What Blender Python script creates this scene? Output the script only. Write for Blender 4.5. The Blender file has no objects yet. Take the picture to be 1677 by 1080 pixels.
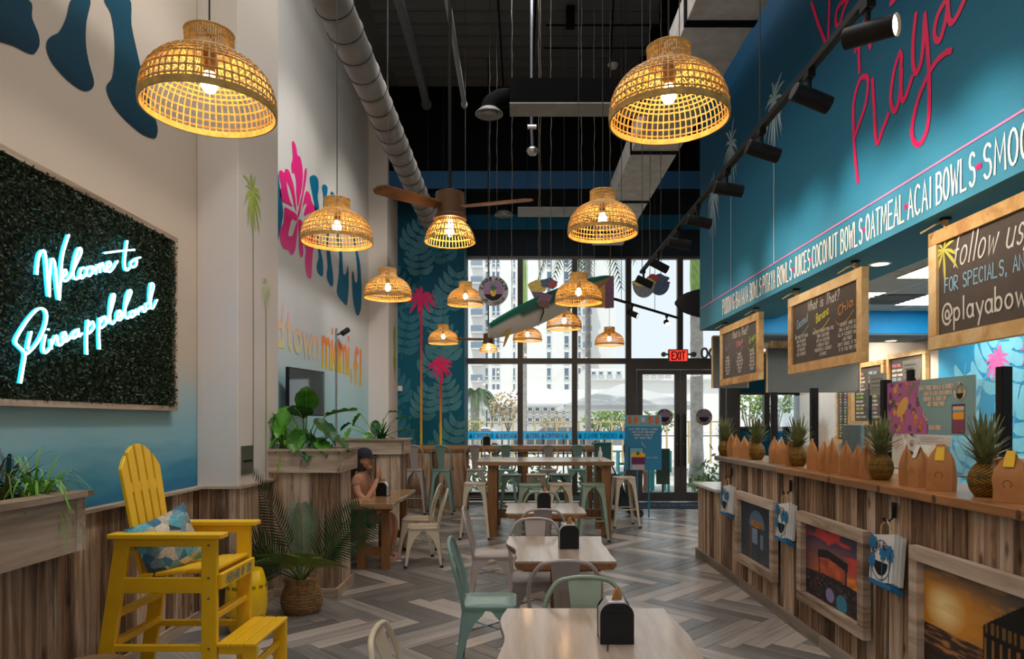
import bpy, bmesh, math, random
from mathutils import Vector, Matrix
R = random.Random(11)
PI = math.pi
C = bpy.context.scene.collection
sc = bpy.context.scene
EYE = 1.65

# ---------------------------------------------------------------- camera, sky, sun, large lights, exposure
cam_d = bpy.data.cameras.new('camera'); cam = bpy.data.objects.new('camera', cam_d); C.objects.link(cam)
cam.location = (0, 0, EYE); cam.rotation_euler = (PI/2, 0, 0)
cam_d.sensor_width = 36; cam_d.lens = 1125*36/1677
cam_d.shift_x = -9.5/1677; cam_d.shift_y = 150/1677
cam_d.clip_start = .05; cam_d.clip_end = 500
sc.camera = cam
sc.view_settings.view_transform = 'Standard'; sc.view_settings.look = 'None'
sc.view_settings.gamma = 1; sc.view_settings.use_curve_mapping = False
sc.view_settings.exposure = 0.0
cy = sc.cycles
cy.use_denoising = True
cy.max_bounces = 7; cy.diffuse_bounces = 4; cy.glossy_bounces = 3; cy.transmission_bounces = 4; cy.transparent_max_bounces = 12
cy.sample_clamp_indirect = 6.0
cy.caustics_reflective = False; cy.caustics_refractive = False

w = bpy.data.worlds.new('sky'); sc.world = w; w.use_nodes = True
bg = w.node_tree.nodes['Background']
bg.inputs[0].default_value = (.85, .93, 1.0, 1); bg.inputs[1].default_value = 1.08

def lamp(name, kind, loc, target, energy, col=(1, 1, 1), **k):
    d = bpy.data.lights.new(name, kind); o = bpy.data.objects.new(name, d); C.objects.link(o)
    o.location = loc; d.energy = energy; d.color = col
    for a, b in k.items(): setattr(d, a, b)
    v = Vector(target)-Vector(loc)
    o.rotation_euler = v.to_track_quat('-Z', 'Y').to_euler()
    return o
lamp('sun_light', 'SUN', (0, 0, 30), (4, 9, 10), 2.7, (1, .96, .9), angle=.02)
# added soft fill behind the camera; the rear wall has no opening
lamp('rear_fill_light', 'AREA', (0.2, -2.6, 2.6), (0, 6, 2.0), 55, (1, .97, .93), shape='RECTANGLE', size=4.6, size_y=3.6)
# added overhead fill, out of view, with no fixture of its own
lamp('overhead_fill_light', 'AREA', (-.2, 4.4, 7.4), (-.2, 4.4, 0), 260, (1, .97, .93), shape='RECTANGLE', size=3.4, size_y=7.6)
for ly, ty, tz, e in ((3.4, 4.4, 3.0, 300), (6.2, 9.0, 3.2, 420), (8.2, 11.6, 3.0, 420)):
    lamp('left_wall_spot', 'SPOT', (.3, ly, 7.3), (-2.65, ty, tz), e, (1, .96, .9), spot_size=math.radians(48), spot_blend=.6, shadow_soft_size=.12)

# ---------------------------------------------------------------- helpers
def S(r, g, b):
    f = lambda c: (c/255/12.92) if c/255 <= .04045 else ((c/255+.055)/1.055)**2.4
    return (f(r), f(g), f(b))

def at(px, py, d): return (((px-848)*d/1125), d, EYE-(py-690)*d/1125)
def onX(px, py, X):
    d = 1125*X/(px-848); return (X, d, EYE-(py-690)*d/1125)

class MB:
    def __init__(s): s.v = []; s.f = []; s.c = None
    def add(s, vs, fs):
        n = len(s.v); s.v += [tuple(p) for p in vs]; s.f += [tuple(i+n for i in f) for f in fs]; return n
    def box(s, x0, x1, y0, y1, z0, z1):
        s.add([(x0, y0, z0), (x1, y0, z0), (x1, y1, z0), (x0, y1, z0), (x0, y0, z1), (x1, y0, z1), (x1, y1, z1), (x0, y1, z1)],
              [(3, 2, 1, 0), (4, 5, 6, 7), (0, 1, 5, 4), (1, 2, 6, 5), (2, 3, 7, 6), (3, 0, 4, 7)]); return s
    def bar(s, a, b, w, h, up=(0, 0, 1)):
        a = Vector(a); b = Vector(b); t = (b-a).normalized(); u = Vector(up)
        if abs(t.dot(u)) > .95: u = Vector((0, 1, 0))
        x = t.cross(u).normalized(); y = x.cross(t).normalized()
        vs = [p+x*sx*w/2+y*sy*h/2 for p in (a, b) for sx, sy in ((-1, -1), (1, -1), (1, 1), (-1, 1))]
        s.add(vs, [(3, 2, 1, 0), (4, 5, 6, 7), (0, 1, 5, 4), (1, 2, 6, 5), (2, 3, 7, 6), (3, 0, 4, 7)]); return s
    def loft(s, secs, caps=True, closed=True):
        n = len(secs[0]); b = len(s.v)
        for q in secs: s.v += [tuple(p) for p in q]
        for i in range(len(secs)-1):
            for j in range(n if closed else n-1):
                k = (j+1) % n
                s.f.append((b+i*n+j, b+i*n+k, b+(i+1)*n+k, b+(i+1)*n+j))
        if caps:
            s.f.append(tuple(b+j for j in reversed(range(n)))); s.f.append(tuple(b+(len(secs)-1)*n+j for j in range(n)))
        return s
    def tube(s, pts, r, n=8, caps=True, closed=False):
        pts = [Vector(p) for p in pts]; m = len(pts); secs = []; ref = None
        rr = r if isinstance(r, (list, tuple)) else [r]*m
        for i, p in enumerate(pts):
            if closed: t = pts[(i+1) % m]-pts[i-1]
            else: t = pts[min(i+1, m-1)]-pts[max(i-1, 0)]
            if t.length < 1e-9: t = Vector((0, 0, 1))
            t.normalize()
            if ref is None: ref = Vector((0, 0, 1)) if abs(t.z) < .9 else Vector((1, 0, 0))
            x = ref-t*ref.dot(t)
            if x.length < 1e-6: x = t.orthogonal()
            x.normalize(); ref = x; y = t.cross(x)
            secs.append([p+(x*math.cos(2*PI*k/n)+y*math.sin(2*PI*k/n))*rr[i] for k in range(n)])
        if closed: secs.append(secs[0])
        return s.loft(secs, caps and not closed)
    def lathe(s, prof, n=24, c=(0, 0, 0), caps=True, sx=1, sy=1):
        return s.loft([[(c[0]+r*math.cos(2*PI*k/n)*sx, c[1]+r*math.sin(2*PI*k/n)*sy, c[2]+z) for k in range(n)] for r, z in prof], caps)
    def prism(s, poly, fn, t0, t1):
        n = len(poly); b = len(s.v)
        s.v += [tuple(fn(u, v, t0)) for u, v in poly]+[tuple(fn(u, v, t1)) for u, v in poly]
        s.f.append(tuple(b+j for j in range(n))); s.f.append(tuple(b+n+j for j in reversed(range(n))))
        for j in range(n):
            k = (j+1) % n; s.f.append((b+k, b+j, b+n+j, b+n+k))
        return s
    def ribbon(s, pts, w, fn):
        fn = lift(fn, s); q = [pts[0]]
        for p in pts[1:]:
            if math.hypot(p[0]-q[-1][0], p[1]-q[-1][1]) > 1e-6: q.append(p)
        n = len(q)
        if n < 2: return s
        closed = math.hypot(q[0][0]-q[-1][0], q[0][1]-q[-1][1]) < w*.3 and n > 4
        L = []
        for i in range(n):
            a = q[i-1] if i else (q[-2] if closed else q[0]); b = q[i+1] if i < n-1 else (q[1] if closed else q[-1]); p = q[i]
            d1 = (p[0]-a[0], p[1]-a[1]); d2 = (b[0]-p[0], b[1]-p[1])
            l1 = math.hypot(*d1) or 1; l2 = math.hypot(*d2) or 1
            if i == 0 and not closed: d1, l1 = d2, l2
            if i == n-1 and not closed: d2, l2 = d1, l1
            tx = d1[0]/l1+d2[0]/l2; ty = d1[1]/l1+d2[1]/l2; tl = math.hypot(tx, ty)
            if tl < .25: tx, ty, tl = d1[0]/l1, d1[1]/l1, 1
            nx, ny = -ty/tl, tx/tl; cs = max(.5, abs(nx*(-d1[1]/l1)+ny*d1[0]/l1)); k = w/2/cs
            ex = 0
            if not closed and i in (0, n-1): ex = (-1 if i == 0 else 1)*w*.35
            px, py = p[0]+tx/tl*ex, p[1]+ty/tl*ex
            L.append((px+nx*k, py+ny*k, px-nx*k, py-ny*k))
        b = len(s.v)
        for i, l in enumerate(L): s.v += [tuple(fn(l[0], l[1], i*.012)), tuple(fn(l[2], l[3], i*.012))]
        for i in range(n-1): a = b+2*i; s.f.append((a, a+1, a+3, a+2))
        return s
    def face(s, pts): s.add(pts, [tuple(range(len(pts)))]); return s
    def build(s, name, m, parent=None, smooth=None, loc=None, bevel=0, colors=None, seg=1):
        me = bpy.data.meshes.new(name); me.from_pydata(s.v, [], s.f); me.materials.append(m)
        if colors is not None:
            a = me.color_attributes.new('Col', 'FLOAT_COLOR', 'POINT')
            flat = []
            for c in colors: flat += [c[0], c[1], c[2], 1]
            a.data.foreach_set('color', flat)
        if smooth is not None:
            me.polygons.foreach_set('use_smooth', [True]*len(me.polygons))
            me.set_sharp_from_angle(angle=math.radians(smooth))
        me.update()
        o = bpy.data.objects.new(name, me); C.objects.link(o)
        if parent is not None: o.parent = parent
        if loc is not None: o.location = loc
        if bevel:
            b = o.modifiers.new('edge', 'BEVEL'); b.width = bevel; b.segments = seg; b.limit_method = 'ANGLE'; b.angle_limit = .6
        return o

def lift(fn, mb):
    """each stroke a hair above the one before, so crossing strokes never share a plane"""
    mb.k = getattr(mb, 'k', 0)+1; o = Vector(fn(0, 0)); nn = (Vector(fn(1, 0))-o).cross(Vector(fn(0, 1))-o)
    if nn.length < 1e-9: return fn
    nn = nn.normalized()*(1+mb.k % 7)*.0003
    return lambda u, v, i=0: (lambda p, f: (p[0]+nn.x*f, p[1]+nn.y*f, p[2]+nn.z*f))(fn(u, v), 1+i)
def triangulate(o):
    bm = bmesh.new(); bm.from_mesh(o.data); bmesh.ops.triangulate(bm, faces=[f for f in bm.faces if len(f.verts) > 4], ngon_method='EAR_CLIP'); bm.to_mesh(o.data); bm.free(); return o

def tag(o, label, cat, group=None, kind=None):
    o['label'] = label; o['category'] = cat
    if group: o['group'] = group
    if kind: o['kind'] = kind
    return o
def thing(name, label, cat, loc=(0, 0, 0), rz=0, group=None):
    o = bpy.data.objects.new(name, None); o.empty_display_size = .1; C.objects.link(o)
    o.location = loc; o.rotation_euler = (0, 0, rz); return tag(o, label, cat, group)
def dup(root, loc, rz=None, label=None, group=None):
    r = root.copy(); C.objects.link(r); r.location = loc
    if rz is not None: r.rotation_euler = (0, 0, rz)
    if label: r['label'] = label
    if group: r['group'] = group
    def rec(a, b):
        for ch in list(a.children):
            c = ch.copy(); C.objects.link(c); c.parent = b; rec(ch, c)
    rec(root, r); return r
def recolor(root, mp):
    """give the copies of a thing another paint"""
    cache = {}
    def rec(o):
        if o.data and o.data.materials and o.data.materials[0] in mp:
            k = o.data
            key = (k.name, mp[k.materials[0]].name)
            if key not in RC:
                d = k.copy(); d.materials[0] = mp[k.materials[0]]; RC[key] = d
            o.data = RC[key]
        for c in o.children: rec(c)
    rec(root); return root
RC = {}
def struct(o): o['kind'] = 'structure'; return o

def cr(pts, n=6, closed=False):
    P = [Vector((p[0], p[1], p[2] if len(p) > 2 else 0)) for p in pts]; m = len(P); out = []
    for i in range(m if closed else m-1):
        if closed: p0, p1, p2, p3 = P[i-1], P[i], P[(i+1) % m], P[(i+2) % m]
        else: p0, p1, p2, p3 = P[max(i-1, 0)], P[i], P[i+1], P[min(i+2, m-1)]
        for k in range(n):
            t = k/n
            out.append(.5*((2*p1)+(p2-p0)*t+(2*p0-5*p1+4*p2-p3)*t*t+(3*p1-p0-3*p2+p3)*t**3))
    if not closed: out.append(P[-1])
    if len(pts[0]) == 2: return [(p.x, p.y) for p in out]
    return out

# ---------------------------------------------------------------- materials
def nt(name):
    m = bpy.data.materials.new(name); m.use_nodes = True; t = m.node_tree
    b = t.nodes['Principled BSDF']; return m, t, b
def N(t, typ, **k):
    n = t.nodes.new(typ)
    for a, v in k.items(): setattr(n, a, v)
    return n
def mat(name, col, rough=.55, metal=0, var=.08, scale=6, bump=0, bscale=60, emit=None, spec=.5, trans=0, coat=0):
    m, t, b = nt(name)
    b.inputs['Roughness'].default_value = rough; b.inputs['Metallic'].default_value = metal
    b.inputs['Specular IOR Level'].default_value = spec
    if coat: b.inputs['Coat Weight'].default_value = coat; b.inputs['Coat Roughness'].default_value = .15
    if trans: b.inputs['Transmission Weight'].default_value = trans
    if emit: b.inputs['Emission Color'].default_value = (*emit[0], 1); b.inputs['Emission Strength'].default_value = emit[1]
    tc = N(t, 'ShaderNodeTexCoord'); no = N(t, 'ShaderNodeTexNoise'); no.inputs['Scale'].default_value = scale; no.inputs['Detail'].default_value = 4
    t.links.new(tc.outputs['Object'], no.inputs['Vector'])
    r = N(t, 'ShaderNodeValToRGB'); r.color_ramp.elements[0].position = .3; r.color_ramp.elements[1].position = .7
    r.color_ramp.elements[0].color = (*[c*(1-var) for c in col], 1); r.color_ramp.elements[1].color = (*[min(1, c*(1+var)) for c in col], 1)
    t.links.new(no.outputs['Fac'], r.inputs['Fac']); t.links.new(r.outputs['Color'], b.inputs['Base Color'])
    if bump:
        n2 = N(t, 'ShaderNodeTexNoise'); n2.inputs['Scale'].default_value = bscale; t.links.new(tc.outputs['Object'], n2.inputs['Vector'])
        bp = N(t, 'ShaderNodeBump'); bp.inputs['Strength'].default_value = bump; bp.inputs['Distance'].default_value = .01
        t.links.new(n2.outputs['Fac'], bp.inputs['Height']); t.links.new(bp.outputs['Normal'], b.inputs['Normal'])
    return m
def wood(name, cols, stretch, rough=.6, rand=.35, coord='pos', bump=.4, island=False, scale=1.0, spec=.4, coat=0, white=0, gain=1, knots=0):
    """streaky timber: grain noise drawn out along one axis, each board shifted by its own random value"""
    m, t, b = nt(name); b.inputs['Roughness'].default_value = rough; b.inputs['Specular IOR Level'].default_value = spec
    if coat: b.inputs['Coat Weight'].default_value = coat; b.inputs['Coat Roughness'].default_value = .12
    g = N(t, 'ShaderNodeNewGeometry'); tc = N(t, 'ShaderNodeTexCoord'); oi = N(t, 'ShaderNodeObjectInfo')
    src = g.outputs['Position'] if coord == 'pos' else tc.outputs['Object']
    rnd = g.outputs['Random Per Island'] if island else oi.outputs['Random']
    mu = N(t, 'ShaderNodeMath', operation='MULTIPLY'); mu.inputs[1].default_value = 53.0; t.links.new(rnd, mu.inputs[0])
    ad = N(t, 'ShaderNodeVectorMath', operation='ADD'); t.links.new(src, ad.inputs[0]); t.links.new(mu.outputs[0], ad.inputs[1])
    mp = N(t, 'ShaderNodeMapping'); mp.inputs['Scale'].default_value = stretch; t.links.new(ad.outputs[0], mp.inputs['Vector'])
    n1 = N(t, 'ShaderNodeTexNoise'); n1.inputs['Scale'].default_value = scale; n1.inputs['Detail'].default_value = 7; n1.inputs['Roughness'].default_value = .62; n1.inputs['Distortion'].default_value = .6
    t.links.new(mp.outputs[0], n1.inputs['Vector'])
    m1 = N(t, 'ShaderNodeMath', operation='MULTIPLY_ADD'); m1.inputs[1].default_value = rand; t.links.new(rnd, m1.inputs[0])
    sb = N(t, 'ShaderNodeMath', operation='SUBTRACT'); sb.inputs[1].default_value = rand/2; gn = N(t, 'ShaderNodeMath', operation='MULTIPLY_ADD'); gn.inputs[1].default_value = gain; gn.inputs[2].default_value = .5-.5*gain; t.links.new(n1.outputs['Fac'], gn.inputs[0]); t.links.new(gn.outputs[0], sb.inputs[0])
    t.links.new(sb.outputs[0], m1.inputs[2])
    r = N(t, 'ShaderNodeValToRGB'); e = r.color_ramp.elements
    while len(e) < len(cols): e.new(.5)
    for i, c in enumerate(cols): e[i].position = .26+.48*i/(len(cols)-1); e[i].color = (*c, 1)
    t.links.new(m1.outputs[0], r.inputs['Fac']); out = r.outputs['Color']
    if white:
        n3 = N(t, 'ShaderNodeTexNoise'); n3.inputs['Scale'].default_value = scale*.6; n3.inputs['Detail'].default_value = 8; n3.inputs['Roughness'].default_value = .7
        t.links.new(mp.outputs[0], n3.inputs['Vector'])
        r3 = N(t, 'ShaderNodeValToRGB'); r3.color_ramp.elements[0].position = .56; r3.color_ramp.elements[1].position = .66
        t.links.new(n3.outputs['Fac'], r3.inputs['Fac'])
        m3 = N(t, 'ShaderNodeMath', operation='MULTIPLY'); m3.inputs[1].default_value = white; t.links.new(r3.outputs['Color'], m3.inputs[0])
        mx = N(t, 'ShaderNodeMix', data_type='RGBA'); t.links.new(m3.outputs[0], mx.inputs[0]); t.links.new(out, mx.inputs[6]); mx.inputs[7].default_value = (.55, .5, .44, 1); out = mx.outputs[2]
    if knots:
        mk = N(t, 'ShaderNodeMapping'); mk.inputs['Scale'].default_value = (8, 8, 3.2); t.links.new(ad.outputs[0], mk.inputs['Vector'])
        vk = N(t, 'ShaderNodeTexVoronoi'); vk.inputs['Scale'].default_value = 1; t.links.new(mk.outputs[0], vk.inputs['Vector'])
        rk = N(t, 'ShaderNodeValToRGB'); rk.color_ramp.elements[0].position = .06; rk.color_ramp.elements[1].position = .17; rk.color_ramp.elements[0].color = (1-knots,)*3+(1,); t.links.new(vk.outputs['Distance'], rk.inputs['Fac'])
        mk2 = N(t, 'ShaderNodeMix', data_type='RGBA', blend_type='MULTIPLY'); mk2.inputs[0].default_value = 1; t.links.new(out, mk2.inputs[6]); t.links.new(rk.outputs['Color'], mk2.inputs[7]); out = mk2.outputs[2]
    t.links.new(out, b.inputs['Base Color'])
    if bump:
        bp = N(t, 'ShaderNodeBump'); bp.inputs['Strength'].default_value = bump; bp.inputs['Distance'].default_value = .004
        t.links.new(n1.outputs['Fac'], bp.inputs['Height']); t.links.new(bp.outputs['Normal'], b.inputs['Normal'])
    return m
def glass(name, tint=(1, 1, 1), refl=.015):
    m, t, b = nt(name); t.nodes.remove(b); o = t.nodes['Material Output']
    tr = N(t, 'ShaderNodeBsdfTransparent'); tr.inputs[0].default_value = (*tint, 1); gl = N(t, 'ShaderNodeBsdfGlossy'); gl.inputs['Roughness'].default_value = .02
    lw = N(t, 'ShaderNodeLayerWeight'); lw.inputs['Blend'].default_value = .2
    mm = N(t, 'ShaderNodeMath', operation='MULTIPLY_ADD'); mm.inputs[1].default_value = .3; mm.inputs[2].default_value = refl; t.links.new(lw.outputs['Fresnel'], mm.inputs[0])
    mx = N(t, 'ShaderNodeMixShader'); t.links.new(mm.outputs[0], mx.inputs[0]); t.links.new(tr.outputs[0], mx.inputs[1]); t.links.new(gl.outputs[0], mx.inputs[2])
    t.links.new(mx.outputs[0], o.inputs[0]); return m
def sheer(name, col, tr=.55):
    m, t, b = nt(name); o = t.nodes['Material Output']; b.inputs['Base Color'].default_value = (*col, 1); b.inputs['Roughness'].default_value = .8
    x = N(t, 'ShaderNodeBsdfTranslucent'); x.inputs[0].default_value = (*col, 1); mx = N(t, 'ShaderNodeMixShader'); mx.inputs[0].default_value = tr
    t.links.new(b.outputs[0], mx.inputs[1]); t.links.new(x.outputs[0], mx.inputs[2]); t.links.new(mx.outputs[0], o.inputs[0]); return m
def vcol(name, rough=.6, spec=.4):
    m, t, b = nt(name); b.inputs['Roughness'].default_value = rough; b.inputs['Specular IOR Level'].default_value = spec
    a = N(t, 'ShaderNodeVertexColor'); a.layer_name = 'Col'; t.links.new(a.outputs['Color'], b.inputs['Base Color']); return m
def wall_paint(name, stops, axis=2, rough=.7, streak=.05):
    """paint that fades from one colour to the next with height: stops = (z, colour)"""
    m, t, b = nt(name); b.inputs['Roughness'].default_value = rough; b.inputs['Specular IOR Level'].default_value = .25
    g = N(t, 'ShaderNodeNewGeometry'); sp = N(t, 'ShaderNodeSeparateXYZ'); t.links.new(g.outputs['Position'], sp.inputs[0])
    mp = N(t, 'ShaderNodeMapping'); mp.inputs['Scale'].default_value = (1.3, 1.3, 9); t.links.new(g.outputs['Position'], mp.inputs[0])
    n = N(t, 'ShaderNodeTexNoise'); n.inputs['Scale'].default_value = 1.2; n.inputs['Detail'].default_value = 5; t.links.new(mp.outputs[0], n.inputs['Vector'])
    ma = N(t, 'ShaderNodeMath', operation='MULTIPLY_ADD'); ma.inputs[1].default_value = streak*6; t.links.new(n.outputs['Fac'], ma.inputs[0]); t.links.new(sp.outputs[axis], ma.inputs[2])
    z0, z1 = stops[0][0], stops[-1][0]
    mr = N(t, 'ShaderNodeMapRange'); mr.inputs[1].default_value = z0+streak*3; mr.inputs[2].default_value = z1+streak*3; t.links.new(ma.outputs[0], mr.inputs[0])
    r = N(t, 'ShaderNodeValToRGB'); e = r.color_ramp.elements
    while len(e) < len(stops): e.new(.5)
    for i, (z, c) in enumerate(stops): e[i].position = (z-z0)/(z1-z0); e[i].color = (*c, 1)
    t.links.new(mr.outputs[0], r.inputs[0]); t.links.new(r.outputs[0], b.inputs['Base Color']); return m
def emis(name, col, st):
    m, t, b = nt(name); t.nodes.remove(b); e = N(t, 'ShaderNodeEmission'); e.inputs[0].default_value = (*col, 1); e.inputs[1].default_value = st
    t.links.new(e.outputs[0], t.nodes['Material Output'].inputs[0]); return m

OLDW = [(.06, .032, .017), (.2, .115, .066), (.4, .26, .165), (.58, .45, .34)]
M = dict(
    old=wood('reclaimed_board', OLDW, (22, 22, 1.3), rough=.8, rand=.4, bump=.7, white=.5, scale=1.15, knots=.75),
    oldx=wood('reclaimed_board_level', [(.16, .105, .065), (.34, .245, .175), (.5, .39, .3), (.62, .53, .44)], (1.1, 1.1, 14), rough=.8, rand=.2, bump=.5, white=.4),
    floorw=wood('plank_tile', [(.15, .145, .145), (.22, .21, .205), (.33, .305, .29), (.5, .44, .4)], (1.2, 18, 18), rough=.27, rand=.7, coord='obj', bump=.05, spec=1.0, gain=.6),
    floorf=wood('plank_tile_far', [(.15, .145, .145), (.22, .21, .205), (.33, .305, .29), (.5, .44, .4)], (3, 3, 3), rough=.27, rand=.7, island=True, bump=.03, spec=1.0, gain=.6),
    slab=wood('slab_wood', [(.22, .15, .11), (.36, .27, .21), (.46, .37, .31), (.56, .47, .41)], (11, .8, 11), rough=.3, rand=.1, coord='obj', bump=.1, coat=.45),
    slabx=wood('slab_wood_cross', [(.2, .1, .045), (.34, .19, .09), (.44, .27, .14), (.5, .35, .22)], (.8, 9, 9), rough=.25, rand=.1, coord='obj', bump=.1, coat=.3),
    post=wood('stained_post', [(.12, .05, .018), (.24, .105, .035), (.33, .16, .06)], (10, 10, 1), rough=.5, rand=.2, bump=.2),
    ctop=wood('counter_top_wood', [(.2, .08, .03), (.38, .17, .06), (.5, .25, .1)], (9, .9, 9), rough=.3, rand=.1, bump=.1, coat=.3),
    pine=wood('pine_frame', [(.5, .24, .08), (.72, .41, .15), (.84, .54, .24), (.9, .66, .37)], (3, 3, 3), rough=.65, rand=.3, bump=.5, scale=2.2),
    cream=mat('cream_wall', S(214, 203, 190), .8, var=.03, scale=1.5, spec=.2),
    black=mat('black_metal', (.006, .006, .0065), .55, spec=.25),
    blackplas=mat('black_plastic', (.006, .006, .007), .5, spec=.3),
    darkc=mat('dark_ceiling', (.075, .076, .078), .9, var=.3, scale=.8),
    blackp=mat('black_paint', (.003, .003, .0035), .9, spec=.08),
    conc=mat('grey_deck', (.62, .62, .62), .9, var=.2),
    duct=mat('galvanised_duct', (.2, .19, .175), .6, .0, var=.2, scale=3),
    frame=mat('bronze_frame', (.075, .07, .066), .4, .2),
    glass=glass('clear_glass', (.97, .985, .98)),
    teal=mat('teal_painted_steel', S(118, 152, 146), .32, .0, var=.05, coat=.2),
    sage=mat('sage_painted_steel', S(134, 152, 132), .32, .0, var=.05, coat=.2),
    beige=mat('cream_painted_steel', S(205, 190, 165), .35, .0, var=.05, coat=.2),
    greym=mat('grey_painted_steel', S(165, 155, 152), .35, .0, var=.05, coat=.2),
    rubber=mat('dark_rubber', (.02, .02, .02), .8),
    rattan=mat('rattan', (.6, .36, .1), .6, var=.25, scale=30),
    brownm=mat('brown_socket', (.1, .045, .015), .5),
    bulb=emis('warm_bulb', (1, .62, .26), 150),
    yel=mat('yellow_poly_board', S(236, 186, 22), .42, var=.05, scale=8, bump=.05),
    yelc=mat('yellow_ceramic', S(232, 190, 14), .25, var=.05, coat=.4),
    screw=mat('steel_screw', (.3, .28, .25), .35, .9),
    leaf=mat('leaf_green', (.075, .27, .025), .38, var=.35, scale=9),
    leafd=mat('leaf_dark', (.025, .1, .022), .42, var=.35, scale=9),
    leafl=mat('leaf_light', (.16, .4, .045), .4, var=.3, scale=9),
    frond=mat('palm_frond_green', (.02, .065, .024), .45, var=.35, scale=7),
    frondl=mat('palm_frond_light', (.15, .24, .035), .45, var=.3, scale=7),
    red=mat('bromeliad_orange', (.5, .1, .03), .5, var=.3),
    soil=mat('dark_soil', (.012, .009, .007), .95, bump=.8),
    bag=mat('brown_paper', S(178, 122, 72), .8, var=.1, scale=14, bump=.25, bscale=25),
    white=mat('white_paint', (.75, .75, .73), .5, var=.03),
    paper=mat('white_paper', (.72, .72, .7), .7, var=.03),
    yellab=mat('yellow_label', S(240, 190, 40), .6, var=.1),
    pine_skin=vcol('pineapple_skin', .6),
    crown=mat('pineapple_crown', (.17, .19, .075), .5, var=.5, scale=14),
    print=vcol('printed_picture', .45), paint=vcol('wall_mural_paint', .7, .2),
    chalk=mat('chalkboard', (.098, .07, .056), .6, var=.15, scale=4),
    chalkw=mat('chalk_white', (.75, .68, .58), .8), chalky=mat('chalk_yellow', (.68, .6, .09), .8), chalkb=mat('chalk_blue', (.3, .5, .6), .8),
    chalko=mat('chalk_orange', (.75, .33, .08), .8), chalkp=mat('chalk_pink', (.7, .25, .28), .8), chalkg=mat('chalk_green', (.4, .6, .1), .8), chalkv=mat('chalk_violet', (.35, .25, .4), .8),
    rope=mat('jute_rope', (.5, .33, .15), .9, var=.3, scale=60),
    cordm=mat('dark_cord', (.025, .023, .02), .7), chain=mat('pale_chain', (.12, .105, .08), .8),
    neon=emis('neon_tube', (.3, .75, 1.0), 13.0), neonb=mat('neon_halo_backing', (.02, .35, .55), .3, emit=((.0, .42, .8), 2.2)),  # backing is given its own cyan glow for the halo around the tubes
    steel=mat('brushed_steel', (.5, .5, .5), .3, .9),
    skin=mat('skin', S(196, 140, 112), .55, var=.05), hair=mat('dark_hair', (.03, .018, .012), .6), navy=mat('navy_cloth', (.012, .013, .03), .8), tan=mat('tan_cloth', S(176, 128, 100), .8), shorts=mat('dark_shorts', (.02, .025, .035), .8),
    mint=mat('teal_bin_plastic', (.02, .13, .12), .5), aqua=mat('aqua_wood', S(70, 190, 195), .6),
    basket=mat('woven_seagrass', (.26, .14, .055), .85, var=.45, scale=40, bump=.8, bscale=70),
    greyb=mat('grey_board', (.135, .135, .125), .8, var=.06), spot=emis('lit_lamp_face', (1, .78, .5), 14),
    panel=emis('light_panel', (1, .93, .82), 15), exitr=emis('exit_red', (1, .05, .03), 1.6),
    tile=mat('ceiling_tile', S(196, 188, 178), .9, var=.04), bluek=mat('bright_blue_paint', S(0, 152, 220), .6, var=.05),
)
UNIT = {}
def board(parent, name, m, c, size, rot=None, label=None):
    """one loose board: a shared box scaled to its own length, width and thickness"""
    if m.name not in UNIT:
        b = MB().box(-.5, .5, -.5, .5, -.5, .5); me = bpy.data.meshes.new('board'); me.from_pydata(b.v, [], b.f); me.materials.append(m); UNIT[m.name] = me
    o = bpy.data.objects.new(name, UNIT[m.name]); C.objects.link(o); o.parent = parent; o.location = c; o.scale = size
    if rot: o.rotation_euler = rot
    if label: o['label'] = label
    return o
def cladding(parent, m, axis, a0, a1, face, nrm, z0, z1, wmin=.085, wmax=.15, th=.022, name='plank'):
    """upright boards side by side on a face at 'face' looking along nrm (+1/-1)"""
    a = a0; cnt = 0
    while a < a1-.005:
        wd = min(R.uniform(wmin, wmax), a1-a)
        if a1-a-wd < .04: wd = a1-a
        t = th+R.uniform(-.005, .005); mid = a+wd/2; g = .003
        if axis == 'y': board(parent, name, m, (face+nrm*t/2, mid, (z0+z1)/2), (t, wd-g, z1-z0))
        else: board(parent, name, m, (mid, face+nrm*t/2, (z0+z1)/2), (wd-g, t, z1-z0))
        a += wd; cnt += 1
    return cnt

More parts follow.
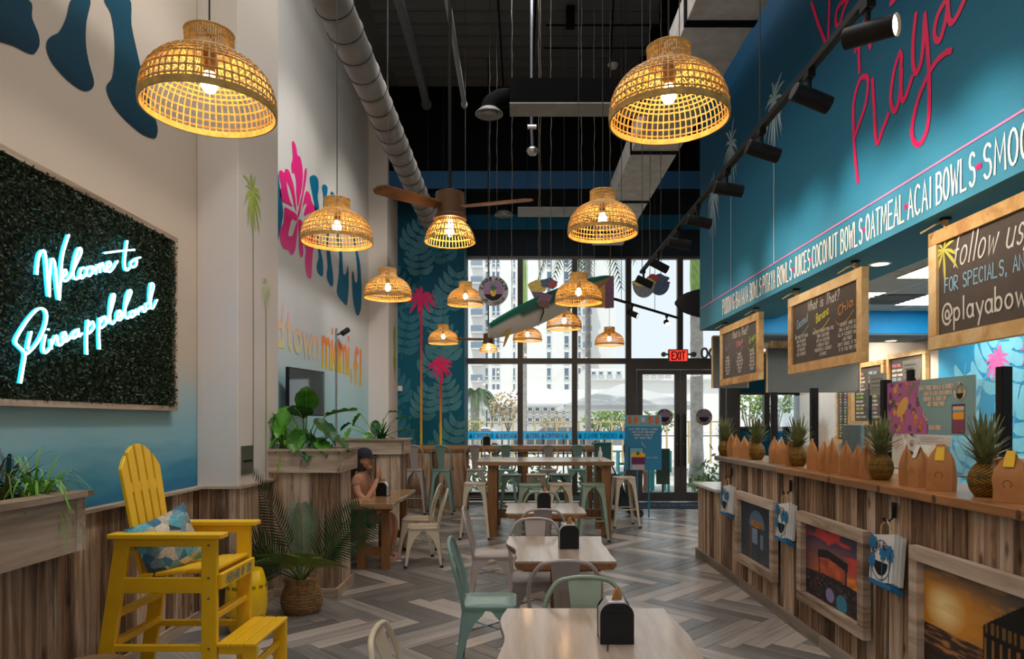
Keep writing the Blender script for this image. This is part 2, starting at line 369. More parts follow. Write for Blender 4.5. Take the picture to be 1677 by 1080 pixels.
# ---------------------------------------------------------------- a single-stroke hand-lettering alphabet
def arc(cx, cy, rx, ry, a0, a1, n=8): return [(cx+rx*math.cos(math.radians(a0+(a1-a0)*i/n)), cy+ry*math.sin(math.radians(a0+(a1-a0)*i/n))) for i in range(n+1)]
O = arc(.5, .5, .5, .5, 90, 450, 14)
G = {
 'A': [[(0, 0), (.5, 1), (1, 0)], [(.2, .38), (.8, .38)]], 'B': [[(0, 0), (0, 1)], [(0, 1)]+arc(.45, .77, .42, .23, 90, -90)+[(0, .54)], [(0, .54)]+arc(.5, .27, .5, .27, 90, -90)+[(0, 0)]],
 'C': [arc(.55, .5, .55, .5, 50, 310, 12)], 'D': [[(0, 0), (0, 1)]+arc(.3, .5, .7, .5, 90, -90, 10)+[(0, 0)]], 'E': [[(1, 1), (0, 1), (0, 0), (1, 0)], [(0, .52), (.8, .52)]],
 'F': [[(1, 1), (0, 1), (0, 0)], [(0, .52), (.8, .52)]], 'G': [arc(.55, .5, .55, .5, 50, 320, 12)+[(1, .45), (.6, .45)]], 'H': [[(0, 0), (0, 1)], [(1, 0), (1, 1)], [(0, .5), (1, .5)]],
 'I': [[(.5, 0), (.5, 1)]], 'J': [[(.8, 1), (.8, .25)]+arc(.45, .25, .35, .25, 0, -170, 6)], 'K': [[(0, 0), (0, 1)], [(1, 1), (0, .45), (1, 0)]], 'L': [[(0, 1), (0, 0), (.9, 0)]],
 'M': [[(0, 0), (.1, 1), (.5, .3), (.9, 1), (1, 0)]], 'N': [[(0, 0), (0, 1), (1, 0), (1, 1)]], 'O': [O], 'P': [[(0, 0), (0, 1)]+arc(.45, .75, .5, .25, 90, -90)+[(0, .5)]],
 'Q': [O, [(.6, .3), (1, 0)]], 'R': [[(0, 0), (0, 1)]+arc(.45, .75, .5, .25, 90, -90)+[(0, .5), (1, 0)]],
 'S': [arc(.5, .76, .42, .24, 30, 270, 8)+arc(.5, .27, .45, .27, 80, -150, 8)], 'T': [[(0, 1), (1, 1)], [(.5, 1), (.5, 0)]], 'U': [[(0, 1), (0, .3)]+arc(.5, .3, .5, .3, 180, 360, 8)+[(1, 1)]],
 'V': [[(0, 1), (.5, 0), (1, 1)]], 'W': [[(0, 1), (.25, 0), (.5, .75), (.75, 0), (1, 1)]], 'X': [[(0, 0), (1, 1)], [(0, 1), (1, 0)]], 'Y': [[(0, 1), (.5, .5), (1, 1)], [(.5, .5), (.5, 0)]], 'Z': [[(0, 1), (1, 1), (0, 0), (1, 0)]],
 '0': [O], '2': [arc(.5, .72, .45, .28, 160, -20, 8)+[(0, 0), (1, 0)]], '&': [[(1, 0), (.2, .75), (.4, 1), (.65, .8), (.1, .3), (.35, 0), (.95, .4)]], '!': [[(.5, 1), (.5, .3)], [(.5, .06), (.5, 0)]],
 '?': [arc(.5, .75, .4, .25, 170, -60, 8)+[(.5, .3)], [(.5, .06), (.5, 0)]], ',': [[(.55, .08), (.4, -.15)]], '.': [[(.5, .04), (.5, 0)]], '/': [[(0, -.2), (1, 1.1)]], '-': [[(.1, .5), (.9, .5)]], "'": [[(.5, 1), (.45, .8)]],
 'a': [arc(.45, .28, .45, .28, 40, 400, 12), [(.9, .55), (.9, .1), (1, 0)]], 'b': [[(0, 1), (0, 0)], arc(.45, .28, .45, .28, 180, -180, 12)], 'c': [arc(.5, .28, .5, .28, 50, 310, 10)], 'd': [arc(.45, .28, .45, .28, 0, 360, 12), [(.9, 1), (.9, 0)]],
 'e': [[(.05, .3), (.95, .3)]+arc(.5, .28, .46, .28, 5, 310, 11)], 'f': [arc(.7, .8, .35, .2, 40, 180, 6)+[(.35, 0)], [(0, .52), (.8, .52)]], 'h': [[(0, 0), (0, 1)], [(0, .35)]+arc(.45, .3, .45, .25, 150, 0, 6)+[(.9, 0)]],
 'i': [[(.5, 0), (.5, .55)], [(.5, .75), (.5, .8)]], 'k': [[(0, 0), (0, 1)], [(.8, .55), (0, .25), (.9, 0)]], 'l': [[(.5, 1), (.5, 0)]], 'm': [[(0, 0), (0, .55)], [(0, .4)]+arc(.25, .35, .25, .2, 150, 0, 5)+[(.5, 0)], [(.5, .4)]+arc(.75, .35, .25, .2, 150, 0, 5)+[(1, 0)]],
 'n': [[(0, 0), (0, .55)], [(0, .38)]+arc(.45, .33, .45, .22, 150, 0, 6)+[(.9, 0)]], 'o': [arc(.5, .28, .48, .28, 90, 450, 12)], 'p': [[(0, .55), (0, -.4)], arc(.45, .28, .45, .28, 180, -180, 12)], 'r': [[(0, 0), (0, .55)], [(0, .35)]+arc(.45, .33, .45, .22, 150, 40, 5)],
 's': [arc(.5, .42, .38, .14, 30, 270, 6)+arc(.5, .14, .42, .14, 80, -150, 6)], 't': [[(.45, .9), (.45, .1), (.8, 0)], [(.1, .58), (.85, .58)]], 'u': [[(0, .55), (0, .2)]+arc(.45, .2, .45, .2, 180, 360, 6)+[(.9, .55), (.9, 0)]], 'w': [[(0, .55), (.25, 0), (.5, .45), (.75, 0), (1, .55)]],
 'y': [[(0, .55), (.5, .05)], [(1, .55), (.3, -.4)]], '@': [arc(.5, .35, .2, .2, 0, 360, 10)+[(.72, .15), (.95, .35)]+arc(.5, .38, .5, .48, 0, 320, 14)], 'v': [[(0, .55), (.45, 0), (.9, .55)]], 'g': [arc(.45, .28, .45, .28, 0, 360, 12), [(.9, .55), (.9, -.25)]+arc(.5, -.25, .4, .15, 0, -160, 6)],
}
NARROW = {'I': .35, 'i': .35, 'l': .4, "'": .3, '.': .35, ',': .35, '!': .35, 'm': 1.5, 'w': 1.3, 'M': 1.3, 'W': 1.4, ' ': .7, 't': .7, 'f': .75, '@': 1.6, 's': .8}
def text(mb, s, fn, u0, v0, h, lw, wf=.5, gap=.18, length=None, slant=0, mirror=False):
    """strokes of s with the baseline at (u0, v0); 'length' fits the word to a given run"""
    tot = sum(NARROW.get(c, 1)+gap/wf for c in s)-gap/wf
    k = h*wf if length is None else length/tot
    u = 0; W_ = tot*k
    for c in s:
        wd = NARROW.get(c, 1)*k
        for st in G.get(c, []):
            pts = []
            for (x, y) in st:
                uu = u+x*wd+slant*y*h
                if mirror: uu = W_-uu
                pts.append((u0+uu, v0+y*h))
            mb.ribbon(pts, lw, fn)
        u += wd+gap/wf*k
    return W_
def ring_text(mb, s, fn, cx, cy, r, h, lw, a0, a1, mirror=False, inside=False):
    n = len(s)
    for i, c in enumerate(s):
        a = math.radians(a0+(a1-a0)*(i+.5)/n); wd = h*.6
        for st in G.get(c, []):
            pts = []
            for (x, y) in st:
                x = (x-.5)*wd; y = (y-.5)*h
                if inside: x, y = -x, -y
                px = (r+y)*math.cos(a)+x*math.sin(a); py = (r+y)*math.sin(a)-x*math.cos(a)
                pts.append((cx+(-px if mirror else px), cy+py))
            mb.ribbon(pts, lw, fn)
def leftw(X): return lambda e=.002: (lambda u, v: (X+e, u, v))
def PX(X, e=.003):   # painted on a plane facing +X: u = depth, v = height
    return lambda u, v: (X+e, u, v)
def PXn(X, y0=0, e=.003):  # plane facing -X, reading direction towards the viewer (decreasing y)
    return lambda u, v: (X-e, y0-u, v)
def PY(Y, x0=0, z0=0, e=.003): return lambda u, v: (x0+u, Y-e, z0+v)

def grid_print(name, nx, nz, place, colf, parent, m=None):
    """a flat print: a fine grid whose points carry the picture's own colours"""
    b = MB(); cols = []
    for j in range(nz+1):
        for i in range(nx+1):
            u, v = i/nx, j/nz; b.v.append(place(u, v)); cols.append(colf(u, v))
    for j in range(nz):
        for i in range(nx):
            k = j*(nx+1)+i; b.f.append((k, k+1, k+nx+2, k+nx+1))
    return b.build(name, m or M['print'], parent, colors=cols)
def star_palm(mb, fn, cx, cy, rx, ry, n, seed, wid=.16, droop=.25, up=1.0):
    q = random.Random(seed)
    for i in range(n):
        a = 2*PI*i/n+q.uniform(-.15, .15); L = q.uniform(.75, 1.1)*(up if math.sin(a) > .5 else 1)
        c, s = math.cos(a), math.sin(a); pts = []
        for k, (t, wv) in enumerate(((0, .25), (.3, .8), (.6, 1), (.85, .6), (1, .05))):
            pts.append((t, wv*wid))
        up_ = [(t*L*c-wv*s, t*L*s+wv*c-droop*t*t) for t, wv in pts]; dn = [(t*L*c+wv*s, t*L*s-wv*c-droop*t*t) for t, wv in reversed(pts)]
        g = lift(fn, mb); mb.face([g(cx+x*rx, cy+y*ry) for x, y in up_+dn])
def monstera(mb, fn, cx, cy, L, ang, lobes=5, wid=.5):
    """a split-leaf outline: midrib plus broad curved fingers on both sides, gaps between them"""
    ca, sa = math.cos(ang), math.sin(ang)
    def mk(): 
        g = lift(fn, mb); return lambda x, y: g(cx+x*ca-y*sa, cy+x*sa+y*ca)
    T = mk(); mb.face([T(-.15*L, -.008*L), T(L, -.004*L), T(L, .004*L), T(-.15*L, .008*L)])
    for sgn in (-1, 1):
        for k in range(lobes):
            T = mk(); t = (k+.35)/lobes; x0 = t*L*.9; ln = wid*L*(1-.62*t**1.6)*(.8 if k == 0 else 1); w0 = L/lobes*.37; q = []
            for (u, wv) in ((.04, .55), (.25, .85), (.5, 1), (.75, .9), (.92, .6), (1, .2)):
                q.append((x0-.12*L*(1-t)*u+u*u*ln*.62, sgn*ln*(u-.12*u*u), w0*wv*1.2))
            for i in range(5): mb.face([T(q[i][0]-q[i][2], q[i][1]), T(q[i][0]+q[i][2], q[i][1]), T(q[i+1][0]+q[i+1][2], q[i+1][1]), T(q[i+1][0]-q[i+1][2], q[i+1][1])])
# ================================================================ THE ROOM
def slab(name, m, *a, parent=None):
    o = MB().box(*a).build(name, m, parent)
    return o if parent is not None else struct(o)
P_near = wall_paint('left_mural_paint', [(1.0, S(16, 92, 140)), (1.25, S(66, 142, 174)), (1.55, S(134, 184, 200)), (1.85, S(166, 190, 194)), (2.15, S(196, 186, 172)), (2.6, S(208, 194, 178))], streak=.06)
P_far = wall_paint('flower_wall_paint', [(1.2, S(150, 206, 222)), (2.1, S(176, 214, 226)), (2.7, S(206, 212, 218)), (4.5, S(216, 214, 210)), (7, S(208, 204, 198))], streak=.02)
P_col = wall_paint('column_paint', [(1.1, S(214, 208, 204)), (2.6, S(216, 208, 206)), (4.0, S(214, 204, 194)), (7, S(206, 196, 184))], streak=.02)
P_blue = wall_paint('blue_wall_paint', [(2.7, S(70, 138, 160)), (3.3, S(38, 116, 142)), (4.2, S(12, 86, 118)), (5.6, S(4, 62, 96))], streak=.04)
P_leafw = wall_paint('leaf_wall_paint', [(.9, S(6, 98, 126)), (3, S(6, 90, 116)), (6, S(8, 70, 96))], streak=.04)

floor = slab('floor', mat('floor_screed', (.09, .085, .08), .6), -2.8, 6.6, -3.2, 14.2, -.12, -.012)
wall_left = slab('wall_left', P_near, -2.85, -2.65, -3, 5.7, 0, 7.6)
wall_left2 = slab('wall_left', P_far, -2.85, -2.65, 5.7, 14.1, 0, 7.6)
pil1 = struct(MB().box(-2.65, -2.31, 5.67, 6.62, 0, 7.6).build('pilaster', P_col, bevel=.006))
pil2 = struct(MB().box(-2.65, -2.29, 12.17, 13.1, 0, 7.6).build('pilaster', P_col, bevel=.006))
wall_mural = slab('wall_back_left', P_leafw, -2.65, -1.02, 13.1, 14.1, 0, 6.4)
bulk = slab('wall_bulkhead', M['blackp'], -2.29, 6.5, 12.2, 12.4, 5.78, 7.6)
slab('painted_band', mat('deep_blue_paint', S(10, 78, 122), .7), -2.29, 6.5, 12.19, 12.2, 5.78, 6.09, parent=bulk)
wall_back = slab('wall_back', mat('wall_back_dark', S(24, 40, 54), .8), -1.02, 6.5, 13.98, 14.15, 5.0, 7.6)
slab('painted_band', mat('cyan_band', S(20, 120, 170), .7), -1.02, 6.5, 13.97, 13.98, 5.55, 5.85, parent=wall_back)
slab('wall_back_right', P_leafw, 4.42, 6.5, 13.98, 14.15, 2.24, 5.0)
slab('wall_back_right', P_leafw, 4.42, 6.5, 13.98, 14.15, 0, 1.48)
slab('wall_back_right', P_leafw, 5.70, 6.5, 13.98, 14.15, 1.48, 2.24)
slab('wall_right', M['cream'], 6.5, 6.7, -3, 14.1, 0, 7.6)
slab('wall_rear', M['cream'], -2.85, 6.7, -3.2, -3, 0, 7.6)
soffit = slab('wall_right', P_blue, 2.3, 2.86, -3, 8.68, 2.79, 5.73)
# kitchen shell
slab('wall_kitchen', M['cream'], 4.8, 4.95, 7.84, 11.7, 0, 2.9)
wall_kb = slab('wall_kitchen', mat('bright_mural_blue', S(34, 150, 200), .65, var=.06), 4.8, 4.95, -3, 7.84, 0, 2.9)
kb = slab('kitchen_bulkhead', M['bluek'], 2.72, 4.8, 7.6, 8.3, 2.62, 2.92)
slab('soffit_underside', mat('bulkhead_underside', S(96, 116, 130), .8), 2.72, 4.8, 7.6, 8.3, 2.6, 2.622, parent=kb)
kc = slab('ceiling_kitchen', M['tile'], 2.86, 4.95, -3, 7.6, 2.88, 2.98)
for i in range(7):
    for j in range(3):
        board(kc, 'ceiling_tile', M['tile'], (3.22+.62*j, .6+1.0*i+.5, 2.874), (.6, .98, .016))
for i in range(3): MB().box(2.86+.62*i+.035, 2.86+.62*i+.055, -.5, 7.6, 2.862, 2.868).build('ceiling_grid', M['white'], kc)
slab('ceiling_kitchen', M['tile'], 3.7, 4.95, 8.3, 11.7, 2.8, 2.9)
slab('baseboard_kitchen', M['black'], 4.76, 4.8, -3, 11.7, 0, .1)
# ---- ceiling of ribbed deck
ceil = slab('ceiling', M['darkc'], -2.85, 6.7, -3.2, 14.2, 7.6, 7.75)
for k in range(16): board(ceil, 'deck_panel', M['darkc'], (.2, 7.2+.32*k, 7.585), (4.6, .3, .03))
for k in range(16): board(ceil, 'deck_panel', M['conc'], (4.5, 7.2+.32*k, 7.58), (3.6, .31, .035+.01*(k % 2)))
for y in (9.65, 10.3, 11.2): board(ceil, 'joist', M['blackp'], (4.2, y, 7.42), (4.4, .14, .3))
board(ceil, 'joist', M['blackp'], (2.3, 10, 7.45), (.16, 9, .3))

# ---- herringbone floor of wood-look plank tiles
Lp, Wp = .912, .152
def plank_mesh():
    b = MB(); c = .004; g = .0015
    b.loft([[(g, g, -.01), (Lp-g, g, -.01), (Lp-g, Wp-g, -.01), (g, Wp-g, -.01)], [(g, g, -c/2), (Lp-g, g, -c/2), (Lp-g, Wp-g, -c/2), (g, Wp-g, -c/2)],
            [(g+c, g+c, 0), (Lp-g-c, g+c, 0), (Lp-g-c, Wp-g-c, 0), (g+c, Wp-g-c, 0)]])
    me = bpy.data.meshes.new('plank'); me.from_pydata(b.v, [], b.f); me.materials.append(M['floorw']); return me
pm = plank_mesh(); cand = []
ax, ay = -.69, 7.03      # one apex seen in the photograph
c45 = math.sqrt(.5)
for k in range(-130, 130):
    for m_ in range(-12, 13):
        for kind in (0, 1):
            u = k*Wp+m_*Lp; v = k*Wp-m_*Lp
            if kind == 1: v += Wp
            # local (u,v) -> room: u along (-1,1)/sqrt2, v along (-1,-1)/sqrt2 : the points of the V look to +x
            def rm(a, b): return (ax+(-a-b)*c45, ay+(a-b)*c45)
            cu, cv = (u+Lp/2, v+Wp/2) if kind == 0 else (u+Wp/2, v+Lp/2)
            X, Y = rm(cu, cv)
            if -2.95 < X < 5.0 and 1.2 < Y < 14.2:
                if X > 2.5 and Y < 8.4: continue
                px = 848+X*1125/Y; py = 690+EYE*1125/Y
                if -2.85 < X < 2.45 and -60 < px < 1420 and py < 1125 and not (X < -1.8 and Y < 4.6): vis = 1
                else: vis = 0
                cand.append((0 if vis else 1, Y, kind, rm(u, v)))
cand.sort()
far = MB(); n_pl = 0
for vis, Y, kind, (X, Yc) in cand:
    # orientation: kind 0 runs along u, kind 1 along v
    ang = math.radians(135) if kind == 0 else math.radians(225)
    if kind == 1:   # long side along v, width along u
        pass
    if vis == 0 and n_pl < 298:
        o = bpy.data.objects.new('plank', pm); C.objects.link(o); o.parent = floor
        if kind == 0: o.location = (X, Yc, 0); o.rotation_euler = (PI, 0, ang); o.location.z = -.012
        else: o.location = (X, Yc, 0); o.rotation_euler = (0, 0, ang)
        if kind == 0:
            o.rotation_euler = (0, 0, ang)
            o.location = (X-c45*Wp, Yc-c45*Wp, R.uniform(-.0006, .0006))
            # u axis at 135 deg, its left normal is (-1,-1)/sqrt2 = v axis
            o.location = (X, Yc, R.uniform(-.0006, .0006))
        else:
            # v axis at 225 deg, its left normal is (1,-1)/sqrt2 = -u axis, so start one width along +u
            o.location = (X-c45*Wp, Yc+c45*Wp, R.uniform(-.0006, .0006))
        n_pl += 1
    else:
        if kind == 0: x0, y0 = X, Yc
        else: x0, y0 = X-c45*Wp, Yc+c45*Wp
        ca, sa = math.cos(ang), math.sin(ang); g = .002
        far.add([(x0+ca*a-sa*b, y0+sa*a+ca*b, z) for z in (-.01, 0) for a, b in ((g, g), (Lp-g, g), (Lp-g, Wp-g), (g, Wp-g))], [(3, 2, 1, 0), (4, 5, 6, 7), (0, 1, 5, 4), (1, 2, 6, 5), (2, 3, 7, 6), (3, 0, 4, 7)])
o = far.build('plank_field', M['floorf'], floor); o['kind'] = 'stuff'

# ---- reclaimed-board wainscot on the left wall and around the pilaster
ws = struct(MB().box(-2.652, -2.648, 2.4, 5.67, 0, 1.1).build('trim_1', M['old']))
cladding(ws, M['old'], 'y', 2.5, 5.66, -2.648, 1, .09, 1.09)
board(ws, 'cap_board', M['oldx'], (-2.61, 4.05, 1.105), (.07, 3.2, .022)); board(ws, 'base_board', M['oldx'], (-2.612, 4.05, .045), (.03, 3.2, .09))
wp = struct(MB().box(-2.6, -2.308, 5.664, 6.5, 0, 1.1).build('trim_2', M['old']))
cladding(wp, M['old'], 'x', -2.62, -2.285, 5.664, -1, .09, 1.09)
cladding(wp, M['old'], 'y', 5.645, 6.4, -2.308, 1, .09, 1.09)
board(wp, 'cap_board', M['oldx'], (-2.46, 5.64, 1.105), (.38, .06, .022)); board(wp, 'cap_board', M['oldx'], (-2.285, 6.02, 1.105), (.06, .76, .022))
board(wp, 'base_board', M['oldx'], (-2.46, 5.632, .045), (.36, .03, .09)); board(wp, 'base_board', M['oldx'], (-2.28, 6.02, .045), (.03, .8, .09))
bb = struct(MB().box(-2.65, -2.62, 6.62, 12.17, 0, .1).build('baseboard_left', M['oldx']))

# ---- glazed front
def frame_bars(mb, x0, x1, z0, z1, wd, y0=13.94, y1=14.06):
    mb.box(x0, x0+wd, y0, y1, z0, z1); mb.box(x1-wd, x1, y0, y1, z0, z1)
    mb.box(x0+wd, x1-wd, y0, y1, z0, z0+wd); mb.box(x0+wd, x1-wd, y0, y1, z1-wd, z1)
def window(name, x0, x1, zs):
    b = MB(); fw = .055
    for i in range(len(zs)-1): frame_bars(b, x0, x1, zs[i], zs[i+1], fw if i else fw)
    o = struct(b.build(name, M['frame']))
    for i in range(len(zs)-1):
        MB().box(x0+fw, x1-fw, 13.995, 14.005, zs[i]+fw, zs[i+1]-fw).build('pane', M['glass'], o)
    return o
ZT = 2.87
window('window_1', -1.09, .05, (.03, .15, ZT, 5.0)); window('window_2', .05, 1.157, (.03, .15, ZT, 5.0)); window('window_3', 1.157, 2.25, (.03, .15, ZT, 5.0))
window('window_4', 2.25, 3.30, (ZT, 5.0)); window('window_5', 3.30, 4.42, (ZT, 5.0))
b = MB(); b.box(2.22, 2.40, 13.9, 14.08, 0, 2.70); b.box(4.24, 4.5, 13.9, 14.08, 0, 2.70); b.box(2.22, 4.5, 13.9, 14.08, 2.70, ZT+.05); struct(b.build('trim_3', M['frame']))
for nm, x0, x1 in (('door_1', 2.42, 3.305), ('door_2', 3.315, 4.22)):
    b = MB(); st = .115; b.box(x0, x0+st, 13.95, 14.03, .02, 2.69); b.box(x1-st, x1, 13.95, 14.03, .02, 2.69); b.box(x0+st, x1-st, 13.95, 14.03, .02, .2); b.box(x0+st, x1-st, 13.95, 14.03, 2.6, 2.69)
    d = struct(b.build(nm, M['frame'])); MB().box(x0+st, x1-st, 13.985, 13.995, .2, 2.6).build('pane', M['glass'], d)
    hx = x1-.06 if nm == 'door_1' else x0+.06
    MB().tube([(hx, 13.9, .75), (hx, 13.86, .78), (hx, 13.86, 1.75), (hx, 13.9, 1.78)], .016, 8).build('pull_handle', M['black'], d, smooth=40)
    MB().lathe([(.03, 0), (.03, .012)], 16).build('lock', M['steel'], d, loc=(hx, 13.94, 1.18))
    # round shop decal on the glass
    cx = (x0+x1)/2+(.12 if nm == 'door_1' else .02); cz = 1.73; f0 = PY(13.98, cx, cz, .002); f1 = PY(13.98, cx, cz, .004); f2 = PY(13.98, cx, cz, .006)
    circ = lambda r, n=32: [(r*math.cos(2*PI*i/n), r*math.sin(2*PI*i/n)) for i in range(n)]
    k = MB(); k.face([f0(*p) for p in circ(.17)]); dd = k.build('decal', mat('decal_grey', (.4, .38, .4), .6), d)
    k = MB(); k.face([f1(*p) for p in circ(.105)]); k.build('decal_centre', mat('decal_violet', S(150, 120, 160), .6), dd)
    k = MB(); k.face([f2(.1*math.cos(a), .1*math.sin(a)) for a in [PI+PI*i/12 for i in range(13)]]); k.build('decal_base', M['blackplas'], dd)
    k = MB(); ring_text(k, 'PLAYA BOWLS', f2, 0, 0, .137, .04, .009, 170, 10, mirror=True); ring_text(k, 'MIAMI FL', f2, 0, 0, .137, .035, .008, 215, 325, mirror=True, inside=True); k.build('decal_lettering', M['blackplas'], dd)
# mirrored house number on the glass above the door, read from the street
k = MB(); text(k, '200', PY(13.99, 3.74, 2.93, .004), 0, 0, .2, .045, wf=.62, gap=.2, mirror=True); o = struct(k.build('trim_4', mat('number_vinyl', (.22, .22, .22), .6)))
window('window_6', 4.42, 5.06, (1.48, 2.24)); window('window_7', 5.06, 5.70, (1.48, 2.24))

# ---- leaf mural on the back wall: pale split leaves, pink palms on long stems
fm = PY(13.1, 0, 0, .003); fm2 = PY(13.1, 0, 0, .006)
lm = mat('leaf_mural_pale', S(64, 128, 144), .7, var=.12); lm2 = mat('leaf_mural_mid', S(34, 112, 134), .7, var=.1)
q = random.Random(5)
for i, (x, z, L, a) in enumerate(((-2.15, 1.35, .75, 110), (-1.45, 1.3, .8, 65), (-1.85, 2.0, .7, 75), (-2.2, 2.3, .75, 115), (-1.3, 2.15, .7, 100), (-1.75, 2.85, .75, 60), (-2.2, 3.25, .8, 80), (-1.3, 3.1, .8, 105), (-1.7, 3.75, .7, 70), (-2.15, 4.1, .8, 110), (-1.35, 4.1, .8, 75), (-1.85, 4.75, .7, 95), (-1.35, 5.0, .7, 110), (-2.1, 5.2, .7, 60), (-1.9, .9, .7, 60), (-1.3, .75, .6, 110))):
    k = MB(); monstera(k, fm, x, z-.3, L*1.05, math.radians(a)); k.build('painted_leaf', lm if i % 3 else lm2, wall_mural)
def ramp(z, st):
    for (a, ca), (b_, cb) in zip(st, st[1:]):
        if z <= b_: t = max(0, (z-a)/(b_-a)); return tuple(ca[i]*(1-t)+cb[i]*t for i in range(3))
    return st[-1][1]
for px, cyp, r, ytop in ((690, 487, 24, 500), (722, 596, 21, 605)):
    x, _, z = at(px, cyp, 13.1); k = MB(); star_palm(k, fm2, x, z, r*14.6/1125, r*14.6/1125, 13, px, .1, .3); k.build('painted_palm', mat('hot_pink_paint', S(214, 18, 100), .6), wall_mural)
    zt = at(px, ytop, 13.1)[2]; k = MB(); cols = []
    n = 12
    for i in range(n+1):
        zz = 1.2+(zt-1.2)*i/n; k.v += [fm2(x-.02, zz), fm2(x+.02, zz)]; c = ramp(i/n, [(0, S(236, 206, 30)), (.35, S(222, 150, 40)), (.7, S(196, 60, 60)), (1, S(206, 20, 96))]); cols += [c, c]
        if i: a = 2*i; k.f.append((a-2, a-1, a+1, a))
    k.build('painted_stem', M['paint'], wall_mural, colors=cols)
MB().box(-2.28, -2.2, 13.06, 13.1, 2.22, 2.32).build('wall_switch', M['white'], wall_mural)

# ---- painted lettering and flower on the left wall (drawn in the wall's own plane)
def wallpoly(name, pts, sc_, ox, oy, X, m, parent, e=.003, grad=None, sm=True):
    pts = [onX(ox+a/sc_, oy+b/sc_, X) for a, b in pts]
    uv = [(p[1], p[2]) for p in pts]
    if sm: uv = cr(uv, 4, True)
    k = MB(); k.face([(X+e, u, v) for u, v in uv]); cols = None
    if grad: cols = [ramp(v, grad) for u, v in uv]
    o = k.build(name, m, parent, colors=cols); return triangulate(o)
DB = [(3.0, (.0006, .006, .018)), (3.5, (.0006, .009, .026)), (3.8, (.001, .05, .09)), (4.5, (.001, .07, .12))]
for p in ([(-60, 0), (125, 0), (140, 80), (168, 150), (172, 200), (150, 237), (120, 235), (60, 205), (-60, 150)],
          [(318, -8), (397, -8), (380, 100), (378, 190), (390, 270), (412, 350), (410, 385), (385, 403), (350, 395), (290, 350), (230, 280), (205, 225), (205, 185), (225, 160), (260, 140), (290, 80)],
          [(462, -8), (570, -8), (580, 110), (605, 230), (640, 380), (670, 480), (695, 560), (690, 605), (670, 612), (620, 590), (550, 530), (500, 470), (472, 410), (472, 375), (495, 340), (505, 250), (503, 150), (488, 60)]):
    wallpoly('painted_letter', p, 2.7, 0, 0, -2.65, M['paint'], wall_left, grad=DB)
FP = [(2.6, S(230, 150, 200)), (3.3, S(238, 110, 176)), (3.9, S(236, 40, 130)), (5, S(240, 44, 138))]
for p in ([(128, 45), (140, 42), (152, 75), (158, 115), (172, 125), (182, 160), (188, 220), (184, 290), (172, 350), (160, 400), (152, 330), (150, 260), (140, 215), (128, 215), (124, 170), (132, 130)],
          [(57, 205), (70, 200), (85, 212), (92, 192), (110, 200), (125, 240), (140, 300), (152, 420), (140, 400), (128, 340), (112, 290), (98, 262), (105, 320), (118, 370), (130, 400), (100, 385), (75, 372), (62, 340), (60, 310), (70, 290), (58, 240)],
          [(88, 405), (120, 420), (150, 440), (158, 470), (150, 480), (130, 470), (118, 500), (108, 560), (130, 560), (140, 530), (158, 480), (155, 560), (145, 640), (125, 668), (105, 640), (85, 635), (70, 610), (58, 560), (65, 520), (80, 490), (85, 440)],
          [(160, 460), (185, 400), (200, 330), (212, 315), (228, 335), (240, 380), (262, 410), (255, 430), (220, 440), (195, 450), (200, 415), (210, 385), (195, 390), (175, 430)],
          [(163, 470), (200, 500), (240, 540), (255, 590), (245, 640), (240, 700), (235, 790), (220, 795), (205, 760), (200, 690), (205, 640), (190, 600), (190, 660), (180, 682), (168, 650), (165, 560)],
          [(158, 455), (172, 380), (184, 320), (192, 260), (198, 200), (206, 186), (210, 210), (203, 270), (192, 330), (180, 390), (168, 450)]):
    wallpoly('painted_petal', p, 3.375, 440, 220, -2.65, M['paint'], wall_left2, grad=FP)
BP = [(2.2, S(74, 128, 176)), (3.2, S(36, 112, 160)), (4.0, S(0, 110, 150)), (5, S(0, 116, 156))]
for p in ([(225, 250), (235, 230), (255, 228), (272, 250), (275, 300), (270, 350), (278, 410), (280, 500), (278, 600), (298, 700), (300, 775), (290, 785), (268, 760), (265, 720), (275, 680), (270, 620), (255, 420), (240, 330)],
          [(293, 290), (310, 278), (325, 300), (318, 360), (322, 420), (330, 500), (335, 600), (345, 700), (355, 780), (355, 835), (340, 838), (322, 800), (320, 770), (325, 730), (318, 640), (310, 500), (300, 400), (300, 340)],
          [(340, 330), (352, 320), (364, 345), (370, 450), (395, 560), (405, 650), (412, 770), (428, 765), (438, 725), (442, 830), (438, 900), (430, 945), (410, 930), (380, 890), (376, 850), (386, 780), (388, 650), (370, 560), (350, 450)],
          [(455, 560), (475, 560), (492, 650), (505, 720), (512, 830), (513, 900), (508, 970), (492, 1005), (478, 980), (466, 920), (460, 840), (460, 770), (468, 760), (475, 810), (485, 820), (490, 780), (478, 640)],
          [(48, 230), (60, 280), (70, 350), (78, 420), (75, 470), (55, 560), (46, 570)]):
    wallpoly('painted_letter', p, 3.375, 440, 220, -2.65, M['paint'], wall_left2, grad=BP)
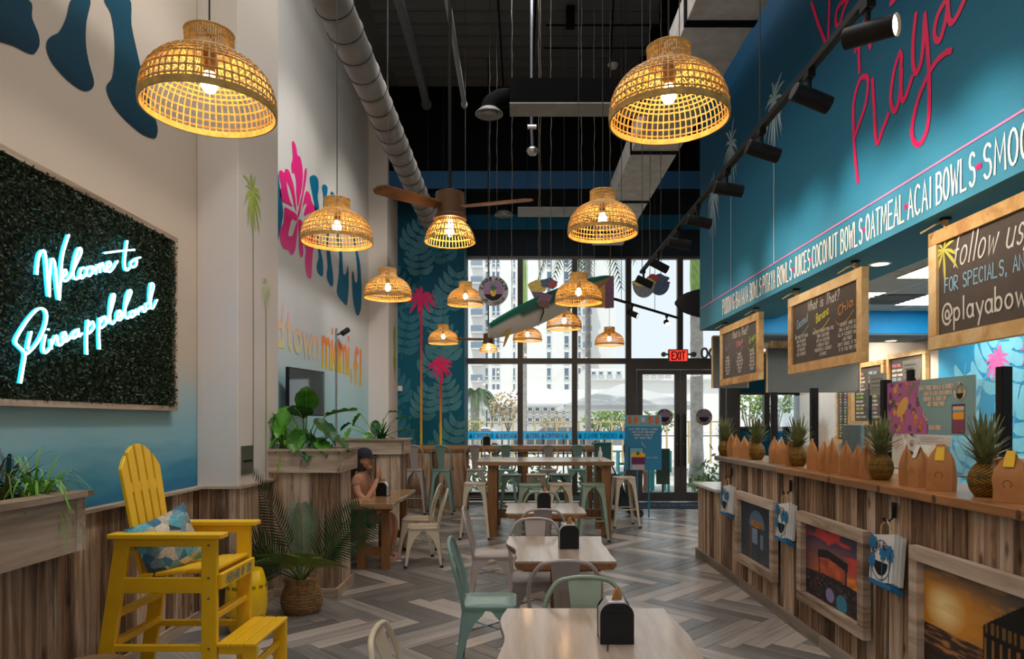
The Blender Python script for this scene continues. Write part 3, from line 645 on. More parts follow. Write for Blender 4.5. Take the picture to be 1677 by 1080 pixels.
# dripping town name: 'downtown miami, fl' along the wall, pink paint running to yellow
TG = [(0, S(226, 214, 60)), (.3, S(232, 200, 90)), (.62, S(244, 150, 90)), (1, S(240, 176, 196))]
TG2 = [(0, S(226, 200, 30)), (.4, S(240, 180, 50)), (.8, S(248, 130, 60)), (1, S(246, 150, 110))]
for wtxt, xa, xb, ya0, yb0, ya1, yb1, tg in (('dtown', 452, 522, 566, 583, 498, 532, TG), ('miami,', 528, 576, 586, 624, 536, 578, TG2), ('fl', 580, 592, 626, 629, 570, 573, TG2)):
    u0 = onX(xa, ya0, -2.65)[1]; u1 = onX(xb, yb0, -2.65)[1]; z0 = (onX(xa, ya0, -2.65)[2]+onX(xb, yb0, -2.65)[2])/2; z1 = (onX(xa, ya1, -2.65)[2]+onX(xb, yb1, -2.65)[2])/2
    k = MB(); h = z1-z0
    text(k, wtxt, lambda u, v: (-2.647, u, z0+v), u0, 0, h*(.95 if 'd' in wtxt or 'l' in wtxt else 1.6), h*.2, length=u1-u0)
    pale = .55 if wtxt == 'dtown' else 0
    cols = [tuple(c*(1-pale)+.72*pale for c in ramp((v[2]-z0)/h, tg)) for v in k.v]
    k.build('painted_lettering', M['paint'], wall_left2, colors=cols)
# lime palms sprayed on the pilaster side
k = MB(); lime = mat('lime_paint', S(176, 196, 84), .7); lime2 = mat('pale_lime_paint', S(204, 214, 176), .7)
for px, py, rz_, m, bot in ((414, 316, .23, lime, 790), (435, 470, .14, lime2, 790)):
    _, y, z = onX(px, py, -2.31); k = MB(); star_palm(k, PX(-2.31), y, z, rz_*.95, rz_*1.05, 19, px, .06, .6, 1.25); k.build('painted_palm', m, pil1)
    k = MB(); k.ribbon([(y, z), (y+.01, 2.2), (y, 1.15)], .016, PX(-2.31)); k.build('painted_stem', mat('stem_paint', S(150, 160, 90), .7), pil1)
for px, py in ((644, 540), (645, 580)):
    k = MB(); star_palm(k, PX(-2.29), 12.75, at(px, py, 12.75)[2], .14, .3, 9, px, .15, .6); k.build('painted_palm', mat('bright_lime_paint', S(150, 200, 40), .7), pil2)
# steel cover plate low on the pilaster
k = MB().box(-2.31, -2.3, 5.73, 5.98, 1.2, 1.44).build('cover_plate', mat('plate_grey', (.16, .17, .15), .35, .6), pil1); MB().box(-2.3, -2.297, 5.76, 5.95, 1.3, 1.32).build('plate_label', M['black'], k)

# ---- blue soffit: silver palms, hot-pink script, line of hand lettering
def onR(px, py): p = onX(px, py, 2.3); return (-p[1], p[2])
silver = mat('silver_palm_paint', S(150, 178, 190), .6)
fr = PXn(2.3)
for px, py, ry, bot in ((1268, 168, .30, 418), (1197.5, 240, .34, 480), (1168, 322, .34, 515)):
    u, v = onR(px, py); k = MB(); star_palm(k, fr, u, v, ry*.8, ry, 21, int(px), .055, .55, 1.3); k.build('painted_palm', silver, soffit)
    k = MB(); k.ribbon([(u, v), (u, 3.07)], .022, fr); k.build('painted_stem', silver, soffit)
pink = mat('pink_script_paint', S(236, 20, 92), .45)
zz = lambda pts: cr([onR(1140+a/2.5717, b/2.5717) for a, b in pts], 6)
for st in ([(488, 12), (520, 110), (555, 190), (560, 120), (566, -60)], [(640, -8), (600, 30), (590, 95), (605, 105), (625, 40), (645, -5)], [(845, -10), (822, 14)],
           [(672, 215), (690, 160), (712, 115)], [(690, 302), (690, 180), (722, 62), (728, 150), (736, 200)], [(690, 178), (730, 150)],
           [(683, 765), (670, 640), (664, 500), (668, 420), (690, 340), (715, 322), (727, 345), (718, 430), (700, 490), (672, 570)], [(745, 335), (752, 450), (763, 600), (790, 540), (812, 482)],
           [(862, 218), (838, 290), (822, 400), (828, 455), (845, 462), (862, 390), (868, 300)], [(868, 230), (864, 330), (870, 420), (888, 400), (912, 325)],
           [(928, 60), (916, 180), (918, 280), (934, 305), (955, 230), (966, 70)], [(966, 60), (980, 240), (985, 400), (978, 530), (950, 602), (922, 600), (912, 540), (940, 410), (1000, 280), (1050, 225), (1075, 215)],
           [(1060, -10), (1022, 60), (1006, 130), (1014, 168), (1034, 158), (1058, 60), (1064, -10)], [(1062, -10), (1066, 70), (1080, 95), (1105, 60), (1135, -6)]):
    k = MB(); k.ribbon(zz(st), .034, fr); k.build('painted_stroke', pink, soffit)
k = MB(); k.box(2.296, 2.3, -2.9, 8.66, 3.058, 3.07); k.build('painted_line', mat('thin_pink_line', S(216, 120, 160), .6), soffit)
cream_l = mat('cream_letter_paint', S(244, 236, 218), .6)
for wtxt, xa, xb in (('PUDDING', 1184, 1203), ('BANANA', 1206, 1226), ('BOWLS', 1229, 1247), ('PITAYA', 1250, 1270), ('BOWLS', 1274, 1297), ('JUICES', 1301, 1327), ('COCONUT', 1331, 1372), ('BOWLS', 1378, 1413), ('OATMEAL', 1419, 1482), ('ACAI', 1488, 1527), ('BOWLS', 1535, 1598), ('SMOOTHIES', 1612, 1800)):
    ua = -1125*2.3/(xa-848); ub = -1125*2.3/(xb-848)
    k = MB(); text(k, wtxt, fr, ua, 2.84, .165, .014, length=ub-ua, gap=.2); k.build('painted_word', cream_l, soffit)
for xd in (1204.5, 1248.5, 1299, 1329, 1416, 1485, 1604):
    ud = -1125*2.3/(xd-848); k = MB(); k.ribbon([(ud-.012, 2.92), (ud+.012, 2.92)], .026, fr); k.build('painted_dot', pink, soffit)
# kitchen mural leaves and flowers
pale = mat('kitchen_leaf_paint', S(120, 200, 226), .65, var=.1); kp = mat('kitchen_flower_paint', S(244, 110, 180), .6)
fk = PXn(4.8)
for y, z, L, a in ((7.5, 1.7, .8, 80), (7.1, 2.25, .75, 60), (6.75, 1.5, .8, 75), (6.4, 2.0, .8, 100), (6.0, 1.6, .8, 70), (7.45, 1.2, .7, 70), (6.85, .95, .7, 100), (5.6, 2.1, .8, 80), (5.2, 1.5, .8, 95), (6.2, 1.0, .7, 80)):
    k = MB(); monstera(k, fk, -y, z-.25, L*1.05, math.radians(a)); k.build('painted_leaf', pale, wall_kb)
for y, z, r in ((6.87, 2.28, .17), (6.4, 2.35, .15)):
    k = MB(); star_palm(k, PXn(4.8, 0, .006), -y, z, r*1.1, r*1.1, 13, 3, .11, .3); k.build('painted_flower', kp, wall_kb)
# ================================================================ THE STREET SEEN THROUGH THE GLASS
pave = slab('ground_paving', mat('pale_paving', (.66, .64, .6), .9, var=.1), -60, 80, 14.15, 160, -.15, -.02)
facade = mat('white_render', (.80, .79, .77), .9, var=.02); wing = mat('window_blue', (.13, .19, .26), .15, var=.2, scale=.3); slabm = mat('pale_concrete', (.6, .6, .6), .9)
bal = mat('balcony_glass', (.2, .26, .32), .2)
# the white high-rise: every window of the part in view is its own part, with its pane under it
DB_ = 120
hr = thing('apartment_tower', 'white high-rise with columns of dark blue windows and stacked balconies across the street', 'building', (0, DB_, 0))
x0 = at(768, 0, DB_)[0]-22; x1 = at(1012, 0, DB_)[0]
MB().box(x0, at(962, 0, DB_)[0], .3, 20, 0, 62).build('wall', facade, hr); MB().box(at(962, 0, DB_)[0], x1, 3, 20, 0, 62).build('wall', facade, hr)
WM = {}
def far_window(cx, cz, w_, h_, y, parent):
    key = (round(w_, 2), round(h_, 2))
    if key not in WM:
        b = MB(); f = .12
        b.box(-w_/2, w_/2, -.1, .12, -h_/2, -h_/2+f); b.box(-w_/2, w_/2, -.1, .12, h_/2-f, h_/2); b.box(-w_/2, -w_/2+f, -.1, .12, -h_/2, h_/2); b.box(w_/2-f, w_/2, -.1, .12, -h_/2, h_/2); b.box(-w_/2, w_/2, -.1, .12, -h_*.18-f/2, -h_*.18+f/2)
        a = b.build('window', M['white'], parent); p = MB().box(-w_/2, w_/2, -.04, .0, -h_/2, h_/2).build('pane', wing, a); WM[key] = (a.data, p.data); a.location = (cx, y, cz); return
    a = bpy.data.objects.new('window', WM[key][0]); C.objects.link(a); a.parent = parent; a.location = (cx, y, cz)
    p = bpy.data.objects.new('pane', WM[key][1]); C.objects.link(p); p.parent = a
for px, wp in ((797, 6), (808.5, 7), (815.5, 7), (842, 5), (899, 8), (928, 9), (949, 6)):
    for r in range(10):
        py = 428+r*26.4; x, _, z = at(px, py, DB_); far_window(x, z, wp*DB_/1125, 2.25, .26, hr)
for px, wp in ((968, 7),):
    for r in range(9):
        x, _, z = at(px, 426+r*26.8, DB_); far_window(x, z, wp*DB_/1125, 2.1, 2.9, hr)
for px0, px1 in ((772, 791), (953, 968)):
    for r in range(10):
        xa, _, z = at(px0, 440+r*26.6, DB_); xb = at(px1, 0, DB_)[0]
        s_ = MB().box(xa, xb, -1.6, .3, z-.1, z+.15).build('balcony', slabm, hr); MB().box(xa, xb, -1.6, -1.5, z+.15, z+1.2).build('railing', bal, s_)
# lower neighbours
lb = thing('low_white_building', 'low white building with bands of dark windows behind the car park fence', 'building', (0, 62, 0))
xa = at(755, 0, 62)[0]; xb = at(1000, 0, 62)[0]; MB().box(xa, xb, 0, 12, 0, 4.0).build('wall', facade, lb)
MB().box(xa, xb, -2.2, 0, 3.0, 4.4).build('roof', mat('roof_white', (.8, .8, .78), .8), lb)
for i, px in enumerate((800, 812, 824, 836, 868, 880, 893, 905, 917, 929)):
    for py in (672, 690):
        x, _, z = at(px, py, 62); far_window(x, z, .58, .78, -.05, lb)
rb = thing('distant_flats', 'distant pale flats with a row of small dark windows right of the tower', 'building', (0, 95, 0))
xa = at(960, 0, 95)[0]; xb = at(1240, 0, 95)[0]; MB().box(xa, xb, 0, 12, 0, at(0, 604, 95)[2]).build('wall', facade, rb); MB().box(xa, xb, -.8, 0, at(0, 624, 95)[2], at(0, 621, 95)[2]).build('ledge', slabm, rb)
for px in (972, 984, 998, 1013, 1058, 1070, 1082, 1094):
    x, _, z = at(px, 613, 95); far_window(x, z, .75, .85, -.05, rb)
# shade sails and umbrella
def canopy(name, label, cx, cy_, w_, d_, z0, z1, m, poles, group=None):
    t = thing(name, label, 'canopy', (cx, cy_, 0), 0, group)
    k = MB(); k.v = [(-w_/2, -d_/2, z0), (w_/2, -d_/2, z0), (w_/2, d_/2, z0), (-w_/2, d_/2, z0), (0, 0, z1), (-w_/2, -d_/2, z0-.12), (w_/2, -d_/2, z0-.12), (w_/2, d_/2, z0-.12), (-w_/2, d_/2, z0-.12), (0, 0, z1-.06)]
    k.f = [(0, 1, 4), (1, 2, 4), (2, 3, 4), (3, 0, 4), (6, 5, 9), (7, 6, 9), (8, 7, 9), (5, 8, 9), (0, 5, 6, 1), (1, 6, 7, 2), (2, 7, 8, 3), (3, 8, 5, 0)]
    k.build('fabric', m, t)
    for x, y in poles: MB().tube([(x, y, -.02), (x, y, z0+(z1-z0)*.1)], .045, 8).build('pole', M['frame'], t)
    for sx in (-1, 1): MB().tube([(0, 0, z1-.1), (sx*w_/2, -d_/2, z0-.02)], .02, 6).build('rib', M['frame'], t)
    return t
sail = sheer('white_sail', (.8, .8, .8), .35)
canopy('patio_umbrella', 'wide white square umbrella shading the patio, seen in the third window bay', 3.35, 22, 4.0, 4.0, 2.12, 2.85, sail, ((-1.55, -.2),))
canopy('shade_sail', 'broad white canopy roof in front of the low building, mid window bay', .9, 40, 5.6, 5, 2.6, 3.9, sail, ((-2.4, 0), (2.4, 0)))
canopy('shade_sail', 'white canopy roof at the far left of the windows, behind the palm', -4.3, 46.5, 5.0, 5, 2.5, 3.6, sail, ((-2.2, 0), (2.2, 0)))
# palms
def palm(name, label, x, y, h, r, crown, fr_n, fr_len, ztop, shaft=True, group=None, seed=1):
    t = thing(name, label, 'palm', (x, y, 0), 0, group); q = random.Random(seed)
    n = 18; MB().tube([(0, 0, h*i/n) for i in range(n+1)], [r*(1.25-.3*min(1, i/4))*(1+.035*(i % 2)) for i in range(n+1)], 12).build('trunk', mat('palm_bark', (.36, .34, .32), .9, var=.2, scale=9), t, smooth=60)
    if shaft: MB().tube([(0, 0, h-.05), (0, 0, h+.3), (0, 0, ztop*.9), (0, 0, ztop)], [r*.95, r*1.05, r*.8, r*.5], 12).build('crownshaft', mat('crownshaft_green', (.3, .45, .12), .5), t, smooth=60)
    for i in range(fr_n):
        a = 2*PI*i/fr_n+q.uniform(-.2, .2); e = q.uniform(.1, .9); k = MB(); pts = []
        for s_ in range(9):
            u = s_/8; pts.append(Vector((math.cos(a)*fr_len*u*(1-.2*u), math.sin(a)*fr_len*u*(1-.2*u), ztop+fr_len*(e*u-1.15*u*u))))
        k.tube(pts, [.03*(1-.8*j/8) for j in range(9)], 4)
        for s_ in range(1, 9):
            for v in (.0, .33, .66):
                if s_ == 8 and v: continue
                p = pts[s_].lerp(pts[min(8, s_+1)], v); tg = (pts[s_]-pts[s_-1]).normalized(); sd = tg.cross(Vector((0, 0, 1))).normalized(); ll = fr_len*.27*math.sin(PI*(.15+.8*(s_+v)/9))
                for sg in (-1, 1):
                    e_ = p+sd*sg*ll*.8+tg*ll*.4-Vector((0, 0, ll*.55)); wv = tg*.03
                    k.add([p-wv, p+wv, e_], [(0, 1, 2)])
        k.build('frond', mat_pf, t)
    return t
mat_pf = mat('street_palm_green', (.06, .12, .04), .5, var=.4)
palm('royal_palm', 'royal palm with a stout pale trunk standing outside the glass door', at(1141, 0, 17.5)[0], 17.5, 5.0, .17, 0, 12, 2.3, 8.6, seed=3)
palm('royal_palm', 'slender royal palm seen at the first window mullion', at(858, 0, 25)[0], 25, 5.4, .11, 0, 10, 2.0, 9.3, seed=4)
palm('coconut_palm', 'coconut palm whose drooping fronds hang across the top of the third window', at(958, 0, 19)[0], 18.2, 6.4, .08, 0, 14, 1.7, 6.85, False, seed=8)
palm('date_palm', 'small bushy date palm at the far left of the windows', at(778, 0, 30.6)[0], 30.6, 2.6, .2, 0, 26, 1.25, 2.9, False, seed=6)
# trees
def tree(label, x, y, h, cr_, m, n=260, name='street_tree', group=None, seed=2, th=.4):
    t = thing(name, label, 'tree', (x, y, 0), 0, group); q = random.Random(seed)
    k = MB(); k.tube([(0, 0, 0), (.03, 0, h*.3), (-.02, 0, h*.6)], [.06, .045, .025], 6)
    for i in range(5):
        a = 2*PI*i/5; k.tube([(0, 0, h*th), (math.cos(a)*cr_*.35, math.sin(a)*cr_*.35, h*.68), (math.cos(a)*cr_*.7, math.sin(a)*cr_*.7, h*.85)], [.03, .02, .008], 5)
    k.build('trunk', mat_bark, t); k = MB()
    for i in range(n):
        v = Vector((q.gauss(0, 1), q.gauss(0, 1), q.gauss(0, .8))); v = v.normalized()*cr_*q.uniform(.3, 1)**.6; p = Vector((v.x, v.y, h*.78+v.z*.8))
        a = Vector((q.uniform(-1, 1), q.uniform(-1, 1), q.uniform(-1, 1))).normalized()*.1*cr_**.5; b_ = a.orthogonal().normalized()*.06*cr_**.5
        k.add([p-a, p+b_, p+a, p-b_], [(0, 1, 2, 3)])
    o = k.build('foliage', m, t); o['kind'] = 'stuff'; return t
mat_bark = mat('grey_bark', (.2, .17, .14), .9); fo1 = mat('autumn_leaf', (.36, .26, .1), .7, var=.4); fo2 = mat('street_leaf', (.16, .26, .06), .7, var=.4)
tree('thin tree with sparse golden leaves left of the first mullion', at(832, 0, 28)[0], 28, 2.9, .85, fo1, 190, seed=3)
tree('young yellow-green tree below the date palm', at(776, 0, 30)[0], 29, 1.9, .5, fo2, 120, seed=4)
tree('small leafy tree left of the umbrella pole', at(905, 0, 30)[0], 30, 2.0, .6, fo1, 90, seed=5)
for i, px in enumerate((978, 1000, 1020)): tree(('broad green tree under the white umbrella, next to its pole', 'round green tree under the middle of the white umbrella', 'green tree under the umbrella beside the door frame')[i], at(px, 0, 29.3+1.7*i)[0], 29.3+1.7*i, 2.2+.15*i, .7, fo2, 220, seed=20+i, group='trees under the umbrella')
tree('leafy tree beyond the left door leaf', at(1078, 0, 28)[0], 28, 2.3, .8, fo2, 220, seed=31)
for i, px in enumerate((1262, 1222)): tree(('small tree in full leaf outside the right side window', 'small tree outside the side window next to the door')[i], at(px+6, 0, 21+2.2*i)[0], 21+2.2*i, 2.9, .75, fo2, 240, seed=40+i, th=.3)
# clipped shrubs near the glass
def shrub(label, x, y, w_, h, seed):
    q = random.Random(seed); t = thing('street_shrub', label, 'shrub', (x, y, 0)); k = MB()
    for i in range(260):
        p = Vector((q.gauss(0, w_*.3), q.gauss(0, .2), abs(q.gauss(0, .4))*h+.05)); a = Vector((q.uniform(-1, 1), q.uniform(-1, 1), q.uniform(0, 1))).normalized()*.09; b_ = a.orthogonal().normalized()*.035
        k.add([p-a, p+b_, p+a, p-b_], [(0, 1, 2, 3)])
    o = k.build('foliage', fo2, t); o['kind'] = 'stuff'; MB().tube([(0, 0, -.02), (0, 0, h*.6)], .03, 6).build('stem', mat_bark, t)
shrub('green shrub outside the right door leaf, below the palm trunk', at(1160, 0, 15.6)[0], 15.6, .8, .75, 1)
shrub('green shrub outside the first window, under the window counter', at(800, 0, 15.8)[0], 15.8, 1.3, .8, 2)
shrub('green shrub outside the second window, under the window counter', at(890, 0, 16.3)[0], 16.3, .9, .8, 3)
shrub('green shrub outside the third window, under the window counter', at(975, 0, 15.6)[0], 15.6, .7, .7, 4)
# railing with printed banner, read from the street
YB = 17.2
ban = thing('railing_banner', 'bright blue banner with dark lettering tied along the patio railing', 'banner', (0, YB, 0))
bx0 = at(755, 0, YB)[0]; bx1 = at(1024, 0, YB)[0]; zb0 = at(0, 720.5, YB)[2]; zb1 = at(0, 707.5, YB)[2]
MB().box(bx0, bx1, 0, .01, zb0, zb1).build('banner_cloth', sheer('banner_blue', (0, .6, .86)), ban)
navy = mat('banner_ink', S(4, 64, 120), .7); k = MB(); fb = PY(0, 0, zb0, .004); hb = zb1-zb0
for wt, pa, pb in (('SMOOTHIES', 775, 808), ('OATMEAL', 818, 840), ('JUICES', 868, 884), ('SMOOTHIES', 893, 922), ('COCONUT BOWLS', 957, 1010)):
    xa = at(pa, 0, YB)[0]; xb = at(pb, 0, YB)[0]; text(k, wt, fb, xa, hb*.25, hb*.5, .016, length=xb-xa, mirror=True)
k.build('banner_lettering', navy, ban); k = MB()
for px in (771, 814, 844, 864, 889, 928, 950, 1017):
    x = at(px, 0, YB)[0]; k.face([fb(x+.045*math.cos(a), hb*.38+.05*math.sin(a)) for a in [2*PI*i/12 for i in range(12)]]); k.face([fb(x-.05, hb*.85), fb(x, hb*.55), fb(x+.05, hb*.85), fb(x, hb*.7)])
k.build('banner_pineapples', navy, ban)
rl = thing('patio_railing', 'thin dark patio railing carrying the blue banner', 'railing', (0, YB+.04, 0))
MB().box(bx0, bx1, 0, .04, zb1-.02, zb1+.01).build('top_rail', M['frame'], rl)
for i in range(9): x = bx0+(bx1-bx0)*i/8; MB().box(x-.018, x+.018, 0, .04, -.02, zb1).build('post', M['frame'], rl)
MB().box(bx0, bx1, 0, .03, .1, .13).build('bottom_rail', M['frame'], rl)
# car park fence with golden posts, and cars
fe = thing('car_park_fence', 'low fence with golden posts and wire panels in front of the parked cars', 'fence', (0, 27, 0))
gold = mat('golden_post', (.5, .38, .18), .6); fx0 = at(750, 0, 27)[0]; fx1 = at(1200, 0, 27)[0]
zt = at(0, 690, 27)[2]
for i in range(26): x = fx0+(fx1-fx0)*i/25; MB().box(x-.03, x+.03, -.03, .03, -.02, zt).build('post', gold, fe)
MB().box(fx0, fx1, -.02, .02, zt-.06, zt).build('top_rail', gold, fe); MB().box(fx0, fx1, -.02, .02, zt-.6, zt-.56).build('middle_rail', M['frame'], fe)
def car(label, x, y, col, ln=4.3):
    t = thing('car', label, 'car', (x, y, 0)); pr = [(-.5, .35), (-.49, .62), (-.36, .86), (-.2, .93), (-.06, 1.32), (.26, 1.36), (.42, .95), (.5, .85), (.5, .35)]
    MB().prism([(a*ln, b) for a, b in pr], lambda u, v, s: (u, s, v), -.85, .85).build('body', mat('car_paint_'+str(abs(int(x*10))), col, .3, .1, coat=.5), t, bevel=.06, seg=2)
    for s_ in (-.86, .86): MB().prism([(a*ln, b) for a, b in ((-.16, .95), (-.05, 1.26), (.24, 1.29), (.36, .97))], lambda u, v, s: (u, s, v), s_-.005, s_+.005).build('side_window', wing, t)
    for a in (-.31, .31):
        for s_ in (-.8, .8): MB().prism([(a*ln+.31*math.cos(2*PI*i/16), .31+.31*math.sin(2*PI*i/16)) for i in range(16)], lambda u, v, s: (u, s, v), s_-.1, s_+.1).build('wheel', M['rubber'], t)
car('white car parked behind the fence at the left of the windows', at(785, 0, 33)[0]-.6, 33, (.7, .7, .7)); car('dark grey car parked behind the fence in the middle bay', at(898, 0, 35)[0], 35.4, (.1, .11, .13)); car('silver car parked behind the fence in the umbrella bay', at(1015, 0, 37.5)[0], 37.6, (.25, .26, .28))
# aqua patio furniture beyond the door
def patio_chair(x, y, rz, label):
    t = thing('patio_chair', label, 'chair', (x, y, -.02), rz, 'aqua patio chairs'); a = M['aqua']
    for i in range(4): board(t, 'seat_slat', a, (0, -.18+.12*i, .45), (.46, .1, .025))
    for i in range(4): board(t, 'back_slat', a, (-.17+.113*i, -.26, .72), (.09, .022, .5))
    for sx in (-.2, .2):
        for sy in (-.2, .2): board(t, 'leg', a, (sx, sy, .22), (.05, .05, .44))
        board(t, 'arm', a, (sx*1.15, 0, .66), (.07, .5, .025)); board(t, 'arm_post', a, (sx*1.15, .2, .55), (.05, .05, .22))
    return t
patio_chair(at(1030, 0, 16.2)[0], 16.2, -PI/2, 'aqua slatted patio chair outside, left behind the standing sign'); patio_chair(at(1078, 0, 16.3)[0], 16.3, PI/2, 'aqua slatted patio chair outside the left door leaf')
t = thing('patio_table', 'low aqua patio table between the two patio chairs', 'table', (at(1054, 0, 16.6)[0], 16.75, -.02))
for i in range(5): board(t, 'top_slat', M['aqua'], (-.24+.12*i, 0, .6), (.11, .6, .025))
for sx in (-.22, .22):
    for sy in (-.22, .22): board(t, 'leg', M['aqua'], (sx, sy, .3), (.05, .05, .6))
t = thing('sandwich_board', 'small dark notice board standing outside behind the left door leaf', 'sign', (at(1086, 0, 15.4)[0], 15.4, -.02))
MB().box(-.15, .15, 0, .03, .25, 1.05).build('board', mat('board_green', (.03, .06, .03), .7), t); MB().box(-.02, .02, .03, .06, 0, 1.0).build('leg', M['frame'], t)
# ================================================================ COUNTER, PLANTERS, SEATS AND TABLES
# ---- service counter
ct = thing('service_counter', 'long service counter clad in upright weathered boards along the right side', 'counter', (0, 0, 0))
MB().box(2.24, 2.62, 1.2, 7.5, 0, 1.22).build('carcass', M['old'], ct); MB().box(2.24, 2.62, 7.5, 8.44, 0, .86).build('end_carcass', M['old'], ct)
cladding(ct, M['old'], 'y', 1.3, 7.5, 2.24, -1, .08, 1.22, .07, .15); cladding(ct, M['old'], 'y', 7.5, 8.46, 2.24, -1, .08, .86, .06, .11)
cladding(ct, M['old'], 'x', 2.22, 2.64, 8.44, 1, .08, .86)
bsb = wood('base_board_grey', [(.14, .11, .085), (.24, .19, .155), (.33, .27, .22)], (12, 1, 12), rough=.8, white=.2)
for a, b_ in ((1.3, 3.1), (3.1, 5.0), (5.0, 6.8), (6.8, 8.47)): board(ct, 'base_board', bsb, (2.203, (a+b_)/2, .045), (.03, b_-a-.004, .09))
tp = MB().box(2.15, 2.72, 1.2, 5.72, 1.222, 1.272).build('worktop', M['ctop'], ct, bevel=.006)
for y in (2.45, 2.95, 3.55, 4.1, 4.75): MB().lathe([(.013, 0), (.016, .002), (.009, .004)], 14, sx=1.4).build('knot', M['brownm'], tp, loc=(2.1499, y, 1.247)).rotation_euler = (0, -PI/2, 0)
MB().box(2.15, 2.72, 5.724, 7.52, 1.222, 1.272).build('worktop', wood('aged_top', [(.2, .14, .09), (.34, .26, .18), (.45, .38, .28)], (9, 1, 9), rough=.45, white=.3), ct, bevel=.006)
MB().box(2.16, 2.7, 7.5, 8.5, .862, .9).build('worktop', mat('pale_stone_top', (.6, .6, .58), .25, coat=.3), ct, bevel=.006)
# ---- three framed photographs set on the counter front
def picture(label, y0, y1, z0, z1, colf):
    t = thing('framed_photograph', label, 'picture', (2.2, (y0+y1)/2, (z0+z1)/2), 0, 'framed photographs on the counter front'); h = (z1-z0)/2; w_ = (y1-y0)/2; fw = .075; fr_ = M['oldx']
    for (cy_, cz, sy, sz) in ((0, h-fw/2, 2*w_, fw), (0, -h+fw/2, 2*w_, fw), (-w_+fw/2, 0, fw, 2*(h-fw)-.004), (w_-fw/2, 0, fw, 2*(h-fw)-.004)): board(t, 'frame_rail', fr_, (-.025, cy_, cz), (.05, sy, sz))
    grid_print('print', 120, 88, lambda u, v: (-.008, w_-fw-(2*(w_-fw))*u, -h+fw+2*(h-fw)*v), colf, t); return t
qn = random.Random(3); NZ = [[qn.random() for _ in range(64)] for _ in range(64)]
def nz(u, v, s_):
    x = u*s_ % 63; y = v*s_ % 63; i, j = int(x), int(y); a, b_ = x-i, y-j; a = a*a*(3-2*a); b_ = b_*b_*(3-2*b_)
    return (NZ[j][i]*(1-a)+NZ[j][(i+1) % 64]*a)*(1-b_)+(NZ[(j+1) % 64][i]*(1-a)+NZ[(j+1) % 64][(i+1) % 64]*a)*b_
mix = lambda a, b_, t: tuple(x*(1-t)+y*t for x, y in zip(a, b_)); sst = lambda a, b_, x: max(0, min(1, (x-a)/(b_-a)))
def img_alley(u, v):
    c = mix(S(70, 78, 92), S(44, 56, 74), v); c = mix(c, S(30, 36, 46), .5*nz(u, v, 9))
    if math.hypot((u-.5)*1.1, (v-.62)) < .26 and v > .6: c = S(92, 116, 150)
    if .32 < u < .68 and .58 < v < .7: c = mix(S(196, 142, 70), S(120, 84, 46), nz(u, v, 30))
    if .36 < u < .52 and .3 < v < .56: c = S(128, 148, 178)
    if .6 < u < .7 and .25 < v < .5: c = S(108, 128, 160)
    if .3 < u < .335 and v < .6: c = S(120, 92, 60)
    if .55 < u < .585 and v < .58: c = S(40, 42, 50)
    return c
def img_concert(u, v):
    n1 = nz(u, v*2, 7); c = mix(S(226, 120, 50), S(70, 66, 96), sst(.35, .85, v+.12*n1))
    c = mix(c, S(226, 74, 66), sst(.55, .75, n1)*sst(.4, .7, v)); c = mix(c, S(48, 50, 70), sst(.35, 0, u)*.8)
    if v < .45+.05*u and v > .3 and u > .7: c = mix(S(240, 150, 50), S(190, 70, 40), nz(u, v, 20))
    top = .72-.22*abs(u-.42)
    if .24 < u < .76 and top-.11 < v < top: c = S(34, 24, 28)
    elif .26 < u < .74 and .36 < v <= top-.1: c = mix(S(240, 110, 50), S(120, 60, 60), nz(u, v, 15)*.9+.2*abs(u-.5))
    if (.25 < u < .275 or .72 < u < .745) and v < top: c = S(24, 20, 26)
    if v < .38-.16*(u-.5)**2: c = mix(S(26, 22, 30), S(110, 80, 84), sst(.62, .95, nz(u, v, 55)))
    if math.hypot(u-.46, (v-.13)*.8) < .075: c = S(140, 130, 180)
    if math.hypot(u-.66, (v-.1)*.8) < .09: c = S(52, 130, 160)
    return c
def img_sunset(u, v):
    r = math.hypot((u-.2)*1.25, v-.62); n1 = nz(u, v*2.5, 8)
    c = mix(S(255, 236, 170), S(214, 140, 40), sst(.03, .25, r)); c = mix(c, S(120, 96, 66), sst(.35, .8, r+.2*n1)); c = mix(c, S(96, 100, 100), sst(.75, 1, v)*.9); c = mix(c, S(226, 160, 60), sst(.55, .8, n1)*.4)
    if v < .4: c = mix(S(60, 44, 36), S(176, 120, 64), sst(.55, .8, nz(u, v*4, 14))*sst(0, .4, .45-abs(u-.25)))
    if v < .18: c = mix(S(26, 20, 18), S(80, 60, 46), nz(u, v*3, 10)*.5)
    if u > .52 and v < .62+.28*sst(.52, .8, u): 
        c = S(16, 14, 14)
        if v < .52 and (u*17) % 1 < .32 and v > .06: c = mix(S(190, 120, 50), S(70, 56, 46), v)
        if .56 < v < .66 and (u*24) % 1 < .4: c = S(120, 84, 40)
    return c
picture('framed photo of a dim blue alley shop front, farthest of the counter pictures', 5.8, 6.81, .28, .965, img_alley)
picture('framed photo of a concert crowd before an orange stage at dusk', 4.28, 5.3, .28, .96, img_concert)
picture('framed photo of a golden sunset behind a dark pier, nearest on the counter', 2.73, 3.78, .28, .97, img_sunset)
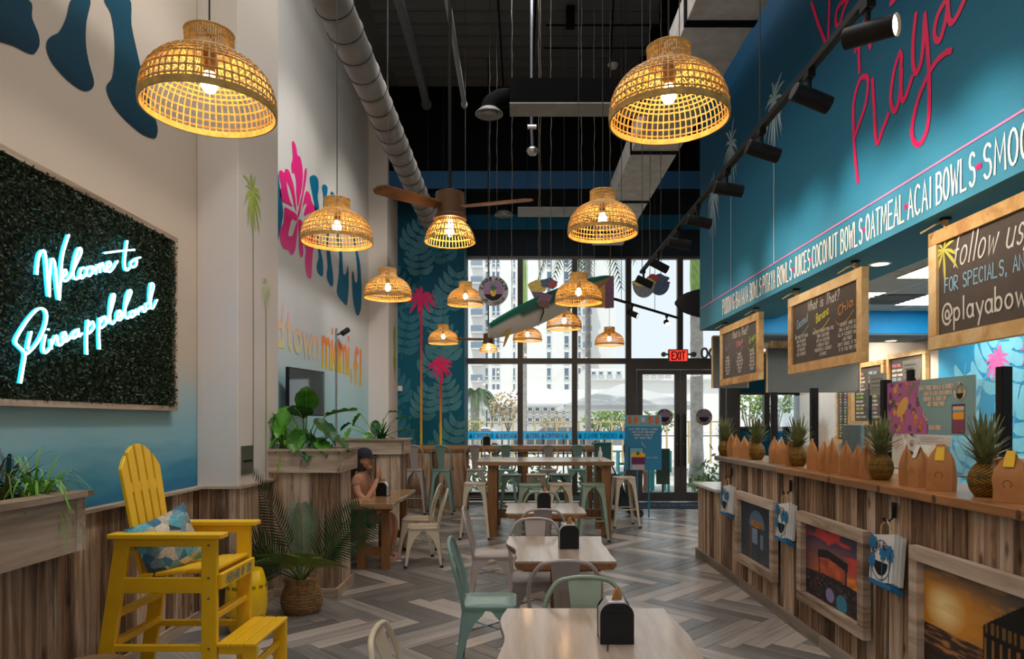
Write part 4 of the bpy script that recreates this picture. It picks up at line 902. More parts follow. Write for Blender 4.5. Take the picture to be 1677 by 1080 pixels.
# ---- printed pouches hanging from hooks
blk = mat('palm_ink_blue', S(30, 110, 160), .7)
def pouch(y, z, label):
    t = thing('hanging_pouch', label, 'pouch', (2.2, y, z), 0, 'printed pouches hung on the counter')
    for i in range(3):
        k = MB(); dx = -.012-.018*(2-i); sk = .012*(2-i)
        k.loft([[(dx+.012*a-.02*(1-vv), sk*.6+b_*.125, -.28*(1-vv)-.01*i-.02*b_) for a, b_ in ((-1, -1), (1, -1), (1, 1), (-1, 1))] for vv in (1, .66, .33, 0)])
        p = k.build('pouch', M['paper'] if i else M['paper'], t)
        k = MB(); k.box(dx-.033, dx-.008, sk*.6-.123, sk*.6+.123, -.303-.01*i, -.275-.01*i); k.build('pouch_hem', blk, p)
        if i == 0:
            f = lambda u, v: (dx-.016-.02*(-v/.3), sk*.6-u, v); k = MB()
            for a, b_, r in ((-.1, -.05, .055), (-.1, -.16, .05), (.09, -.09, .055), (.02, -.1, .05)): star_palm(k, f, a, b_, r, r, 9, int(100*a+7), .25, .2); k.ribbon([(a, b_), (a+.005, -.27)], .007, f)
            k.build('palm_print', blk, p); k = MB(); k.face([f(.075*math.cos(q_), -.16+.08*math.sin(q_)) for q_ in [PI+PI*i_/10 for i_ in range(11)]])
            k.ribbon([(.105*math.cos(2*PI*i_/24), -.15+.115*math.sin(2*PI*i_/24)) for i_ in range(25)], .005, f); ring_text(k, 'PLAYA BOWLS', f, 0, -.15, .088, .03, .006, 165, 15); k.build('emblem_print', M['blackplas'], p)
    MB().tube([(-.05, -.06, -.005), (-.05, -.05, .05), (-.045, 0, .085), (-.05, .05, .05), (-.05, .06, -.005)], .006, 6).build('rope_handle', M['rope'], t)
    MB().tube([(-.005, 0, .17), (-.01, 0, .1), (-.04, 0, .075), (-.06, 0, .085), (-.062, 0, .1)], .007, 6).build('hook', M['black'], t); MB().box(-.008, 0, -.02, .02, .1, .19).build('hook_plate', M['black'], t)
    return t
pouch(7.05, .985, 'white pouch bundle with blue palms, farthest along the counter near its low end'); pouch(5.53, .985, 'white pouch bundle with blue palms, hung between the alley and concert photos'); pouch(4.01, .985, 'white pouch bundle with blue palms, hung between the concert and sunset photos')
# ---- pineapples on the worktop
PCOL = []
def pineapple_mesh(seed):
    q = random.Random(seed); b = MB(); rows, cols = 11, 14; prof = lambda t: .072*(math.sin(PI*(.12+.8*t))**.55)
    # overlapping lozenge eyes
    n = cols*2; rr = []
    H_ = .165; nr = rows*2
    for j in range(nr+1):
        t = j/nr; ring = []
        for i in range(n):
            on = (i+j) % 2 == 0; r = prof(t)*(1.05 if on else .95); a = 2*PI*i/n; ring.append((r*math.cos(a), r*math.sin(a), H_*t)); PCOL.append(mix(S(186, 130, 34), S(120, 104, 30), q.random()) if on else S(58, 40, 12))
        rr.append(ring)
    b.loft(rr); c = MB()
    for i in range(60):
        lev = i/60; a = i*2.4; L = .12+.16*lev if lev < .75 else .24-.12*(lev-.75); L *= q.uniform(.85, 1.1); out = 1-lev; zb = .155+.05*lev
        p0 = Vector((.02*out*math.cos(a), .02*out*math.sin(a), zb)); pts = []
        for s_ in range(5):
            u = s_/4; rad = .016+L*(.2+.75*out)*u*(.6+.5*u*out); pts.append(Vector((rad*math.cos(a), rad*math.sin(a), zb+L*(1.05-.5*out)*u*(1.05-.45*u*out))))
        sd = Vector((-math.sin(a), math.cos(a), 0)); wv = (.012, .014, .011, .007, .001)
        k = len(c.v)
        for p, w_ in zip(pts, wv): c.v += [tuple(p-sd*w_), tuple(p+Vector((math.cos(a), math.sin(a), 0))*-.003), tuple(p+sd*w_)]
        for s_ in range(4):
            for d_ in (0, 1): o_ = k+3*s_+d_; c.f.append((o_, o_+1, o_+4, o_+3))
    return b, c
pb, pc = pineapple_mesh(3); pcol = PCOL
pa = thing('pineapple', 'whole pineapple on the counter in front of the free-bowls poster, nearest the camera', 'pineapple', (2.33, 3.43, 1.274), .3, 'pineapples on the counter')
pb.build('fruit', M['pine_skin'], pa, smooth=20, colors=pcol); pc.build('crown', M['crown'], pa)
for px, rz, lab in ((1443, 1.4, 'whole pineapple with an upright crown left of the purple fruit poster'), (1307, 2.2, 'whole pineapple third from the street end of the counter, below the middle hanging board'), (1240, 4.0, 'golden-bodied pineapple second from the street end of the counter'), (1184, 5.1, 'pineapple at the street end of the counter top, half hidden by bags')):
    d = min(7.42, 1125*2.33/(px-848)); dup(pa, (2.33 if px > 1200 else 2.24, d, 1.274), rz, lab)
# ---- paper bags
def bag_mesh(seed, h=.235):
    q = random.Random(seed); b = MB(); w_, d_ = .062, .04; secs = []
    for t, sw, sd in ((0, 1, 1), (.25, 1.02, 1.05), (.5, 1.0, 1.0), (.68, .93, .8), (.82, .7, .42), (.93, .42, .14), (1, .36, .06)):
        ring = []
        for i in range(16):
            a = 2*PI*i/16; c_, s_ = math.cos(a), math.sin(a); m_ = max(abs(c_), abs(s_)); x, y = c_/m_, s_/m_
            if abs(y) > .9 and abs(x) < .1: y *= 1-.25*t
            j = .05*t*(1-t)*4; ring.append((d_*sd*x*(1+q.uniform(-j, j)*2), w_*sw*y*(1+q.uniform(-j, j)*1.3), h*t+q.uniform(-.004, .004)*(t > 0)))
        secs.append(ring)
    return b.loft(secs)
BAGS = [(1192, 1, 'first'), (1206, 0, ''), (1219, 0, ''), (1231, 2, ''), (1266, 0, ''), (1278, 2, ''), (1293, 0, ''), (1331, 1, ''), (1347, 0, ''), (1364, 0, ''), (1386, 0, ''), (1405, 0, ''), (1421, 0, ''), (1482, 0, ''), (1503, 2, ''), (1543, 1, ''), (1582, 0, ''), (1660, 1, '')]
BL = ['brown paper bag with a yellow label at the far street end of the counter', 'plain small brown bag just right of the yellow-labelled bag at the street end', 'third brown bag from the street end of the counter', 'brown bag with a white label just left of the golden pineapple',
      'plain brown bag just right of the golden pineapple', 'brown bag with a bright white label, between the golden pineapple and the next one', 'short brown bag touching the left side of the third pineapple', 'brown bag with a yellow label just right of the third pineapple',
      'plain brown bag, second right of the third pineapple', 'plain brown bag in front of the dark screen post, third right of the third pineapple', 'plain brown bag below the menu boards, fourth right of the third pineapple', 'wide plain brown bag, third left of the pineapple beside the poster',
      'plain brown bag touching the left side of the pineapple beside the poster', 'plain brown bag just right of the pineapple beside the poster', 'brown bag with a pale green-white label under the poster', 'squat brown bag with a yellow label and round stamp, under the poster', 'brown bag mostly hidden behind the nearest pineapple', 'brown bag with a yellow label at the camera end of the counter']
protos = []
for s_ in range(3):
    t = thing('paper_bag', '-', 'bag', (0, 0, 0), 0, 'brown paper bags along the counter'); bag_mesh(40+s_, .25-.014*s_).build('bag', M['bag'], t, smooth=25)
    protos.append(t)
used = set()
for i, (px, lb_, _) in enumerate(BAGS):
    d = 1125*2.3/(px-848); d = min(d, 7.38); k = i % 3; X = 2.3 if i not in (16,) else 2.43; loc = (X+R.uniform(-.01, .015), d, 1.273); rz = -math.atan2(2.3, d)+R.uniform(-.18, .18); rz = {14: -.1, 15: .75, 16: -.4, 17: .55}.get(i, rz)
    if k in used: o = dup(protos[k], loc, rz, BL[i])
    else:
        o = protos[k]; o.location = loc; o.rotation_euler = (0, 0, rz); o['label'] = BL[i]; used.add(k)
    o['lb'] = lb_
for i, o in enumerate([o for o in list(C.objects) if o.name.startswith('paper_bag')]):
    l = o.get('lb', 0)
    if l:
        k = MB(); k.loft([[(-.034, -.022, .165), (-.034, .022, .165), (-.031, .022, .165), (-.031, -.022, .165)], [(-.022, -.022, .2), (-.022, .022, .2), (-.018, .022, .2), (-.018, -.022, .2)], [(-.007, -.018, .236), (-.007, .018, .236), (-.003, .018, .24), (-.003, -.018, .24)], [(.012, -.018, .205), (.012, .018, .205), (.009, .018, .2), (.009, -.018, .2)]]); k.build('label', M['yellab'] if l == 1 else M['paper'], o)
    if i >= 13 or l:
        k = MB(); f = lambda u, v: (-.0435, u, v); k.ribbon([(.018*math.cos(2*PI*j/16), .085+.018*math.sin(2*PI*j/16)) for j in range(17)], .003, f); k.build('stamp', M['brownm'], o)
    if 'lb' in o.keys(): del o['lb']

# ---- planters of weathered boards
def planter(label, x0, x1, y0, y1, front=True, side=True):
    t = thing('planter_box', label, 'planter', (0, 0, 0)); MB().box(x0, x1, y0, y1, 0, 1.17).build('carcass', M['old'], t)
    if front: cladding(t, M['old'], 'x', x0, x1+.02, y0, -1, .08, 1.17, .1, .2); board(t, 'base_board', M['oldx'], ((x0+x1)/2+.02, y0-.035, .045), (x1-x0+.06, .03, .09))
    if side: cladding(t, M['old'], 'y', y0, y1, x1, 1, .08, 1.17, .12, .3); board(t, 'base_board', M['oldx'], (x1+.035, (y0+y1)/2, .045), (.03, y1-y0+.1, .09))
    zf = 1.17
    for c_, s_ in ((((x0+x1)/2+.03, y0-.045, 1.27), (x1-x0+.1, .03, .2)), (((x0+x1)/2+.03, y1+.02, 1.27), (x1-x0+.1, .03, .2)), ((x1+.062, (y0+y1)/2, 1.27), (.03, y1-y0+.12, .2))): board(t, 'lip_board', M['oldx'], c_, s_)
    for c_, s_ in ((((x0+x1)/2+.04, y0-.04, 1.38), (x1-x0+.12, .09, .022)), (((x0+x1)/2+.04, y1+.03, 1.38), (x1-x0+.12, .09, .022)), ((x1+.06, (y0+y1)/2, 1.38), (.09, y1-y0+.06, .022))): board(t, 'rim_board', M['oldx'], c_, s_)
    MB().box(x0, x1+.04, y0-.02, y1, 1.17, 1.345).build('soil', M['soil'], t); return t
planter('tall board planter beside the yellow chair, cut by the left picture edge', -2.6, -1.7, 1.2, 2.52, False, True)
planter('tall board planter behind the potted palm, next to the white pilaster', -2.6, -1.72, 6.42, 6.98)
planter('tall board planter farther back, behind the seated woman', -2.6, -1.72, 9.95, 10.5)
# ---- planting
def blade(k, p0, a, L, rise, droop, w_, n=6, fold=.3, roll=0):
    """one long leaf: an arching strip folded along its midrib"""
    d = Vector((math.cos(a), math.sin(a), 0)); sd0 = Vector((-math.sin(a), math.cos(a), 0)); b = len(k.v)
    for s_ in range(n+1):
        u = s_/n; p = Vector(p0)+d*L*u*(1-.15*u)+Vector((0, 0, L*(rise*u-droop*u*u))); w2 = w_*(math.sin(PI*(.12+.86*u))**.8); sd = sd0*math.cos(roll)+Vector((0, 0, 1))*math.sin(roll)
        k.v += [tuple(p-sd*w2+Vector((0, 0, fold*w2))), tuple(p), tuple(p+sd*w2+Vector((0, 0, fold*w2)))]
    for s_ in range(n):
        for c_ in (0, 1): o = b+3*s_+c_; k.f.append((o, o+1, o+4, o+3))
def tuft(name, label, loc, n, L, w_, m, seed, rise=.9, droop=.8, cat='plant', group=None):
    t = thing(name, label, cat, loc, 0, group); q = random.Random(seed); ms = [MB() for _ in range(3)]
    for i in range(n): blade(ms[i % 3], (q.uniform(-.02, .02), q.uniform(-.02, .02), -.03), q.uniform(0, 2*PI), L*q.uniform(.6, 1.1), rise*q.uniform(.3, 1.2), droop*q.uniform(.6, 1.2), w_)
    for k in ms: k.build('leaves', m, t, smooth=60)
    return t
tuft('spider_plant', 'spider plant with long grassy leaves at the near end of the left planter', (-1.735, 2.47, 1.36), 150, .2, .0042, M['leafl'], 1, 1.9, 1.7)
tuft('grassy_plant', 'dull olive grassy plant by the left picture edge in the near planter', (-1.83, 2.42, 1.36), 90, .24, .0036, mat('olive_blade', (.1, .13, .04), .5, var=.3), 2, 2.0, 1.5)
tuft('blue_bromeliad', 'bluish spiky rosette behind the spider plant', (-1.87, 2.52, 1.38), 34, .17, .008, mat('blue_leaf', (.02, .09, .12), .4, var=.3), 3, 2.0, 1.3)
tuft('orange_bromeliad', 'orange-red rosette low at the left picture edge in the near planter', (-1.75, 2.33, 1.36), 28, .17, .012, M['red'], 4, .5, .4)
def broadleaf(name, label, loc, leaves, m, seed, wide=.62):
    """a few big oval leaves, each a mesh of its own on its own stalk"""
    t = thing(name, label, 'plant', loc); q = random.Random(seed)
    for i, (dx, dy, dz, L, yaw, tilt) in enumerate(leaves):
        c = Vector((dx, dy, dz)); k = MB(); k.tube(cr([(q.uniform(-.03, .03), q.uniform(-.03, .03), -.05), (dx*.5, dy*.5, dz*.6), (dx, dy, dz)], 4), .006, 5); st = k.build('stalk', M['leafl'], t)
        mt = Matrix.Rotation(yaw, 4, 'Z') @ Matrix.Rotation(-tilt, 4, 'Y'); k = MB(); nU, nV = 9, 6; b = 0
        for s_ in range(nU+1):
            u = s_/nU; hw = wide*L*.5*(math.sin(PI*u**.8)**.75 if 0 < u < 1 else .0); 
            for v in range(nV+1):
                y = (v/nV*2-1); k.v.append(tuple(c+mt @ Vector((L*u, hw*y, .07*L*abs(y)-.22*L*u*u+.01*math.sin(u*22)*abs(y)))))
        for s_ in range(nU):
            for v in range(nV): o = s_*(nV+1)+v; k.f.append((o, o+1, o+nV+2, o+nV+1))
        lf = k.build('leaf', m[i % len(m)], t, smooth=80); k = MB(); k.tube([c+mt @ Vector((L*u*.98, 0, -.22*L*u*u-.003)) for u in (0, .25, .5, .75, 1)], .004, 4); k.build('midrib', M['leafl'], lf)
    return t
LG = [M['leaf'], M['leafd'], M['leafl']]
broadleaf('rubber_plant', 'big plant with broad glossy leaves in the planter next to the pilaster', (-2.05, 6.62, 1.36), [(.05, -.1, .36, .36, -1.3, .9), (.02, -.12, .3, .38, -1.45, .5), (-.13, -.08, .42, .34, -1.9, -.9), (.12, -.05, .3, .34, -.6, -.5), (.2, .0, .34, .3, .1, .4), (-.28, -.08, .34, .32, -1.9, -.3), (-.3, -.1, .2, .32, -1.7, -.8), (.05, -.14, .16, .3, -1.2, -.8), (-.02, -.13, .2, .28, -1.5, -.7), (-.22, -.06, .22, .28, -2.3, -.6), (.16, -.12, .12, .26, -.9, -.5), (-.1, -.14, .1, .24, -1.8, -.9), (-.2, .05, .34, .26, 2.6, .5), (.28, -.06, .15, .24, -.4, -.5)], [M['leaf'], M['leafd'], M['leaf'], M['leafd']], 5)
tuft('fern', 'bright feathery fern at the pilaster end of the middle planter', (-2.2, 6.52, 1.36), 80, .24, .014, M['leafl'], 7, 2.4, 1.5)
tuft('grass_plant', 'low mixed grass under the broad leaves of the middle planter', (-1.92, 6.5, 1.36), 80, .19, .009, M['leafd'], 8, 2.2, 1.5)
tuft('pink_bromeliad', 'small salmon-pink rosette at the front corner of the middle planter', (-1.76, 6.46, 1.38), 34, .12, .009, mat('salmon_leaf', (.42, .17, .09), .5, var=.3), 9, .8, .4)
broadleaf('monstera_plant', 'leafy plant with oval bright leaves on thin stalks in the far planter', (-2.1, 10.15, 1.36), [(.2, -.05, .42, .2, -.2, .2), (.3, 0, .32, .22, .2, .3), (.33, -.05, .14, .2, .1, .3), (.02, -.1, .3, .24, -1.4, -1.2), (-.2, -.1, .4, .22, 2.9, -.8), (-.08, -.12, .12, .24, -1.6, -1.0), (-.33, -.12, .18, .26, -2.4, -.9), (-.36, -.06, .26, .2, 2.8, -.4)], [M['leaf'], M['leaf'], M['leafl'], M['leafd']], 11)
tuft('dark_fern', 'dark spiky fern in the middle of the far planter', (-2.0, 10.1, 1.36), 80, .22, .012, M['leafd'], 12, 2.3, 1.4)
tuft('small_bromeliad', 'small pinkish rosette at the right end of the far planter', (-1.82, 10.05, 1.38), 34, .14, .01, mat('salmon_leaf_far', (.36, .2, .1), .5, var=.3), 13, .8, .4)
# ---- potted palm in a seagrass basket
pp = thing('potted_palm', 'potted palm with dark fronds in a woven basket before the middle planter', 'potted palm', (-1.87, 5.95, 0))
b = MB(); pr = []
for i in range(25):
    t = i/24; r = .135+.04*math.sin(PI*min(1, t*1.25)**.8); pr.append((r*(1+.03*(i % 2)), .3*t))
pr += [(.125, .3), (.12, .27)]; b.lathe(pr, 36); b.build('basket', M['basket'], pp, smooth=30); MB().lathe([(.122, .25), (.0, .255)], 24).build('soil', M['soil'], pp)
def frond_mesh(L, az, elev, bend, m, w_=.2, yaw=0):
    k = MB(); d = Vector((math.cos(az), math.sin(az), 0)); pts = []
    for s_ in range(17):
        u = s_/16; pts.append(Vector((0, 0, .25))+d*L*(math.cos(elev)*u+bend*.35*u*u)+Vector((0, 0, L*(math.sin(elev)*u-bend*.55*u*u))))
    k.tube(pts, [.008*(1-.8*i/16) for i in range(17)], 6)
    o = k.build('frond', m, pp); k = MB()
    for i in range(25):
        u = .3+.7*i/24; f = u*16; j = min(15, int(f)); p = pts[j].lerp(pts[j+1], f-j); tg = (pts[j+1]-pts[j]).normalized(); sd = tg.cross(Vector((0, 0, 1))).normalized(); sd = Matrix.Rotation(yaw, 3, tg) @ sd; up = sd.cross(tg)
        ll = w_*(math.sin(PI*(.2+.72*(u-.3)/.7))**.7)*1.5
        for sg in (-1, 1):
            q0 = p; q2 = p+sd*sg*ll*.8+tg*ll*.62-Vector((0, 0, ll*.18)); q1 = q0.lerp(q2, .45)+up*ll*.05; w2 = tg*.0085
            k.add([q0-w2*.5, q0+w2*.5, q1+w2, q1-w2, q2], [(0, 1, 2, 3), (3, 2, 4)])
    k.build('leaflets', m, o)
for a in ((1.15, 2.95, 1.22, .25, 'frond', .2, 1.25), (.8, -2.75, 1.0, .55, 'frond', .24, 1.1), (.72, 3.35, .75, .6, 'frond', .26, 1.2), (.66, -2.6, .62, .55, 'frond', .24, 1.0), (.9, -.2, 1.02, .2, 'frond', .19, -1.2), (.98, -.35, .85, .2, 'frond', .17, -1.2), (.62, -1.6, 1.2, .75, 'frondl', .24, 0), (.6, -2.2, 1.1, .85, 'frondl', .22, .4), (.62, -.9, 1.1, .8, 'frondl', .22, -.4), (.8, 1.9, 1.35, .3, 'frond', .16, .3)): frond_mesh(a[0], a[1], a[2], a[3], M[a[4]], a[5], a[6])

# ---- tall yellow slatted chair; local +y is its front
yc = thing('tall_yellow_chair', 'tall bright yellow slatted chair with footrest by the left wall', 'chair', (-1.745, 4.245, 0), -PI/2); Y_ = M['yel']
def yb(name, c, s_, rot=None, par=None, lab=None): 
    o = MB().box(-s_[0]/2, s_[0]/2, -s_[1]/2, s_[1]/2, -s_[2]/2, s_[2]/2).build(name, Y_, par or yc, bevel=.004); o.location = c
    if rot: o.rotation_euler = rot
    return o
hw_ = .25
for sx in (-1, 1):
    fl = yb('leg', (sx*hw_, -.045, .485), (.034, .09, .97)); 
    for z in (.33, .62, .74, .93): MB().lathe([(.007, 0), (.007, .004)], 8).build('screw', M['screw'], fl, loc=(sx*.017, .0, z-.485)).rotation_euler = (0, sx*PI/2, 0)
    k = MB(); k.bar((sx*hw_, -.685, 0), (sx*hw_, -.54, .97), .034, .09, (1, 0, 0)); k2 = MB()
    k2.loft([[(sx*hw_+a*.017, -.69+b_*.045, 0) for a, b_ in ((-1, -1), (1, -1), (1, 1), (-1, 1))], [(sx*hw_+a*.017, -.545+b_*.045, .97) for a, b_ in ((-1, -1), (1, -1), (1, 1), (-1, 1))]]); k2.build('leg', Y_, yc, bevel=.004)
    yb('arm', (sx*(hw_+.005), -.285, .985), (.1, .66, .028)); yb('arm_rail', (sx*hw_, -.3, .945), (.028, .5, .05))
    yb('seat_rail', (sx*hw_, -.31, .695), (.03, .56, .09)); yb('rung', (sx*hw_, -.36, .33), (.03, .62, .04))
for i in range(5): yb('seat_slat', (0, -.43+.094*i, .747+.008*i), (.47, .08, .022), (.07, 0, 0))
ap = yb('apron', (0, .012, .715), (.5, .024, .09)); k = MB(); text(k, 'MERMAID OF JOY', lambda u, v: (u, .0135, v), .19, -.022, .05, .007, length=.38, mirror=False)
k = MB(); text(k, 'MERMAID OF JOY', lambda u, v: (-u, .0135, v), -.19, -.024, .05, .007, length=.38); k.build('lettering', mat('blue_grey_ink', S(96, 128, 128), .7), ap)
for y, z in ((-.6, .36), (-.6, .52), (-.045, .5)): yb('rung', (0, y, z), (.47, .05, .035))
for y, z in ((-.64, .33),): yb('rung', (0, y, z), (.47, .03, .04))
for i in range(5):
    x = -.186+.093*i; top = 1.51-.09*(abs(i-2)/2)**2; L = top-.7; k = MB()
    a0 = (top-.05*(1 if i == 4 else .35 if i == 3 else 0)) ; 
    def zt_(xx): return 1.52-2.9*xx*xx-.7
    prof = [(x-.037, 0), (x+.037, 0)]+[(x+.037-.0148*j, zt_(x+.037-.0148*j)) for j in range(6)]
    k.prism(prof, lambda u, v, s_: (u*(.85+.15*v/.8), s_, v), -.011, .011); o = k.build('back_slat', Y_, yc, bevel=.003); o.location = (0, -.475, .7); o.rotation_euler = (.17, 0, 0)
yb('back_rail', (0, -.52, .92), (.44, .025, .07), (.17, 0, 0)); yb('back_rail', (0, -.575, 1.25), (.38, .025, .06), (.17, 0, 0))
for i in range(3): yb('footrest_slat', (0, .04+.077*i, .352), (.56, .072, .022))
for sx in (-1, 1):
    yb('footrest_leg', (sx*hw_, .19, .17), (.03, .085, .34)); yb('footrest_rail', (sx*hw_, .09, .318), (.028, .16, .045))
yb('footrest_rung', (0, .18, .2), (.48, .025, .045))
# cushion
t = thing('patterned_cushion', 'blue, grey and white shell-patterned cushion leaning on the yellow seat', 'cushion', (-2.12, 4.17, .91))
m, tr, bs = nt('cushion_print'); bs.inputs['Roughness'].default_value = .85
tc = N(tr, 'ShaderNodeTexCoord'); vo = N(tr, 'ShaderNodeTexVoronoi'); vo.inputs['Scale'].default_value = 17; tr.links.new(tc.outputs['Object'], vo.inputs['Vector'])
sp_ = N(tr, 'ShaderNodeSeparateColor'); tr.links.new(vo.outputs['Color'], sp_.inputs[0]); r_ = N(tr, 'ShaderNodeValToRGB'); r_.color_ramp.interpolation = 'CONSTANT'; e_ = r_.color_ramp.elements
cl = [S(90, 160, 176), S(176, 166, 150), S(56, 104, 128), S(206, 196, 180), S(60, 74, 84), S(110, 140, 150)]
while len(e_) < 6: e_.new(.5)
for i, c_ in enumerate(cl): e_[i].position = i/6; e_[i].color = (*c_, 1)
tr.links.new(sp_.outputs[0], r_.inputs[0]); v2 = N(tr, 'ShaderNodeTexNoise'); v2.inputs['Scale'].default_value = 60; tr.links.new(tc.outputs['Object'], v2.inputs['Vector'])
mx_ = N(tr, 'ShaderNodeMix', data_type='RGBA', blend_type='OVERLAY'); mx_.inputs[0].default_value = .6; tr.links.new(r_.outputs[0], mx_.inputs[6]); tr.links.new(v2.outputs['Fac'], mx_.inputs[7]); tr.links.new(mx_.outputs[2], bs.inputs['Base Color'])
k = MB(); nn_ = 14
for s_ in (1, -1):
    b0 = len(k.v)
    for i in range(nn_+1):
        for j in range(nn_+1):
            u = i/nn_*2-1; v = j/nn_*2-1; pk = 1-.1*(1-abs(u*v)); th_ = .065*((1-u**4)*(1-v**4))**.6; k.v.append((.2*u*(1-.1*(1-v*v)), s_*th_, .185*v*(1-.1*(1-u*u))))
    for i in range(nn_):
        for j in range(nn_): o = b0+i*(nn_+1)+j; k.f.append((o, o+1, o+nn_+2, o+nn_+1) if s_ > 0 else (o, o+nn_+1, o+nn_+2, o+1))
c_ = k.build('cover', m, t, smooth=70); c_.rotation_euler = (-.3, -.3, 1.05)
# yellow garden stool
gs = thing('garden_stool', 'yellow ceramic drum stool with pierced pattern behind the yellow chair', 'stool', (-2.12, 5.37, 0))
MB().lathe([(.115, 0), (.125, .02), (.15, .12), (.16, .25), (.15, .38), (.125, .475), (.115, .49), (.0, .495)], 40).build('drum', M['yelc'], gs, smooth=50)
k = MB()
for i in range(14):
    a = 2*PI*i/14
    for z, r, dz in ((.1, .146, .02), (.14, .1545, .016), (.37, .152, .02)):
        for da in (-.09, .0, .09):
            k.add([((r+.002)*math.cos(a+da+x), (r+.002)*math.sin(a+da+x), z+zz_) for x, zz_ in ((-.03, 0), (0, -dz), (.03, 0), (0, dz))], [(0, 1, 2, 3)])
o = k.build('pierced_pattern', M['black'], gs)
# round wooden side stool at the bottom edge
t = thing('round_side_table', 'round brown wooden stool top at the bottom picture edge, before the yellow chair', 'stool', (-2.13, 3.42, 0))
MB().lathe([(.0, .395), (.165, .395), (.175, .405), (.175, .425), (.165, .435), (0, .435)], 36).build('top', wood('stool_wood', [(.12, .06, .03), (.24, .13, .07), (.33, .2, .12)], (8, 2, 8), rough=.5), t, smooth=30)
for i in range(3): a = 2*PI*i/3+.4; MB().bar((.09*math.cos(a), .09*math.sin(a), .395), (.15*math.cos(a), .15*math.sin(a), 0), .03, .03).build('leg', M['post'], t)

# ---- metal cafe chairs and stools; local +y is the front
def rsq(s_, r, z, n=5, cx=0, cy_=0):
    out = []
    for qx, qy, a0 in ((1, 1, 0), (-1, 1, 90), (-1, -1, 180), (1, -1, 270)):
        for i in range(n+1): a = math.radians(a0+90*i/n); out.append((cx+qx*(s_-r)+r*math.cos(a), cy_+qy*(s_-r)+r*math.sin(a), z))
    return out
def metal_seat(name, cat, hs, zs, foot, paint, back=True, ztop=.86, brace=False, arch=.17, group=None, label='-'):
    t = thing(name, label, cat, (0, 0, 0), 0, group)
    k = MB(); k.loft([rsq(hs, .05, zs-.03), rsq(hs+.004, .05, zs-.008), rsq(hs, .05, zs), rsq(hs*.93, .05, zs), rsq(hs*.86, .05, zs-.006), rsq(hs*.3, .04, zs-.008)]); k.build('seat', paint, t, smooth=35)
    for sx, sy in ((-1, -1), (1, -1), (1, 1), (-1, 1)):
        secs1, secs2 = [], []
        for z, w_ in ((zs-.02, hs-.02), (zs-.06, (hs-.02)*.86), (zs-.11, (hs-.02)*.58), (zs-.17, (hs-.02)*.42), (zs*.45, .045), (.02, .03)):
            tt = (zs-z)/zs; cx = sx*(hs-.01+(foot-hs+.01)*tt); cy_ = sy*(hs-.01+(foot-hs+.01)*tt); th_ = .004
            secs1.append([(cx, cy_, z), (cx-sx*w_, cy_, z), (cx-sx*w_, cy_-sy*th_, z), (cx, cy_-sy*th_, z)])
            secs2.append([(cx, cy_, z), (cx-sx*th_, cy_, z), (cx-sx*th_, cy_-sy*w_, z), (cx, cy_-sy*w_, z)])
        k = MB(); k.loft(secs1); k.loft(secs2); lg = k.build('leg', paint, t, smooth=30)
        MB().box(sx*foot-.018-sx*.012, sx*foot+.018-sx*.012, sy*foot-.018-sy*.012, sy*foot+.018-sy*.012, 0, .03).build('rubber_foot', M['rubber'], lg)
    if brace:
        zb = zs*.36; f = hs-.01+(foot-hs+.01)*(zs-zb)/zs-.015
        MB().tube([(f, f, zb), (-f, f, zb), (-f, -f, zb), (f, -f, zb)], .009, 6, closed=True).build('footrest_ring', paint, t)
    else:
        zb = zs*.6; f = hs*1.02; k = MB(); k.bar((f, f, zb), (-f, -f, zb), .012, .006); k.bar((-f, f, zb+.008), (f, -f, zb+.008), .012, .006); k.build('cross_brace', paint, t)
    if back:
        hb = ztop-zs; xs = hs*1.0; P = [(-xs, -hs+.02, zs-.02), (-xs*1.13, -hs-.01, zs+hb*.35), (-xs*1.12, -hs-.05, zs+hb*.68), (-xs*.8, -hs-.08, zs+hb*.93), (-xs*.35, -hs-.09, ztop-.004), (0, -hs-.09, ztop)]
        P = P+[(-x, y, z) for x, y, z in reversed(P[:-1])]; MB().tube(cr(P, 5), .0125, 8).build('back_frame', paint, t, smooth=50)
        secs = []
        for u, w_ in ((0, .05), (.2, .056), (.5, .066), (.8, .078), (1, .084)):
            z = zs+.005+(ztop-.012-zs)*u; y = -hs+.015-.1*u+.012*math.sin(PI*u); secs.append([(-w_, y-.002, z), (0, y-.008, z), (w_, y-.002, z), (w_, y+.002, z), (0, y-.004, z), (-w_, y+.002, z)])
        k = MB(); k.loft(secs); sp = k.build('splat', paint, t, smooth=30)
        if ztop < 1:
            zc = zs+hb*.42; yv = -hs+.015-.1*.42+.012; k = MB(); k.tube(cr([(-.03, yv-.012+.02, zc-.08), (-.03, yv-.006, zc), (-.022, yv-.02, zc+.055), (.022, yv-.02, zc+.055), (.03, yv-.006, zc), (.03, yv+.008, zc-.08)], 4), .0035, 6); k.build('pressed_line', paint, sp)
            k = MB(); k.tube(cr([(-.03, yv-.008, zc-.08), (-.03, yv-.018, zc), (-.022, yv-.026, zc+.055), (.022, yv-.026, zc+.055), (.03, yv-.018, zc), (.03, yv-.008, zc-.08)], 4), .0035, 6); k.build('pressed_line', paint, sp)
    return t
GC = 'metal cafe chairs'
